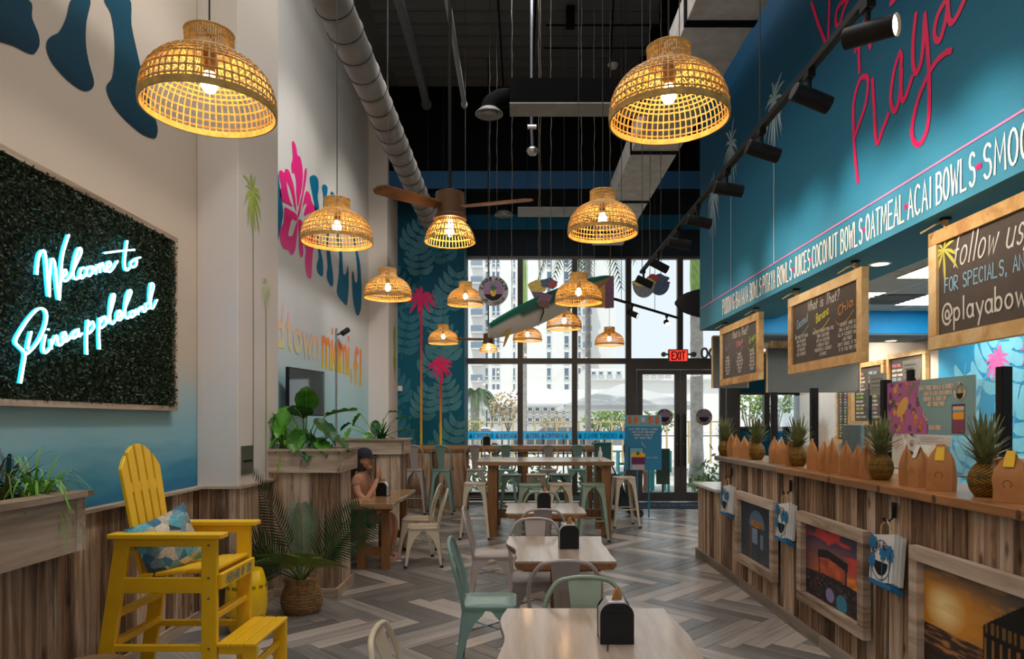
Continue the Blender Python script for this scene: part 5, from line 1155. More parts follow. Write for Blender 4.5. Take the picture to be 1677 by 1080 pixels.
chairs = [('teal', -.19, 4.62, -PI/2, 'pale teal metal chair side-on at the left of the second table'), ('greym', -.23, 6.28, -PI/2, 'grey metal chair side-on between the second and third tables'), ('greym', .27, 4.14, 0, 'grey-beige metal chair, its back to us, at the near end of the second table'),
          ('greym', .14, 5.3, PI, 'grey metal chair at the far end of the second table, facing us'), ('greym', .224, 6.4, 0, 'grey metal chair, its back to us, at the near end of the third table'), ('sage', .27, 7.42, PI, 'sage green metal chair at the far end of the third table'),
          ('sage', .337, 3.2, PI, 'sage green metal chair facing us behind the nearest table'), ('beige', -.27, 2.62, -PI/2, 'cream metal chair cut by the bottom picture edge, left of the nearest table'), ('beige', -1.08, 7.9, PI/2+.12, 'cream metal chair by the left live-edge table, nearest of the pair'), ('beige', -1.24, 8.55, PI/2, 'cream metal chair by the left live-edge table, farther of the pair')]
made = {}
def place(proto_fn, store, key, loc, rz, label):
    if key not in store:
        o = proto_fn(M[key]); store[key] = o; o.location = loc; o.rotation_euler = (0, 0, rz); o['label'] = label; return o
    return dup(store[key], loc, rz, label)
first = metal_seat('metal_chair', 'chair', .18, .45, .215, M['greym'], group=GC); n_used = False
def from_proto(first, paintkey, loc, rz, label, flag=[None]):
    if flag[0] is not first: flag[0] = first; o = first; o.location = loc; o.rotation_euler = (0, 0, rz); o['label'] = label
    else: o = dup(first, loc, rz, label)
    return o
def seat_row(first, rows, base):
    objs = []
    for i, (pk, x, y, rz, lab) in enumerate(rows):
        if i == 0: o = first; o.location = (x, y, 0); o.rotation_euler = (0, 0, rz); o['label'] = lab
        else: o = dup(first, (x, y, 0), rz, lab)
        objs.append((o, pk))
    for o, pk in objs:
        if pk != base: recolor(o, {M[base]: M[pk]})
seat_row(first, chairs, 'greym')
st1 = metal_seat('bar_stool', 'stool', .155, .79, .215, M['greym'], True, 1.22, True, group='bar stools with backs at the window counter')
rows = []
for i, (px, pk) in enumerate(((680, 'greym'), (724, 'teal'), (779, 'greym'), (829, 'teal'), (897, 'greym'), (944, 'teal'))):
    rows.append((pk, (px-848)*12.3/1125, 12.28, 0, ['grey high stool with a back before the leaf mural, leftmost at the window counter', 'teal high stool with a back before the leaf mural', 'grey high stool with a back under the edge of the leaf mural', 'teal high stool with a back before the first window mullion', 'grey high stool with a back before the second window bay', 'teal high stool with a back, rightmost at the window counter'][i]))
seat_row(st1, rows, 'greym')
st2 = metal_seat('backless_stool', 'stool', .155, .78, .215, M['greym'], False, 1, True, group='backless stools around the high table')
seat_row(st2, [('beige', -.60, 9.72, 0, 'cream backless stool at the left end of the high table'), ('sage', .17, 9.5, 0, 'sage backless stool at the near side of the high table, left of the middle'), ('beige', .58, 9.62, .1, 'cream backless stool at the near side of the high table, right of the middle'), ('sage', 1.04, 9.55, 0, 'sage backless stool at the near right corner of the high table'),
               ('teal', -.1, 11.2, 0, 'teal backless stool behind the high table, leftmost'), ('beige', .3, 11.25, 0, 'cream backless stool behind the high table, second from its left'), ('teal', .68, 11.3, .2, 'teal backless stool behind the high table, right of the middle'), ('beige', 1.66, 10.75, .1, 'cream backless stool at the right end of the high table')], 'greym')
# ---- slab tables
def live_slab(t, x0, x1, y0, y1, z, th_, m, seed, left=True, right=True, amp=.03, along='y'):
    q = random.Random(seed); n = 22; ph = [q.uniform(0, 6) for _ in range(6)]; secs = []
    for i in range(n+1):
        u = i/n; y = y0+(y1-y0)*u; w1 = amp*(math.sin(3.1*u+ph[0])+.6*math.sin(7*u+ph[1])+.3*math.sin(15*u+ph[2])); w2 = amp*(math.sin(2.6*u+ph[3])+.6*math.sin(6*u+ph[4])+.3*math.sin(13*u+ph[5]))
        a = x0+(w1 if left else 0); b_ = x1+(w2*.45 if right else 0); il = .022 if left else 0; ir = .022 if right else 0
        s_ = [(a+.004, z), (b_-.004, z), (b_, z-.006), (b_-ir*.3, z-th_*.5), (b_-ir, z-th_), (a+il, z-th_), (a+il*.3, z-th_*.5), (a, z-.006)]
        secs.append([(p, y, zz_) if along == 'y' else (y, p, zz_) for p, zz_ in s_])
    return MB().loft(secs).build('tabletop', m, t, smooth=35)
def crack(t, pts, z): 
    k = MB(); k.ribbon(pts, .007, lambda u, v: (u, v, z+.0012)); k.build('resin_crack', M['brownm'], t)
def cafe_table(label, x0, x1, y0, y1, seed):
    cx, cy_ = (x0+x1)/2, (y0+y1)/2; t = thing('slab_table', label, 'table', (cx, cy_, 0), 0, 'slab cafe tables'); w_, d_ = (x1-x0)/2, (y1-y0)/2
    tt = live_slab(t, -w_, w_, -d_, d_, .75, .014, M['slab'], seed); bk = live_slab(t, -w_, w_, -d_, d_, .7365, .04, M['post'], seed); bk.name = 'bark_underside'; crack(tt, cr([(.03, -.02), (.045, .1), (.035, .2)], 4), .75)
    for sy in (-1, 1):
        board(t, 'leg', M['post'], (0, sy*d_*.55, .36), (.1, .1, .676)); board(t, 'foot', M['post'], (0, sy*d_*.55, .03), (w_*1.3, .1, .06)); board(t, 'bearer', M['post'], (0, sy*d_*.55, .672), (w_*1.5, .09, .05))
    board(t, 'stretcher', M['post'], (0, 0, .22), (.06, d_*1.0, .09)); return t
cafe_table('nearest slab table with a pale live-edge wooden top, cut by the bottom picture edge', -.06, .70, 2.1, 3.3, 5)
cafe_table('second slab table from the camera, live-edge wooden top', -.05, .64, 4.4, 5.36, 8)
cafe_table('third slab table from the camera, before the high table', -.1, .66, 6.7, 7.53, 12)
# left booth table
t = thing('live_edge_table', 'warm brown live-edge table in the left booth beside the seated woman', 'table', (-1.62, 8.25, 0))
tt = live_slab(t, -.28, .28, -.82, .8, .75, .055, M['slabx'], 3, False, True, .035)
for sy in (-.6, .58):
    for sx in (-.12, .15): board(t, 'leg', M['post'], (sx, sy, .345), (.085, .085, .69))
    board(t, 'stretcher', M['post'], (.015, sy, .2), (.19, .05, .09)); board(t, 'bearer', M['post'], (.01, sy, .675), (.42, .08, .04))
board(t, 'long_rail', M['post'], (.01, 0, .63), (.05, 1.1, .08))
# high communal table
t = thing('high_table', 'long high communal table with thick slab top and square posts in mid room', 'table', (.4, 10.25, 0))
live_slab(t, -.6, .62, -.98, .96, 1.08, .06, M['slabx'], 9, True, True, .025, 'x')
for sx in (-.76, .86):
    for sy in (-.45, .3): board(t, 'leg', M['post'], (sx, sy, .51), (.13, .12, 1.02))
    board(t, 'side_stretcher', M['post'], (sx, -.07, .28), (.07, .65, .12)); board(t, 'bearer', M['post'], (sx, -.05, .99), (.1, .95, .06))
board(t, 'long_stretcher', M['post'], (.05, -.07, .28), (1.55, .07, .13))
# window counter
t = thing('window_counter', 'long wooden bar ledge along the leaf mural and windows', 'counter', (0, 12.85, 0))
board(t, 'ledge', M['slabx'], (-.44, 0, 1.165), (3.7, .42, .07)); board(t, 'apron', M['post'], (-.44, -.19, 1.11), (3.7, .03, .06))
cladding(t, M['old'], 'x', -2.28, -1.0, -.16, -1, .06, 1.09, .14, .26); MB().box(-2.28, -1.0, -.16, .24, 0, 1.1).build('carcass', M['old'], t)
for x in (-.96, .14, 1.33): board(t, 'post', M['post'], (x, -.1, .55), (.1, .1, 1.09))
# bench of the booth
t = thing('booth_bench', 'plain dark wooden bench along the left wall between the two planters', 'bench', (-2.32, 8.45, 0))
for i in range(3): board(t, 'seat_board', M['post'], (-.2+.18*i, 0, .44), (.17, 2.7, .035))
for y in (-1.25, 0, 1.25): board(t, 'leg', M['post'], (-.02, y, .21), (.45, .06, .42))
# napkin holders, bottle
def holder(x, y, z, rz, label):
    t = thing('napkin_holder', label, 'napkin holder', (x, y, z), rz, 'napkin holders on the tables')
    out = lambda s_, n=6: [(-.068*s_, 0), (.068*s_, 0)]+[(.068*s_-.048+.048*math.cos(math.radians(a)), .165*s_-.048+.048*math.sin(math.radians(a))) for a in range(0, 91, 18)]+[(-.068*s_+.048+.048*math.cos(math.radians(a)), .165*s_-.048+.048*math.sin(math.radians(a))) for a in range(90, 181, 18)]
    k = MB(); k.prism(out(1), lambda u, v, s_: (u, s_, v), -.058, -.05); k.build('front_plate', M['blackplas'], t, bevel=.002); k = MB(); k.prism(out(1), lambda u, v, s_: (u, s_, v), .05, .058); k.build('back_plate', M['blackplas'], t, bevel=.002)
    k = MB(); k.loft([[(x_, y_, z_) for x_, y_ in ((-.066, -.05), (.066, -.05), (.066, .05), (-.066, .05))] for z_ in (.004, .125)]+[[(x_, y_, .172) for x_, y_ in ((-.035, -.05), (.035, -.05), (.035, .05), (-.035, .05))]]); k.build('shell', mat('holder_silver', (.5, .5, .52), .35, .3) if 'hs' not in M else M['hs'], t, bevel=.008, seg=2)
    k = MB(); k.add([(-.02, -.03, .17), (.025, -.02, .17), (.012, 0, .222), (-.004, .01, .205), (.0, -.03, .215), (.03, .02, .19)], [(0, 1, 2), (0, 2, 3), (0, 4, 1), (1, 2, 5), (0, 3, 4)]); k.build('napkin', M['bag'], t); MB().box(-.035, .035, -.0595, -.058, .125, .129).build('slot_line', M['black'], t); return t
M['hs'] = mat('holder_silver', (.5, .5, .52), .35, .3)
holder(.40, 2.82, .75, 0, 'black napkin holder on the nearest table, largest in view'); holder(.36, 4.88, .75, .05, 'black napkin holder on the second table'); holder(.27, 7.1, .75, 0, 'black napkin holder on the third table'); holder(-1.62, 8.25, .75, -.2, 'black napkin holder on the left live-edge table')
holder(-.58, 12.8, 1.2, 0, 'small dark napkin box on the window counter')
t = thing('water_bottle', 'white squeeze bottle standing on the high table', 'bottle', (1.2, 10.0, 1.08)); MB().lathe([(.028, 0), (.03, .01), (.03, .1), (.022, .13), (.012, .145), (.012, .165), (.0, .17)], 16).build('body', M['white'], t, smooth=40); MB().lathe([(.014, .15), (.014, .18), (.006, .195), (0, .196)], 12).build('cap', M['white'], t)
t = thing('phone', 'dark phone lying on the left live-edge table', 'phone', (-1.7, 8.5, .75), .4); MB().box(-.035, .035, -.07, .07, 0, .009).build('body', M['blackplas'], t, bevel=.004); MB().box(-.031, .031, -.064, .064, .009, .0095).build('screen', mat('screen_black', (.02, .02, .025), .1), t)
t = thing('recycling_bin', 'teal square bin by the right end of the window counter', 'bin', (1.58, 12.85, 0)); MB().box(-.15, .15, -.15, .15, 0, 1.22).build('body', M['mint'], t, bevel=.01); MB().box(-.16, .16, -.16, .16, 1.22, 1.25).build('lid', M['mint'], t)
# ================================================================ LAMPS, DUCTS, SIGNS AND WHAT HANGS
TOP = 7.58
# ---- woven pendant lamps
def pendant_proto():
    t = thing('pendant_lamp', '-', 'pendant lamp', (0, 0, 0), 0, 'woven rattan pendant lamps')
    P = cr([(.25, 0), (.252, .03), (.247, .075), (.228, .125), (.19, .172), (.135, .205), (.1, .222), (.09, .245), (.09, .305)], 3); n = 60
    k = MB()
    for i in range(n):
        a = 2*PI*i/n; c_, s_ = math.cos(a), math.sin(a); pts = [(r*c_, r*s_, z) for r, z in P[::2]]; k.tube(pts, .0036, 4, caps=False)
    z0 = None; L = 0; prev = P[0]; rings = []
    for p in P[1:]:
        L += math.hypot(p[0]-prev[0], p[1]-prev[1]); prev = p
        if L > .0185: rings.append(p); L = 0
    for j, (r, z) in enumerate(rings): k.tube([((r+.0014*(1 if (i+j) % 2 else -1))*math.cos(2*PI*i/n), (r+.0014*(1 if (i+j) % 2 else -1))*math.sin(2*PI*i/n), z) for i in range(n)], .0038, 4, closed=True)
    k.build('shade', M['rattan'], t, smooth=80)
    k = MB(); k.lathe([(.256, -.008), (.2575, .018), (.2505, .018), (.249, -.008), (.256, -.008)], 48, caps=False); k.build('rim', M['rattan'], t, smooth=80); k = MB(); k.tube([(.09*math.cos(2*PI*i/32), .09*math.sin(2*PI*i/32), .305) for i in range(32)], .006, 5, closed=True); k.build('neck_ring', M['rattan'], t, smooth=80)
    MB().lathe([(.0, .15), (.021, .15), (.024, .17), (.024, .26), (.012, .275), (0, .276)], 16).build('socket', M['brownm'], t, smooth=40)
    MB().lathe([(.002, .068), (.02, .075), (.031, .095), (.03, .115), (.02, .138), (.016, .15)], 16).build('bulb', M['bulb'], t, smooth=80)
    k = MB(); k.bar((-.09, 0, .3), (.09, 0, .3), .006, .006); k.bar((0, -.09, .3), (0, .09, .3), .006, .006); k.build('spider', M['brownm'], t)
    MB().tube([(0, 0, .27), (0, 0, TOP-2.97)], .0035, 5).build('cord', M['cordm'], t)
    return t
PL = [(-1.23, 2.74, 2.89, 'large woven pendant lamp at upper left, in front of the white pilaster'), (.65, 2.96, 2.95, 'large woven pendant lamp at upper middle right, its open underside lit'), (-1.31, 4.98, 2.95, 'woven pendant lamp in front of the pink flower painting'), (.62, 5.02, 3.02, 'woven pendant lamp above the surfboard, in front of the blue band'),
      (-1.40, 7.4, 2.98, 'woven pendant lamp against the far white pilaster'), (.655, 7.4, 2.93, 'woven pendant lamp overlapping the hanging surfboard'), (-.74, 9.7, 3.3, 'woven pendant lamp between the leaf mural and the round hanging sign'), (.675, 10.0, 3.0, 'woven pendant lamp just below the surfboard, partly behind a nearer lamp'),
      (-1.27, 11.7, 2.98, 'woven pendant lamp wholly in front of the leaf mural, above the lower pink palm'), (.17, 12.1, 3.07, 'woven pendant lamp beneath the tail half of the surfboard, before the first mullion'), (1.6, 12.0, 2.98, 'greyish woven pendant lamp in the third window bay, right of the surfboard')]
pl = pendant_proto()
for i, (x, y, z, lab) in enumerate(PL):
    if i == 0: pl.location = (x, y, z); pl['label'] = lab
    else: dup(pl, (x, y, z), .3*i, lab)
# ---- ceiling fans with lampshades
def fan(loc, rz, label):
    t = thing('ceiling_fan', label, 'ceiling fan', loc, rz, 'wooden ceiling fans with shades'); n = 44
    P = [(.15, 0), (.14, .04), (.12, .08), (.09, .115), (.07, .13)]; k = MB()
    for i in range(n): a = 2*PI*i/n; k.tube([(r*math.cos(a), r*math.sin(a), z) for r, z in P], .0035, 4, caps=False)
    for r, z in P: k.tube([(r*math.cos(2*PI*i/36), r*math.sin(2*PI*i/36), z) for i in range(36)], .004, 4, closed=True)
    k.build('shade', M['rattan'], t, smooth=80)
    MB().lathe([(0, .13), (.1, .13), (.1, .15), (.085, .16), (.085, .29), (.03, .31), (0, .31)], 28).build('motor_housing', M['brownm'], t, smooth=40)
    MB().lathe([(.002, .03), (.018, .04), (.026, .06), (.02, .09), (.014, .13)], 14).build('bulb', M['bulb'], t, smooth=80)
    for i in range(3):
        a = 2*PI*i/3; k = MB(); secs = []
        for u, w_ in ((.08, .03), (.13, .045), (.3, .055), (.48, .05), (.51, .025)):
            secs.append([(u*math.cos(a)-v*w_*math.sin(a), u*math.sin(a)+v*w_*math.cos(a), .2+.2*w_*v+h) for v, h in ((-1, 0), (1, 0), (1, .008), (-1, .008))])
        k.loft(secs); k.build('blade', M['post'], t)
    MB().tube([(0, 0, .3), (0, 0, TOP-loc[2])], .011, 8).build('down_rod', M['black'], t); return t
fan((-.405, 4.1, 2.72), -.3, 'brown ceiling fan with a ribbed lampshade, below the spiral duct'); fan((-.48, 11.2, 2.78), 1.1, 'small distant ceiling fan with lampshade in the first window bay')
# ---- track lighting
def track(name, label, a, b_, heads, hang, aim, es):
    t = thing(name, label, 'track light', (0, 0, 0)); k = MB(); k.bar(a, b_, .035, .03); k.build('rail', M['black'], t)
    for u in hang: p = Vector(a).lerp(Vector(b_), u); MB().tube([p, (p.x, p.y, TOP)], .004, 5).build('suspension_wire', M['cordm'], t)
    for i, (u, dr, ln) in enumerate(heads):
        p = Vector(a).lerp(Vector(b_), u); dr = Vector(dr).normalized(); k = MB(); k.box(p.x-.018, p.x+.018, p.y-.03, p.y+.03, p.z-.045, p.z-.012); k.tube([p-Vector((0, 0, .04)), p-Vector((0, 0, .1))], .012, 8); k.build('bracket', M['black'], t)
        c = p-Vector((0, 0, .135)); h0, h1 = c-dr*ln*.45, c+dr*ln*.55; k = MB(); k.tube([h0, h0+dr*.004, h1-dr*.004, h1], [.038, .042, .042, .042], 24, caps=False); x = dr.orthogonal().normalized(); y = dr.cross(x)
        k.face([h0+(x*math.cos(q_)+y*math.sin(q_))*.038 for q_ in [2*PI*j/24 for j in range(24)]]); hd = k.build('lamp_head', M['black'], t, smooth=40)
        k = MB(); k.face([h1-dr*.012+(x*math.cos(q_)+y*math.sin(q_))*.04 for q_ in [2*PI*j/24 for j in range(24)]]); k.build('lens', M['spot'], hd)
        if es[i]: lamp('track_spot', 'SPOT', h1+dr*.01, h1+dr*2, es[i], (1, .93, .82), spot_size=math.radians(78), spot_blend=1.0, shadow_soft_size=.035)
    return t
A_, B_ = (1.4, 1.2, 3.34), (1.4, 7.8, 3.34); yy = lambda y: (y-1.2)/6.6
track('track_light', 'long black track light running over the room towards the windows, aimed at the blue wall', A_, B_,
      [(yy(2.75), (.66, -.74, -.12), .2), (yy(3.3), (.9, .1, -.3), .19), (yy(3.95), (.9, .05, -.26), .19), (yy(4.6), (1, .0, -.16), .19), (yy(5.35), (1, .05, -.18), .19), (yy(6.0), (1, .0, -.18), .19), (yy(6.85), (.9, .2, -.4), .19), (yy(7.65), (.9, .1, -.4), .19), (yy(1.9), (1, .1, -.2), .19)],
      (.42, .72, .99), None, [34, 40, 38, 36, 30, 24, 16, 12, 40])
track('track_light', 'short black track light hung slantwise in front of the upper door windows', (1.33, 9.5, 3.34), (2.62, 11.25, 3.34), [(.25, (.8, -.3, -.4), .17), (.8, (.1, -.8, -.6), .1)], (.1, .6), None, [0, 0])
# ---- ducts and pipes
t = thing('spiral_duct', 'long round grey spiral duct sloping along the top of the left wall', 'duct', (-1.52, 0, 5.1)); k = MB(); secs = []
ys = [1.0+.36*i for i in range(32)]
for y in ys:
    for dy, r in ((0, .152), (.012, .159), (.024, .152)): secs.append((y+dy, r))
k.tube([(0, y, 0) for y, r in secs], [r for y, r in secs], 32); k.build('duct_run', M['duct'], t, smooth=50)
for y in ys:
    k = MB(); k.tube([(.1585*math.cos(2*PI*i/32), y+.012+.05*math.sin(2*PI*i/32), .1585*math.sin(2*PI*i/32)) for i in range(32)], .0035, 5, closed=True); k.build('seam', M['blackplas'], t)
for y in (4, 8, 11.6): MB().tube([(0, y, .16), (0, y, TOP-5.1)], .004, 5).build('hanger', M['cordm'], t)
t = thing('main_air_duct', 'grey rectangular air duct running to the windows beside the blue wall', 'duct', (1.77, 0, 5.13)); MB().box(-.3, .3, 2.5, 13.6, 0, .3).build('duct_run', mat('main_duct_grey', (.5, .49, .47), .7, 0, var=.2), t)
for y in (4.4, 5.5, 5.96, 8.85, 10.85, 12.6): MB().box(-.31, .31, y, y+.09, -.012, .31).build('seam_collar', M['blackp'], t)
for y in (6, 9.5, 12): MB().tube([(-.28, y, .3), (-.28, y, TOP-5.13)], .005, 5).build('hanger', M['cordm'], t)
def branch(label, y0, y1, xl, zb, dx, dz):
    t = thing('branch_duct', label, 'duct', (0, y0, zb)); MB().box(xl, 1.47, 0, y1-y0, .004, .27).build('duct_side', M['blackp'], t); MB().box(xl, 1.47, 0, y1-y0, -.012, .004).build('duct_base', M['duct'], t)
    ym = (y1-y0)/2; k = MB(); k.tube(cr([(xl+.02, ym, .13), (xl-.1, ym, .12), (xl-.2, ym, .06), (dx, ym, -.02+dz*0)], 6), .1, 18); k.build('elbow', M['blackp'], t, smooth=60)
    r = .155; k = MB(); zd = dz; k.lathe([(.1, zd+.05), (r, zd), (r, zd-.012), (r*.8, zd+.012), (r*.78, zd-.004), (r*.58, zd+.014), (r*.56, zd), (r*.36, zd+.016), (r*.34, zd+.004), (r*.12, zd+.012), (0, zd+.012)], 32, c=(dx, ym, 0)); k.build('diffuser', mat('diffuser_grey', (.2, .2, .19), .5, .4) if 'df' not in M else M['df'], t, smooth=30); return t
M['df'] = mat('diffuser_grey', (.2, .2, .19), .5, .4)
branch('nearer cross duct with a black side and pale underside, ending in a ringed diffuser', 7.5, 7.82, -.09, 5.13, -.32, -.05); branch('farther cross duct before the windows, ending in a round diffuser', 11.1, 11.6, -.0, 5.11, -.23, -.05)
def pipe(name, label, pts, r, m, cat='pipe'):
    t = thing(name, label, cat, (0, 0, 0)); MB().tube(cr(pts, 4) if len(pts) > 2 else pts, r, 12).build('run', m, t, smooth=60); k = MB(); p = Vector(pts[-1]); q_ = Vector(pts[-2]); d = (p-q_).normalized(); k.tube([p-d*.06, p], r*1.3, 12); k.build('end_cap', m, t); return t
pgrey = mat('pipe_grey', (.2, .2, .2), .5, .3)
pipe('ceiling_pipe', 'straight pale pipe with an open end below the dark ceiling', [(-.74, 4, 6.15), (-.76, 9.8, 6.15)], .034, pgrey)
pipe('ceiling_pipe', 'dark grey pipe with an elbow near the top of the spiral duct', [(-2.4, 7.9, 6.85), (-1.75, 8.0, 6.85), (-1.5, 8.2, 6.85), (-1.47, 9.2, 6.85), (-1.48, 10.6, 6.85), (-1.5, 11.3, 6.85)], .065, mat('pipe_dark', (.07, .07, .07), .6))
for i, (a, b_) in enumerate((((-.3, 6.5, 7.5), (-.25, 12.1, 7.5)), ((.25, 6.5, 7.5), (.25, 12.1, 7.5)), ((1.0, 6.5, 7.4), (1.6, 12.1, 7.4)), ((-1.0, 6.5, 7.5), (-1.0, 12.1, 7.5)))): pipe('conduit', ('thin black conduit left of the dome camera pole, under the ceiling deck', 'thin black conduit passing right of the dome camera pole', 'thin black conduit slanting towards the main duct', 'thin black conduit between the two ceiling pipes')[i], [a, b_], .012, M['blackp'])
for i, (y, x0, x1) in enumerate(((9.8, .4, 2.2), (10.4, .4, 2.2))): pipe('conduit', ('thin black cross conduit, nearer of the two at the right of the deck', 'thin black cross conduit, farther of the two at the right of the deck')[i], [(x0, y, 7.3), (x1, y, 7.3)], .012, M['blackp'])
t = thing('junction_box', 'small black junction box on the ceiling deck above the nearer cross duct', 'box', (.75, 9.8, 7.3)); MB().box(-.06, .06, -.06, .06, -.03, .25).build('body', M['blackp'], t)
t = thing('dome_camera', 'pale dome camera on the end of a hanging conduit', 'camera', (.18, 8.5, 4.93)); MB().lathe([(.0, 0), (.05, .02), (.075, .06), (.07, .09), (.03, .12), (0, .12)], 20).build('dome', M['steel'], t, smooth=50); MB().tube([(0, 0, .1), (-.01, 0, .34), (-.01, 0, TOP-4.93)], .018, 8).build('conduit', mat('conduit_blue_grey', (.12, .14, .16), .4, .5), t); MB().tube([(-.06, 0, .36), (.05, 0, .36)], .03, 8).build('coupling', M['steel'], t)
t = thing('smoke_detector', 'white smoke detector on the ceiling above the right large pendant', 'detector', (1.58, 11.4, 7.56)); MB().lathe([(0, -.05), (.06, -.05), (.09, 0), (.09, .03), (0, .03)], 20).build('body', M['white'], t, smooth=40)
# ---- three framed chalkboards hung from the soffit
def sign(label, y0, y1, z0, z1, seed):
    """y0 = far end. children: board, four rails, ropes; returns the thing and its writing plane"""
    t = thing('hanging_chalkboard', label, 'sign', (2.4, y0, z0), 0, 'framed chalkboards above the counter'); L = y0-y1; h = z1-z0; fw = .075
    MB().box(-.008, .008, -L+fw*.6, -fw*.6, fw*.6, h-fw*.6).build('board', M['chalk'], t)
    for c_, s_ in (((0, -L/2, h-fw/2), (.05, L, fw)), ((0, -L/2, fw/2), (.05, L, fw)), ((0, -fw/2, h/2), (.05, fw, h-2*fw-.004)), ((0, -L+fw/2, h/2), (.05, fw, h-2*fw-.004))): board(t, 'frame_rail', M['pine'], c_, s_)
    for yy_ in (-.12, -L+.14):
        r = MB().tube([(0, yy_, h-.02), (0, yy_+.004, h+.03), (0, yy_, 2.79-z0)], .009, 6).build('rope', M['rope'], t); k = MB(); k.lathe([(.0, -.02), (.018, -.012), (.018, .012), (0, .02)], 8, c=(0, yy_, h+.035)); k.build('knot', M['rope'], r, smooth=60)
        MB().tube([(0, yy_, h+.045), (-.04, yy_+.04, h+.03), (-.08, yy_+.1, h+.0)], .006, 5).build('rope_end', M['rope'], t); MB().lathe([(.03, 0), (.03, -.012), (0, -.014)], 14, c=(0, yy_, 2.79-z0)).build('ceiling_hook', M['black'], t)
    return t, (lambda u, v: (-.0095, -u, v)), L, h
def chalk(t, f, s, u, v, h, lw, m, length=None, slant=0, wf=.5, rise=0):
    k = MB(); g = (lambda a, b_: f(a, b_+rise*(a-u))) if rise else f; text(k, s, g, u, v, h, lw, wf=wf, length=length, slant=slant); k.build('chalk_lettering', m, t)
def block(t, f, lines, uc, v, h, m, wmax):
    for i, s in enumerate(lines): k = MB(); ln = min(wmax, len(s)*h*.66); text(k, s, f, uc-ln/2, v-i*h*1.55, h, .005, length=ln); k.build('chalk_lettering', m, t)
def swash(t, f, u, v, w_, m): k = MB(); k.ribbon(cr([(u-w_*.55, v-.02), (u-w_*.35, v-.05), (u+w_*.1, v-.035), (u+w_*.5, v+.02)], 5), .007, f); k.build('chalk_stroke', m, t)
t, f, L, h = sign('framed chalkboard farthest along the counter, over the low counter end', 8.08, 6.77, 2.06, 2.73, 1)
chalk(t, f, 'What is That?', .42, h-.165, .08, .009, M['chalkw'], length=.52, slant=.2)
for u, wt, m_ in ((.27, 'Acai', M['chalkv']), (.68, 'Pitaya', M['chalkp']), (1.08, 'Green', M['chalkg'])): chalk(t, f, wt, u-.1, h-.285, .07, .01, m_, length=.2, rise=.2); swash(t, f, u, h-.3, .22, m_)
for u, ln_ in ((.26, ('SOURCED', 'FROM BRAZIL', 'ACAI BERRY', 'BLEND WITH', 'BANANA AND', 'COCONUT')), (.68, ('DRAGON', 'FRUIT BASE', 'WITH PINEAPPLE', 'COCONUT MILK', 'AND MANGO', 'BLEND')), (1.07, ('NEW BASE', 'MADE FROM', 'KALE AND', 'PINEAPPLE', 'BANANA AND', 'COCONUT'))): block(t, f, ln_, u, h-.37, .0235, M['chalkw'], .34)
t, f, L, h = sign('framed chalkboard in the middle of the three over the counter', 6.04, 4.745, 2.06, 2.72, 2)
chalk(t, f, 'What is That?', .37, h-.165, .08, .009, M['chalkw'], length=.56, slant=.2)
for u, wt, m_ in ((.26, 'Coconut', M['chalkb']), (.64, 'Banana', M['chalky']), (1.02, 'Chia', M['chalko'])): chalk(t, f, wt, u-.1, h-.285, .07, .01, m_, length=.22, rise=.2); swash(t, f, u, h-.3, .26, m_)
for u, ln_ in ((.25, ('THE MEAT OF YOUNG', 'RAW COCONUTS', 'WITH A TOUCH', 'OF COCONUT', 'LITE COCONUT')), (.66, ('BANANA STRAIGHT FROM THE', 'TREE & BLENDED', 'INTO AN AWESOME', '& CREAMY TREAT', 'PINEAPPLE & COCONUT', '& MANGO')), (1.06, ('COCONUT MADE IN', 'CHIA & OATS & OIL', 'ALL IN COCONUT MILK', 'AND FRUIT', "DON'T KNOCK IT 'TIL", 'IT IS YOU TRY IT!'))): block(t, f, ln_, u, h-.37, .0235, M['chalkw'], .36)
t, f, L, h = sign('nearest framed chalkboard, with the social media handle, cut by the right picture edge', 3.976, 2.67, 2.06, 2.73, 3)
chalk(t, f, 'follow us/ tag us', .2, h-.235, .17, .011, M['chalkw'], length=1.02, slant=.25)
chalk(t, f, 'FOR SPECIALS, ANNOUNCEMENTS', .13, h-.36, .075, .008, M['chalkb'], length=1.08); chalk(t, f, '@playabowlsmiami', .11, h-.53, .12, .013, M['chalkw'], length=1.08)
k = MB(); star_palm(k, f, .12, h-.12, .15, .15, 9, 4, .07, .3); k.build('chalk_palm', M['chalky'], t)
# ---- kitchen: hanging board backs, menu boards, screens
def plain_board(name, label, x0, x1, y, z0, z1, cat='sign', ztop=2.6):
    t = thing(name, label, cat, ((x0+x1)/2, y, z0)); w_ = (x1-x0)/2; MB().box(-w_, w_, 0, .03, 0, z1-z0).build('panel', M['greyb'], t); k = MB(); k.box(-w_-.012, -w_, -.005, .035, 0, z1-z0); k.box(w_, w_+.012, -.005, .035, 0, z1-z0); k.box(-w_, w_, -.005, .035, z1-z0, z1-z0+.015); k.build('edge', M['pine'], t)
    for x in (-w_+.1, w_-.1): MB().tube([(x, .015, z1-z0), (x, .015, ztop-z0)], .006, 5).build('wire', M['black'], t)
plain_board('menu_board_back', 'wide blank dark grey back of a menu board behind the middle chalkboard', 2.98, 4.08, 8.2, 1.99, 2.52); plain_board('menu_board_back', 'blank dark grey board hanging behind the farthest chalkboard', 2.43, 2.86, 8.55, 2.06, 2.7, ztop=2.79)
t = thing('timber_frame_top', 'slatted wooden top of a frame hanging left of the wide blank board', 'frame', (2.98, 8.02, 2.53)); 
for i in range(6): board(t, 'slat', M['pine'], (-.02+.05*i, 0, .03), (.046, .03, .06))
board(t, 'rail', M['pine'], (.11, .0, -.01), (.32, .035, .02)); MB().tube([(.1, 0, .05), (.1, 0, .085)], .006, 5).build('wire', M['black'], t)
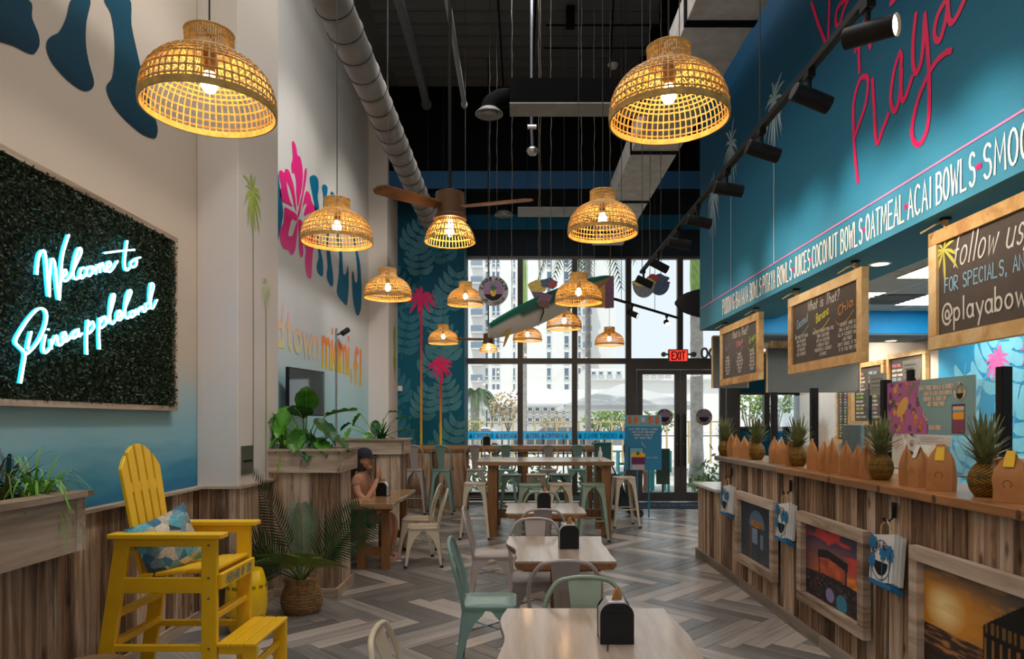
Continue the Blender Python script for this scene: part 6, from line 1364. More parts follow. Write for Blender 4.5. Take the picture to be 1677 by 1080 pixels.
def menu(label, y0, y1, z0, z1, rows, cols_):
    t = thing('menu_chalkboard', label, 'menu', (4.79, y0, z0), 0, 'wooden framed menu boards on the kitchen wall'); L = y0-y1; h = z1-z0; fw = .06
    MB().box(-.02, 0, -L, 0, 0, h).build('board', M['chalk'], t)
    for c_, s_ in (((-.02, -L/2, h), (.05, L+fw, fw)), ((-.02, -L/2, 0), (.05, L+fw, fw)), ((-.02, 0, h/2), (.05, fw, h-fw-.004)), ((-.02, -L, h/2), (.05, fw, h-fw-.004))): board(t, 'frame_rail', M['pine'], c_, s_)
    f = lambda u, v: (-.024, -u, v); q = random.Random(rows)
    kk = {}
    for c_ in range(cols_):
        u0 = .08+c_*(L-.1)/cols_; ww = (L-.1)/cols_-.08
        for r in range(rows):
            key = ('chalkp', 'chalkb', 'chalkg', 'chalky')[(r//3+c_) % 4] if r % 3 == 0 else 'chalkw'; k = kk.setdefault(key, MB()); hh = (h-.16)/rows
            wt = ('POWER BOWL', 'PURE ACAI', 'ISLAND BOWL', 'GREEN BOWL')[(r//3+c_) % 4] if r % 3 == 0 else ('GRANOLA BANANA', 'BERRY COCONUT', 'HONEY MANGO')[(r+c_) % 3]
            text(k, wt, f, u0, h-.1-hh*(r+.7), hh*(.6 if r % 3 == 0 else .42), .009, length=ww*(.75 if r % 3 == 0 else q.uniform(.7, 1)))
    for key, k in kk.items(): k.build('chalk_lettering', M[key], t)
menu('framed menu board on the kitchen wall beside the blue mural', 8.82, 8.03, 1.62, 2.47, 12, 2); menu('framed menu board on the kitchen wall, left of the one by the mural', 9.75, 8.95, 1.62, 2.42, 12, 2); menu('tall colourful menu board low on the kitchen wall, farthest from us', 10.25, 9.85, 1.35, 2.5, 24, 2)
for i, (x, y) in enumerate(((3.5, 5.5), (4.22, 6.85), (3.16, 6.75), (3.84, 3.6), (3.84, 1.6), (4.25, 9.2), (4.25, 10.8))):  # last two panels are added only to light the far kitchen
    t = thing('ceiling_light', ('square lit panel in the kitchen ceiling just left of the nearest chalkboard', 'lit panel in the kitchen ceiling close to the blue bulkhead', 'lit panel in the kitchen ceiling beside the air vent', 'lit kitchen ceiling panel above the prep counter', 'lit kitchen ceiling panel nearest the camera', 'added fill-light panel over the far menu boards, behind the blue bulkhead', 'added fill-light panel at the far end of the kitchen, beyond the menu boards')[i], 'ceiling light', (x, y, 2.86 if y < 8 else 2.785), 0, 'kitchen ceiling panels'); MB().box(-.3, .3, -.3, .3, 0, .008).build('diffuser', M['panel'], t)
    k = MB(); k.box(-.31, .31, -.31, -.3, -.004, .008); k.box(-.31, .31, .3, .31, -.004, .008); k.box(-.31, -.3, -.3, .3, -.004, .008); k.box(.3, .31, -.3, .3, -.004, .008); k.build('frame', M['white'], t)
t = thing('air_vent', 'grey louvred air vent in the kitchen ceiling', 'vent', (3.68, 6.85, 2.855))
for i in range(6): MB().box(-.25, .25, -.25+.09*i, -.2+.09*i, 0, .01).build('louvre', M['duct'], t)
MB().box(-.27, .27, -.27, .27, .01, .015).build('backing', M['black'], t)
for i, (x, y, z, lab) in enumerate(((2.62, 4.97, 2.79, 'round recessed downlight in the dark underside of the blue soffit'), (4.4, 8.1, 2.6, 'round downlight glowing above the kitchen menu boards'))):
    t = thing('downlight', lab, 'downlight', (x, y, z)); MB().lathe([(.0, -.004), (.06, -.004)], 24).build('lens', M['spot'], t); MB().lathe([(.06, -.008), (.075, -.006), (.075, 0), (.06, 0)], 24, caps=False).build('trim_ring', M['white'], t, smooth=40)
lamp('kitchen_downlight', 'SPOT', (4.4, 8.1, 2.585), (4.75, 8.4, 0), 60, (1, .85, .65), spot_size=2.4, spot_blend=.5, shadow_soft_size=.06)
lamp('soffit_downlight', 'SPOT', (2.62, 4.97, 2.78), (2.5, 4.9, 0), 30, (1, .9, .75), spot_size=2.2, spot_blend=.6, shadow_soft_size=.05)
# ---- screen posts, clear screens, poster, papers, tills
t = thing('prep_counter', 'pale work counter behind the service counter', 'counter', (3.1, 0, 0)); MB().box(-.32, .3, 1.5, 7.4, .86, .92).build('top', M['white'], t); MB().box(-.28, .28, 1.5, 7.4, 0, .86).build('carcass', mat('prep_grey', (.35, .36, .36), .5), t)
PY_ = [3.9, 5.15, 6.4, 7.4]
for i, y in enumerate(PY_):
    t = thing('screen_post', ('black screen post beside the nearest pineapple', 'black screen post at the left edge of the fruit poster', 'tall black screen post in mid counter', 'black screen post nearest the street end')[i], 'post', (2.76, y, .92), 0, 'black posts of the clear counter screens'); MB().box(-.03, .03, -.03, .03, 0, 1.04).build('upright', M['black'], t, bevel=.004); MB().box(-.05, .05, -.05, .05, 0, .012).build('base', M['black'], t)
for i in range(3):
    t = thing('clear_screen', ('clear screen pane holding the fruit poster', 'clear screen pane between the fruit poster and the mid counter post', 'clear screen pane nearest the street end')[i], 'screen', (2.76, 0, 1.3), 0, 'clear counter screens'); MB().box(-.003, .003, PY_[i]+.035, PY_[i+1]-.035, 0, .6).build('pane', M['glass'], t); MB().box(-.008, .008, PY_[i]+.035, PY_[i+1]-.035, .0, .012).build('edge_rail', M['steel'], t)
def img_poster(u, v):
    c = S(134, 170, 172); ed = .44+.05*math.sin(v*5.2+.9)+.03*(1-v)
    if u < ed-.008:
        c = S(190, 106, 164); c = mix(c, S(150, 84, 164), nz(u*2, v, 9)*.5)
        for (a, b_, rx, ry, cc) in FR:
            if ((u-a)/rx)**2+((v-b_)/ry)**2 < 1: c = mix(cc, S(90, 40, 70), .5 if ((u-a)/rx)**2+((v-b_)/ry)**2 > .6 else 0)
        d_ = (u-.2)*.75-(v-.5)*.28; e_ = (u-.2)*.9+(v-.52)*.42
        if (d_/.05)**2+(e_/.13)**2 < 1: c = S(236, 186, 80)
        if abs((u-.29)-(v-.75)*.3) < .012+.03*(v-.7) and .7 < v < .97: c = S(120, 130, 60)
    elif u < ed: c = S(70, 70, 110)
    if .775 < u < .91 and .02 < v < .53:
        c = S(70, 56, 70)
        if .785 < u < .9 and .05 < v < .5: c = S(236, 196, 160) if v > .42 else S(110, 160, 180)
        if .785 < u < .9 and v < .4 and ((u-.84)/.06)**2+((v-.33)/.09)**2 < 1: c = S(250, 170, 30)
        if .785 < u < .9 and .05 < v < .27: c = S(140, 70, 100)
    return c
qf = random.Random(4); FR = [(qf.uniform(.02, .44), qf.uniform(.05, .97), qf.uniform(.014, .028), qf.uniform(.035, .08), qf.choice([S(90, 60, 120), S(226, 150, 90), S(240, 176, 90), S(190, 80, 70), S(120, 60, 80), S(230, 130, 50), S(110, 100, 60)])) for _ in range(46)]
t = thing('fruit_poster', 'purple and grey-green fruit poster about free bowls, hung on the clear screen', 'poster', (2.745, 5.1, 1.56)); PLn, Ph = .98, .37
MB().box(0, .004, -PLn, 0, 0, Ph).build('sheet', M['paper'], t); grid_print('print', 90, 50, lambda u, v: (-.002, -u*PLn, v*Ph), img_poster, t)
f = lambda u, v: (-.004, -u, v); PCR = mat('poster_cream', S(240, 206, 176), .7)
for s, u, v, ln in (('WANT FREE BOWLS & MORE?', .4, .3, .38), ('JOIN PLAYA REWARDS', .46, .262, .3), ('ORDER & SIGN UP', .46, .226, .25), ('-GET SOME FREE-', .5, .19, .2), ('SCAN HERE', .52, .035, .13)): k = MB(); text(k, s, f, u, v, .024, .006, length=ln); k.build('lettering', PCR, t)
k = MB()
k.ribbon(cr([(.46, .16), (.46, .13), (.5, .1)], 4), .006, f); k.ribbon([(.485, .112), (.505, .096), (.482, .094)], .006, f); k.build('arrow', PCR, t)
k = MB(); k.ribbon([(.84+.048*math.cos(2*PI*i/28), .275+.05*math.sin(2*PI*i/28)) for i in range(29)], .018, f); k.build('emblem_ring', mat('emblem_cream', S(236, 206, 176), .7), t)
k = MB(); g2 = lambda u, v: (-.006, -u, v); ring_text(k, 'PLAYA BOWLS', g2, .84, .275, .049, .013, .0028, 170, 10); ring_text(k, 'MIAMI', g2, .84, .275, .049, .012, .0026, 230, 310, inside=True); k.face([g2(.84+.036*math.cos(a), .262+.034*math.sin(a)) for a in [PI+PI*i/10 for i in range(11)]]); k.build('emblem_lettering', M['blackplas'], t)
k = MB(); k.face([(-.0045, -(.84+.014*math.cos(a)), .272+.02*math.sin(a)) for a in [2*PI*i/14 for i in range(14)]]); k.build('emblem_fruit', mat('emblem_yellow', S(220, 160, 40), .7), t)
def sheet(label, px0, px1, py0, py1, X, m, tilt=0, name='notice_sheet', logo=False):
    y0 = 1125*X/(px0-848); y1 = 1125*X/(px1-848); z0 = EYE-(py1-690)*y0/1125; z1 = EYE-(py0-690)*y0/1125
    t = thing(name, label, 'notice', (X, (y0+y1)/2, (z0+z1)/2)); L = (y0-y1)/2; h = (z1-z0)/2; o = MB().box(0, .003, -L, L, -h, h).build('sheet', m, t); o.rotation_euler = (tilt, 0, 0)
    k = MB(); f = lambda u, v: (-.002, -u, v)
    if logo: k.ribbon([(h*.4*math.cos(2*PI*i/16), h*.1+h*.4*math.sin(2*PI*i/16)) for i in range(17)], h*.12, f); k.face([f(h*.3*math.cos(a), h*.1+h*.3*math.sin(a)) for a in [PI+PI*i/8 for i in range(9)]])
    else:
        for j in range(3): k.ribbon([(-L*.7, h*(.5-.4*j)), (L*(.6-.3*(j % 2)), h*(.5-.4*j))], h*.08, f)
    p = k.build('print', mat('print_grey', (.25, .25, .3), .7) if 'pg' not in M else M['pg'], t); p.rotation_euler = (tilt, 0, 0); return t
M['pg'] = mat('print_grey', (.25, .25, .3), .7)
for cy_, top_ in ((5.4, 1.95), ):
    t = thing('sheet_stand', 'small black stand holding the left notice behind the screen', 'stand', (3.012, cy_+.47, .92)); MB().tube([(0, 0, 0), (0, 0, 1.05)], .014, 8).build('pole', M['black'], t); MB().lathe([(.07, 0), (.07, .012), (.014, .016)], 16).build('base', M['black'], t)
sheet('white notice sheet standing behind the screen, left of the fruit poster', 1424, 1452, 614, 648, 3.0, M['paper']); sheet('white notice sheet on a stand above the fruit poster', 1478, 1506, 592, 622, 3.0, M['paper']); sheet('tilted white card with a round emblem under the fruit poster', 1484, 1503, 716, 738, 2.72, M['paper'], .35, logo=True); sheet('tilted white card at the left under the fruit poster', 1463, 1481, 716, 738, 2.72, M['paper'], -.35)
sheet('long white printed strip under the fruit poster', 1500, 1558, 712, 728, 2.73, M['paper'])
t = thing('sheet_stand', 'small black stand holding the notice above the fruit poster', 'stand', (2.99, 5.22, .92)); MB().tube([(0, 0, 0), (0, 0, 1.07)], .014, 8).build('pole', M['black'], t); MB().lathe([(.07, 0), (.07, .012), (.014, .016)], 16).build('base', M['black'], t); MB().box(-.02, .02, -.03, .03, .96, 1.12).build('clip', M['black'], t)
def till(y, label, m):
    t = thing('till_screen', label, 'till', (3.0, y, .92), .0); MB().box(-.02, .02, -.17, .17, .42, .7).build('screen_back', m, t, bevel=.008); MB().box(-.015, .03, -.03, .03, .02, .5).build('stem', M['greyb'], t); MB().box(-.1, .12, -.1, .1, 0, .03).build('base', M['greyb'], t)
till(5.75, 'light grey back of a till screen behind the paper bags, left of the fruit poster', mat('till_grey', S(150, 134, 116), .5)); till(6.15, 'pale blue-grey till back behind the counter bags', mat('till_blue', S(130, 150, 160), .5))
t = thing('card_reader', 'small white card reader with a black face at the camera end of the counter', 'card reader', (2.5, 3.38, 1.272)); MB().box(-.03, .03, -.035, .035, .1, .2).build('body', M['white'], t, bevel=.008); MB().box(-.032, -.03, -.02, .022, .125, .175).build('face', M['blackplas'], t); MB().tube([(0, 0, 0), (0, 0, .1)], .012, 8).build('stem', M['white'], t); MB().lathe([(.04, 0), (.04, .01), (.0, .012)], 16).build('foot', M['white'], t)
# ---- hedge panel with the neon sign
t = thing('hedge_panel', 'dark artificial hedge panel in a pale wooden frame on the left wall', 'panel', (-2.65, 4.1, 2.385)); W2, H2 = 1.1, .625
MB().box(.0, .03, -W2, W2, -H2, H2).build('backing', M['soil'], t)
for c_, s_ in (((.03, 0, H2+.015), (.06, 2*W2+.07, .035)), ((.03, 0, -H2-.015), (.06, 2*W2+.07, .035)), ((.03, W2+.015, 0), (.06, .035, 2*H2)), ((.03, -W2-.015, 0), (.06, .035, 2*H2))): board(t, 'frame_rail', M['oldx'], c_, s_)
k = MB(); q = random.Random(9)
for i in range(26000):
    p = Vector((.03+q.uniform(0, .045), q.uniform(-W2, W2), q.uniform(-H2, H2))); a = Vector((q.uniform(-.2, 1), q.uniform(-1, 1), q.uniform(-1, 1))).normalized(); b_ = a.cross(Vector((q.uniform(-1, 1), q.uniform(-1, 1), q.uniform(-1, 1)))).normalized(); s_ = q.uniform(.009, .016)
    k.v += [tuple(p-a*s_), tuple(p+b_*s_*.45), tuple(p+a*s_), tuple(p-b_*s_*.45)]; n_ = len(k.v); k.f.append((n_-4, n_-3, n_-2, n_-1))
o = k.build('hedge_leaves', mat('hedge_leaf', (.022, .042, .015), .55, var=.7, scale=40, spec=.35), t); o['kind'] = 'stuff'
XN = -2.545
def nz_(pts, s_=4.155): return [onX(a/s_, 380+b/s_, XN) for a, b in pts]
t = thing('neon_sign', 'glowing blue-white neon script reading Welcome to Pineappleland on the hedge', 'sign', (0, 0, 0))
ST = [[(252, 290), (262, 190), (278, 140), (300, 128), (312, 165), (325, 330), (337, 440), (340, 300), (348, 200), (362, 185), (375, 220), (388, 350), (405, 462), (415, 300), (430, 150), (470, 20)],
      [(420, 318), (452, 285), (448, 258), (428, 272), (426, 318), (448, 336), (482, 300), (520, 220), (555, 140), (545, 108), (522, 150), (500, 250), (505, 315), (530, 318), (552, 290)],
      [(582, 248), (562, 245), (545, 285), (556, 318), (590, 285)], [(612, 235), (594, 258), (592, 292), (612, 300), (632, 268), (620, 236), (648, 245)],
      [(648, 240), (655, 290)], [(652, 262), (672, 222), (682, 280)], [(680, 255), (698, 212), (712, 268), (730, 255)], [(728, 252), (756, 226), (746, 202), (728, 222), (730, 262), (755, 268), (802, 198)],
      [(868, 60), (850, 200), (860, 262), (890, 240)], [(715, 144), (820, 130), (916, 122)], [(918, 188), (892, 212), (898, 242), (926, 230), (932, 194), (918, 186), (956, 174)],
      [(142, 1030), (160, 920), (172, 830), (140, 790), (108, 745), (150, 660), (210, 575), (268, 522), (312, 538), (318, 600), (290, 690), (245, 770), (186, 832)], [(215, 678), (200, 740), (188, 800)],
      [(312, 700), (296, 790), (310, 825), (345, 790)], [(328, 668), (330, 660)], [(350, 730), (352, 798)], [(354, 770), (385, 705), (398, 770), (425, 762), (452, 715), (442, 682), (424, 712), (432, 745), (462, 740), (500, 690)],
      [(528, 665), (498, 690), (500, 725), (528, 705), (535, 660), (538, 712), (560, 690)], [(600, 600), (592, 720), (594, 835)], [(598, 650), (630, 610), (640, 650), (610, 690), (600, 685)], [(680, 585), (676, 700), (680, 800)], [(682, 625), (712, 575), (722, 625), (692, 655), (684, 650)],
      [(730, 622), (760, 530), (782, 440), (770, 425), (755, 480), (750, 590), (765, 628), (790, 600)], [(795, 590), (825, 562), (815, 535), (798, 560), (802, 598), (830, 590), (862, 500), (895, 415), (882, 398), (862, 450), (852, 560), (868, 590), (890, 565)],
      [(915, 535), (888, 550), (890, 582), (912, 572), (920, 532), (922, 572)], [(940, 520), (942, 565)], [(944, 545), (968, 508), (978, 545), (995, 535)], [(1022, 480), (996, 492), (996, 522), (1020, 515), (1030, 450), (1048, 368), (1030, 352), (1020, 420), (1022, 500), (1040, 522), (1070, 462)]]
for s_ in ST:
    p3 = cr(nz_(s_), 5); tb = MB(); tb.tube(p3, .0058, 7); o = tb.build('neon_tube', M['neon'], t); bk = MB(); bk.tube([(x-.016, y, z) for x, y, z in p3], .005, 5); bk.build('tube_halo_backing', M['neonb'], o)
# ---- screen on the wall, wall spot
t = thing('wall_television', 'slim wall television angled to the room above the middle planter', 'television', (-2.46, 7.98, 1.98), 0); k = MB().box(-.02, .02, -.42, .42, -.27, .27).build('casing', M['blackplas'], t, bevel=.006); k.rotation_euler = (0, 0, -.2)
k = MB().box(.0205, .022, -.405, .405, -.255, .255).build('screen', mat('tv_glass', (.08, .1, .11), .04, spec=1), t); k.rotation_euler = (0, 0, -.2); k = MB(); k.bar((-.2, .1, 0), (-.02, .02, 0), .04, .06); k.box(-.208, -.2, .02, .18, -.12, .12); k.build('wall_arm', M['black'], t)
t = thing('wall_spotlight', 'small black spotlight on a thin conduit against the flower wall', 'spotlight', (-2.63, 9.97, 0)); MB().tube([(0, 0, 1.3), (0, 0, 3.0)], .011, 8).build('conduit', M['duct'], t); k = MB(); k.tube([(0, 0, 2.9), (.08, .1, 2.95)], .012, 6); k.tube([(.06, .08, 2.93), (.13, .16, 3.0)], .04, 12); k.build('lamp_head', M['black'], t)
# ---- exit sign
t = thing('exit_sign', 'red lit EXIT sign with two emergency lamp heads over the glass doors', 'sign', (3.24, 13.86, 2.96)); MB().box(-.2, .2, 0, .06, -.12, .14).build('housing', M['greyb'], t, bevel=.008); MB().box(-.175, .175, -.004, 0, -.095, .115).build('lit_face', M['exitr'], t)
k = MB(); text(k, 'EXIT', PY(-.004, -.13, -.065, .003), 0, 0, .15, .03, length=.26); k.build('lettering', mat('exit_letter', (.35, .01, .01), .5), t)
for sx in (-1, 1): k = MB(); k.tube([(sx*.2, .03, .04), (sx*.3, .0, .04)], .02, 8); k.tube([(sx*.29, .03, .04), (sx*.31, -.05, .03)], .05, 12); k.build('lamp_head', M['greyb'], t)
# ---- standing poster
def img_stand(u, v):
    c = S(44, 126, 168)
    if v > .8: c = S(110, 168, 190)
    for a in (.12, .3, .7, .88):
        if abs(u-a) < .055 and .84 < v < .97: c = mix(S(220, 130, 60), S(170, 80, 40), nz(u*3, v*3, 9))
    if .1 < u < .52 and v < .42:
        c = S(60, 50, 60)
        if .13 < u < .49 and v < .4: c = S(110, 170, 200)
    if ((u-.36)/.2)**2+((v-.26)/.07)**2 < 1: c = S(236, 176, 40)
    if .17 < u < .56 and .1 < v < .24: c = S(96, 36, 86)
    if .2 < u < .54 and v < .1: c = S(190, 170, 180)
    if ((u-.35)/.05)**2+((v-.3)/.04)**2 < 1: c = S(60, 110, 30)
    if ((u-.5)/.06)**2+((v-.92)/.05)**2 < 1: c = S(200, 190, 180)
    return c
t = thing('standing_poster', 'blue rewards poster on a two-legged floor stand by the entrance', 'sign', (2.13, 11.66, 0)); MB().box(-.31, .31, 0, .02, .82, 1.75).build('panel', mat('poster_edge_blue', S(44, 126, 168), .6), t); grid_print('print', 48, 66, lambda u, v: (-.31+.62*u, -.003, .82+.93*v), img_stand, t)
PPL = mat('poster_pale', S(190, 200, 210), .7); f = PY(0, 0, 0, .006)
for s, z in (('WANT FREE BOWLS & MORE?', 1.5), ('JOIN PLAYA REWARDS', 1.45), ('ORDER & SIGN UP', 1.4), ('GET SOME FREE', 1.35)): ln = .022*len(s); k = MB(); text(k, s, f, -ln/2, z, .026, .006, length=ln); k.build('lettering', PPL, t)
k = MB(); text(k, 'SCAN HERE', f, .06, 1.02, .02, .004, length=.18); k.ribbon(cr([(-.02, 1.3), (-.01, 1.25), (.04, 1.2)], 4), .008, f); k.build('lettering', PPL, t)
for x in (-.1, .1): MB().tube([(x, .03, .0), (x, .03, 1.5)], .014, 8).build('leg', mat('stand_blue', S(40, 130, 180), .35), t)
MB().box(-.2, .2, -.12, .14, 0, .012).build('base_plate', mat('base_pale', S(170, 200, 215), .3), t)
# ---- door mat
t = thing('door_mat', 'dark blue mat with pale lettering inside the glass doors', 'mat', (3.15, 13.35, 0)); MB().box(-1.1, 1.1, -.45, .45, .001, .012).build('mat', mat('mat_blue', (.012, .03, .07), .95), t); k = MB(); text(k, 'PLAYA BOWLS', lambda u, v: (u, v, .0135), -.6, -.1, .22, .03, length=1.2); k.build('mat_lettering', mat('mat_pale', (.12, .2, .22), .95), t)
# ---- surfboard and hanging cut-out signs
def hang(t, pts, m=None):
    for p in pts:
        k = MB(); z = p[2]; n = int((TOP-t.location.z-z)/.12); q = random.Random(int(abs(p[0]*100)+z*10)); k.tube([(p[0]+q.uniform(-.006, .006), p[1], z+(TOP-t.location.z-z)*i/n) for i in range(n+1)], [.003 if i % 2 else .0055 for i in range(n+1)], 5); k.build('hanging_rope', m or M['chain'], t)
t = thing('hanging_surfboard', 'white, teal and brown surfboard with a golden fin hung before the windows', 'surfboard', (.42, 8.7, 3.1)); tail = Vector(at(803, 544, 8.2))-t.location; nose = Vector(at(1004, 456, 9.2))-t.location
axx = (nose-tail); Lb = axx.length; axx.normalize(); side = Vector((-.1, -.75, .55)); side = (side-axx*side.dot(axx)).normalized(); nrm = axx.cross(side)
k = MB(); cols = []; n = 30; mS = 20; secs = []
for i in range(n+1):
    u = i/n; w_ = .235*(math.sin(PI*min(1, .06+u*.94)**.85)**.62) if i < n else .012; rock = .1*(u-.45)**2*1.3; ring = []
    for j in range(mS):
        a = 2*PI*j/mS; c_ = math.cos(a); s_ = math.sin(a); p = tail+axx*Lb*u+side*w_*c_+nrm*(.032*s_*min(1, w_*8)-rock); ring.append(p)
        if c_ > .5: c = S(24, 120, 104)
        elif u > .62: c = S(196, 140, 74) if c_ > -.55 else S(150, 150, 140)
        else: c = S(226, 226, 222)
        if .2 < u < .62 and -.2 < c_ < .45 and nz(u*.6, c_*2+2, 12) > .52: c = S(70, 100, 104)
        if abs(u-.64) < .02: c = S(60, 50, 40)
        cols.append(c)
    secs.append(ring)
k.loft(secs); k.build('board', vcol('surfboard_paint', .3), t, smooth=60, colors=cols)
k = MB(); fb = tail+axx*Lb*.13-side*.05; dn = Vector((0, 0, -1)); k.loft([[fb+axx*a+dn*b_+side*s_ for s_, a, b_ in ((-.006, .06, 0), (.006, .06, 0), (.006, -.03, 0), (-.006, -.03, 0))], [fb+axx*a+dn*b_+side*s_ for s_, a, b_ in ((-.005, .03, .1), (.005, .03, .1), (.005, -.04, .1), (-.005, -.04, .1))], [fb+axx*a+dn*b_+side*s_ for s_, a, b_ in ((-.003, -.05, .21), (.003, -.05, .21), (.003, -.075, .21), (-.003, -.075, .21))]]); k.build('fin', mat('golden_fin', S(190, 150, 60), .4), t)
k = MB(); p = tail+axx*Lb*.38; k.tube([p+side*.24, p+nrm*.06, p-side*.24, p-nrm*.06], .009, 6, closed=True); k.build('strap', M['black'], t)
for u in (.16, .38, .72): p = tail+axx*Lb*u; hang(t, [(p.x, p.y, p.z+.05)])
t = thing('dark_surfboard', 'dark surfboard nose poking out beside the blue soffit, before the door', 'surfboard', (3.0, 9.5, 3.28)); k = MB(); secs = []
for i in range(21):
    u = i/20; w_ = .3*(math.sin(PI*min(1, .04+u*.96)**.8)**.42) if i < 20 else .02; secs.append([(.85-1.68*u, .1*math.cos(2*PI*j/16)*w_*4*.5, w_*math.sin(2*PI*j/16)*.9) for j in range(16)])
k.loft(secs); k.build('board', mat('dark_board', (.012, .011, .012), .6), t, smooth=60); hang(t, [(-.45, 0, .2), (.4, 0, .2)])
def cutout(name, label, cx, cy_, cz, parts, ropes):
    t = thing(name, label, 'hanging sign', (cx, cy_, cz))
    for i, (nm, poly, m) in enumerate(parts): k = MB(); k.prism(poly, lambda u, v, s_: (u, s_, v), -.006-.002*i, .006); o = triangulate(k.build(nm, m, t))
    hang(t, ropes); return t
ell = lambda cx, cz, rx, rz, a0=0, a1=360, n=18: [(cx+rx*math.cos(math.radians(a0+(a1-a0)*i/n)), cz+rz*math.sin(math.radians(a0+(a1-a0)*i/n))) for i in range(n if a1-a0 == 360 else n+1)]
cc = lambda n_, r, g, b_: mat(n_, S(r, g, b_), .6, var=.2, scale=30)
blub = cc('cut_blue', 66, 84, 110); redb = cc('cut_red', 150, 60, 64); ylw = cc('cut_yellow', 190, 168, 84); gryb = cc('cut_bowl_grey', 120, 122, 126); prpb = cc('cut_purple', 110, 76, 104); ambr = cc('cut_amber', 196, 134, 60)
lump = lambda cx, cz, rx, rz, n, d, s: [(cx+rx*(1+d*math.sin(n*a+s))*math.cos(a), cz+rz*(1+d*math.sin(n*a+s))*math.sin(a)) for a in [2*PI*i/28 for i in range(28)]]
cutout('bowl_cutout', 'pair of bowls cut-out sign hanging below the end of the long track light', at(1067, 0, 8.8)[0], 8.8, at(0, 470, 8.8)[2], [('back_bowl', ell(.1, .05, .14, .03, 0, 180, 10)+ell(.1, .04, .13, .15, 180, 360, 12), blub), ('berries', lump(.1, .09, .12, .07, 5, .12, 0), blub), ('strawberries', lump(.02, .11, .08, .05, 4, .1, 1), redb), ('front_bowl', ell(-.1, .03, .15, .03, 0, 180, 10)+ell(-.1, .02, .14, .16, 180, 360, 12), gryb), ('banana_slices', lump(-.1, .055, .145, .055, 6, .08, 2), ylw)], [(-.02, 0, .14), (.12, 0, .14)])
cutout('bowl_cutout', 'tilted fruit bowl cut-out sign hanging above the surfboard', at(889, 0, 8.4)[0], 8.4, at(0, 476, 8.4)[2], [('bowl', [(-.16, .02), (.12, -.06), (.06, -.19), (-.08, -.15)], prpb), ('base_bowl', [(-.06, -.12), (.08, -.14), (.07, -.22), (-.05, -.2)], cc('cut_brown', 96, 66, 56)), ('banana_slices', lump(-.06, .05, .12, .075, 5, .06, 0), ylw), ('berries', lump(.07, .09, .1, .06, 5, .12, 1), blub), ('strawberries', lump(.12, .07, .05, .05, 4, .1, 2), redb)], [(-.05, 0, .1), (.1, 0, .12)])
cutout('drink_cutout', 'amber and purple drinks cut-out sign hanging behind the surfboard nose', at(985, 0, 9.4)[0], 9.4, at(0, 478, 9.4)[2], [('cups', [(-.16, -.22), (.05, -.22), (.05, .2), (-.16, .2)], ambr), ('purple_cup', [(.05, -.23), (.17, -.22), (.17, .22), (.05, .2)], prpb)], [(-.1, 0, .19), (.12, 0, .21)])
t = thing('round_sign', 'round shop sign with a pineapple, seen from behind, hanging left of the surfboard', 'hanging sign', (at(808, 0, 9.4)[0], 9.4, at(0, 477, 9.4)[2])); R_ = .205
for nm, r, m, y in (('rim_disc', R_, cc('sign_grey', 172, 168, 166), -.008), ('inner_disc', R_*.66, cc('sign_violet', 150, 116, 156), -.01)): k = MB(); k.prism(ell(0, 0, r, r, 0, 360, 40), lambda u, v, s_: (u, s_, v), y, .008); k.build(nm, m, t)
k = MB(); k.prism(ell(0, 0, R_*.64, R_*.64, 200, 340, 16), lambda u, v, s_: (u, s_, v), -.0115, 0); k.build('dark_half', M['blackplas'], t)
k = MB(); ring_text(k, 'PLAYA BOWLS', PY(-.009, 0, 0, .003), 0, 0, R_*.83, .045, .011, 175, 5, mirror=True); ring_text(k, 'MIAMI, FL', PY(-.009, 0, 0, .003), 0, 0, R_*.83, .04, .009, 215, 325, mirror=True, inside=True); k.build('lettering', M['blackplas'], t)
k = MB(); k.prism(ell(0, -.02, .04, .055, 0, 360, 20), lambda u, v, s_: (u, s_, v), -.014, 0); k.build('pineapple_body', cc('sign_yellow', 226, 186, 60), t); k = MB(); star_palm(k, PY(-.014, 0, 0, .003), 0, .045, .05, .055, 9, 2, .2, .1); k.build('pineapple_crown', cc('sign_green', 60, 120, 50), t); hang(t, [(-.05, 0, R_), (.05, 0, R_)], M['cordm'])
for i, (x, y, z0) in enumerate(((2.36, 8.9, 4.1),)): pass
# ---- pushchair by the high table
t = thing('pushchair', 'folded dark pushchair standing by the right end of the high table', 'pushchair', (1.78, 11.85, 0), .15); k = MB(); k.loft([[(-.1, -.2, .18), (.12, -.2, .12), (.12, .2, .12), (-.1, .2, .18)], [(-.16, -.2, .45), (.02, -.2, .42), (.02, .2, .42), (-.16, .2, .45)], [(-.18, -.18, .72), (-.06, -.18, .74), (-.06, .18, .74), (-.18, .18, .72)]]); k.build('seat_cloth', mat('pushchair_navy', (.015, .022, .04), .9), t, bevel=.03, seg=2)
for sy in (-.22, .22):
    MB().tube([(.25, sy, .07), (-.05, sy, .5), (-.25, sy, .95)], .012, 8).build('frame', M['black'], t); MB().tube([(-.22, sy, .07), (.0, sy, .45)], .012, 8).build('frame', M['black'], t)
    for x in (.25, -.22): k = MB(); k.tube([(x, sy-.015, .075), (x, sy+.015, .075)], .075, 18); k.build('wheel', M['rubber'], t)
MB().tube([(-.25, -.22, .95), (-.25, .22, .95)], .016, 8).build('handle', M['black'], t)
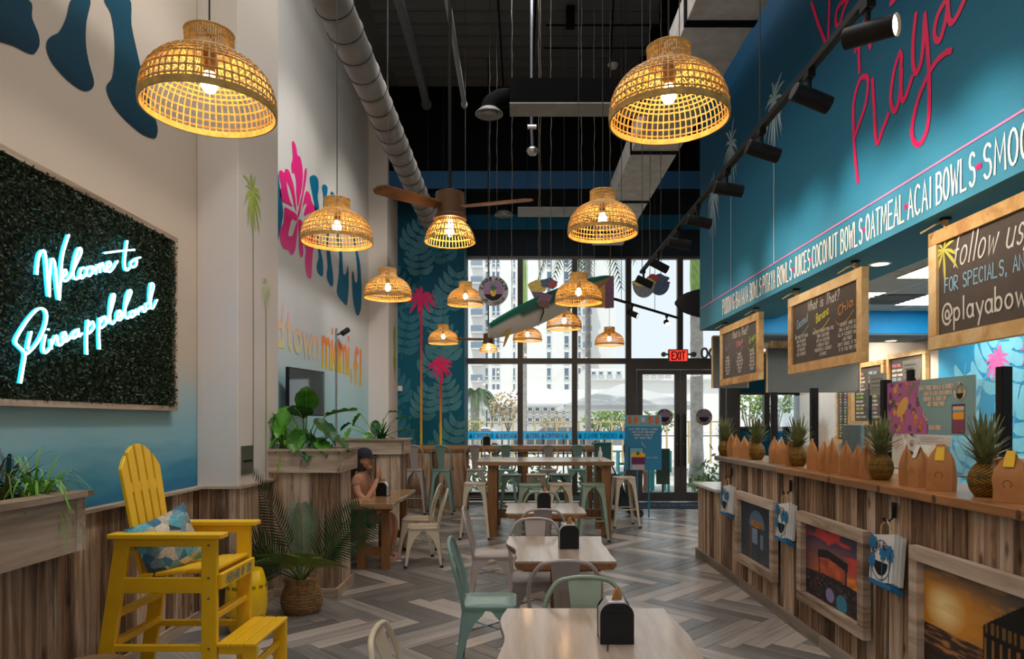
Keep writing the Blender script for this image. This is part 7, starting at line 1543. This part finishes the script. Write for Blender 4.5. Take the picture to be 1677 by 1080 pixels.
# ---- people
def skinned(verts, edges, name, m, parent, sub=2, extra=None):
    me = bpy.data.meshes.new(name); me.from_pydata([v[:3] for v in verts], edges, []); o = bpy.data.objects.new(name, me); C.objects.link(o)
    o.modifiers.new('skin', 'SKIN'); 
    for i, v in enumerate(verts):
        sv = me.skin_vertices[0].data[i]; sv.radius = (v[3], v[4] if len(v) > 4 else v[3]); sv.use_root = (i == 0)
    s_ = o.modifiers.new('sub', 'SUBSURF'); s_.levels = sub; s_.render_levels = sub
    dg = bpy.context.evaluated_depsgraph_get(); m2 = bpy.data.meshes.new_from_object(o.evaluated_get(dg)); bpy.data.objects.remove(o)
    m2.materials.clear(); m2.materials.append(m)
    if extra:
        bm = bmesh.new(); bm.from_mesh(m2); 
        for f_ in extra: f_(bm)
        bm.to_mesh(m2); bm.free()
    m2.polygons.foreach_set('use_smooth', [True]*len(m2.polygons)); o = bpy.data.objects.new(name, m2); C.objects.link(o); o.parent = parent; return o
def ellipsoid(bm, c, r, rot=None, seg=16):
    mt = Matrix.Translation(c) @ (rot.to_4x4() if rot else Matrix.Identity(4)) @ Matrix.Diagonal((*r, 1)); bmesh.ops.create_uvsphere(bm, u_segments=seg, v_segments=seg//2+2, radius=1, matrix=mt)
def seated(name, label, loc, rz, top_m, shorts_m, cap=True):
    """a seated figure, front along +x: forearms raised with the hands together before the chin"""
    t = thing(name, label, 'person', loc, rz)
    V = [(0, 0, .54, .13, .1), (.01, 0, .68, .125, .09), (.03, 0, .82, .135, .095), (.045, 0, .95, .12, .08), (.06, 0, 1.03, .05), (.075, 0, 1.09, .048)]; E = [(i, i+1) for i in range(5)]
    for sy in (-1, 1):
        b = len(V); V += [(.045, sy*.15, .97, .055), (.1, sy*.2, .8, .045), (.2, sy*.2, .74, .04), (.27, sy*.12, .88, .034), (.285, sy*.055, .98, .026)]; E += [(3, b), (b, b+1), (b+1, b+2), (b+2, b+3), (b+3, b+4)]
        h = len(V); V += [(.04, sy*.09, .51, .09), (.24, sy*.1, .515, .078), (.43, sy*.1, .51, .058), (.44, sy*.1, .34, .052), (.42, sy*.1, .16, .036), (.4, sy*.1, .07, .034), (.47, sy*.105, .035, .032), (.55, sy*.11, .025, .022)]; E += [(0, h)]+[(h+i, h+i+1) for i in range(7)]
    ex = [lambda bm: ellipsoid(bm, Vector((.1, 0, 1.2)), (.092, .075, .115)), lambda bm: ellipsoid(bm, Vector((.19, 0, 1.19)), (.018, .013, .022)), lambda bm: ellipsoid(bm, Vector((.165, 0, 1.115)), (.03, .035, .03))]
    for sy in (-1, 1): ex.append(lambda bm, s=sy: ellipsoid(bm, Vector((.095, s*.077, 1.19)), (.02, .008, .03)))
    body = skinned(V, E, 'body', M['skin'], t, 2, ex)
    for sy in (-1, 1):
        k = MB(); k.loft([[(.285+dx, sy*.05+dy, 1.0+dz) for dx, dy in ((-.012, -.02), (.012, -.02), (.012, .02), (-.012, .02))] for dz in (-.02, .02, .06)]); hnd = k.build('hand', M['skin'], t, bevel=.006, seg=2)
        for i in range(4): MB().tube([(.288, sy*.05-.017+.0113*i, 1.06), (.29, sy*.04-.015+.0113*i, 1.09), (.275, sy*.03-.012+.01*i, 1.115-.004*abs(i-1.5))], [.0075, .0068, .0055], 6).build('finger', M['skin'], hnd, smooth=60)
        MB().tube([(.28, sy*.03, 1.01), (.27, sy*.012, 1.04), (.262, sy*.004, 1.065)], [.009, .008, .006], 6).build('thumb', M['skin'], hnd, smooth=60)
        k = MB(); k.loft([[(x, sy*.105+s_*w_, z) for s_, z in ((-1, 0), (1, 0), (1, .022), (-1, .022))] for x, w_ in ((.36, .03), (.45, .04), (.55, .042), (.6, .025))]); k.build('sandal', M['white'], t); 
        MB().tube([(.47, sy*.105-.042, .02), (.47, sy*.105, .07), (.47, sy*.105+.042, .02)], .007, 5).build('sandal_strap', M['white'], t)
    for y in (-.03, .03): k = MB(); k.lathe([(0, -.006), (.009, 0), (0, .006)], 8, c=(.18, y, 1.205)); k.build('eye', M['blackplas'], t)
    k = MB(); k.tube([(.186, -.02, 1.14), (.192, 0, 1.138), (.186, .02, 1.14)], .004, 5); k.build('mouth', M['red'], t)
    skinned([(0, 0, .56, .145, .115), (.01, 0, .68, .14, .105), (.03, 0, .82, .15, .11), (.045, 0, .95, .13, .09), (.052, 0, .99, .085, .07), (.045, -.155, .965, .067), (.08, -.19, .86, .058), (.045, .155, .965, .067), (.08, .19, .86, .058)], [(0, 1), (1, 2), (2, 3), (3, 4), (3, 5), (5, 6), (3, 7), (7, 8)], 'top', top_m, t)
    skinned([(.0, 0, .53, .15, .12), (.05, -.09, .515, .1), (.25, -.1, .515, .088), (.05, .09, .515, .1), (.25, .1, .515, .088)], [(0, 1), (1, 2), (0, 3), (3, 4)], 'shorts', shorts_m, t)
    k = MB(); k.lathe([(.0, .125), (.05, .118), (.085, .08), (.1, .02), (.098, -.04), (.09, -.09), (.075, -.13), (.0, -.13)], 20, c=(.075, 0, 1.2), sx=.95, sy=.88); k2 = k.build('hair', M['hair'], t, smooth=60)
    k2.location = (-.025, 0, 0); MB().tube([(-.02, 0, 1.2), (-.06, 0, 1.1), (-.065, 0, .98), (-.05, 0, .9)], [.045, .05, .04, .015], 8).build('ponytail', M['hair'], t, smooth=60)
    if cap:
        k = MB(); k.lathe([(.103, .0), (.102, .04), (.085, .085), (.05, .11), (0, .118)], 24, c=(.095, 0, 1.235)); c_ = k.build('cap', M['navy'], t, smooth=60); k = MB()
        k.loft([[(.165+x, y, 1.24-.02*x/.1-.25*y*y+z) for y in (-.07, -.035, 0, .035, .07) for z in (0,)]+[(.165+x, y, 1.248-.02*x/.1-.25*y*y) for y in (.07, .035, 0, -.035, -.07)] for x in (0, .05, .09)]); k.build('cap_peak', M['navy'], c_)
    return t
seated('person', 'seated person in a dark cap and tan top at the left live-edge table', (-1.95, 8.3, -.02), -.15, M['tan'], M['shorts'])
seated('person', 'seated person in pink outside on a patio chair, seen beside the standing poster', (at(1028, 0, 16.2)[0], 16.2, -.05), 0, mat('pink_cloth', S(214, 140, 130), .8), M['shorts'], False)
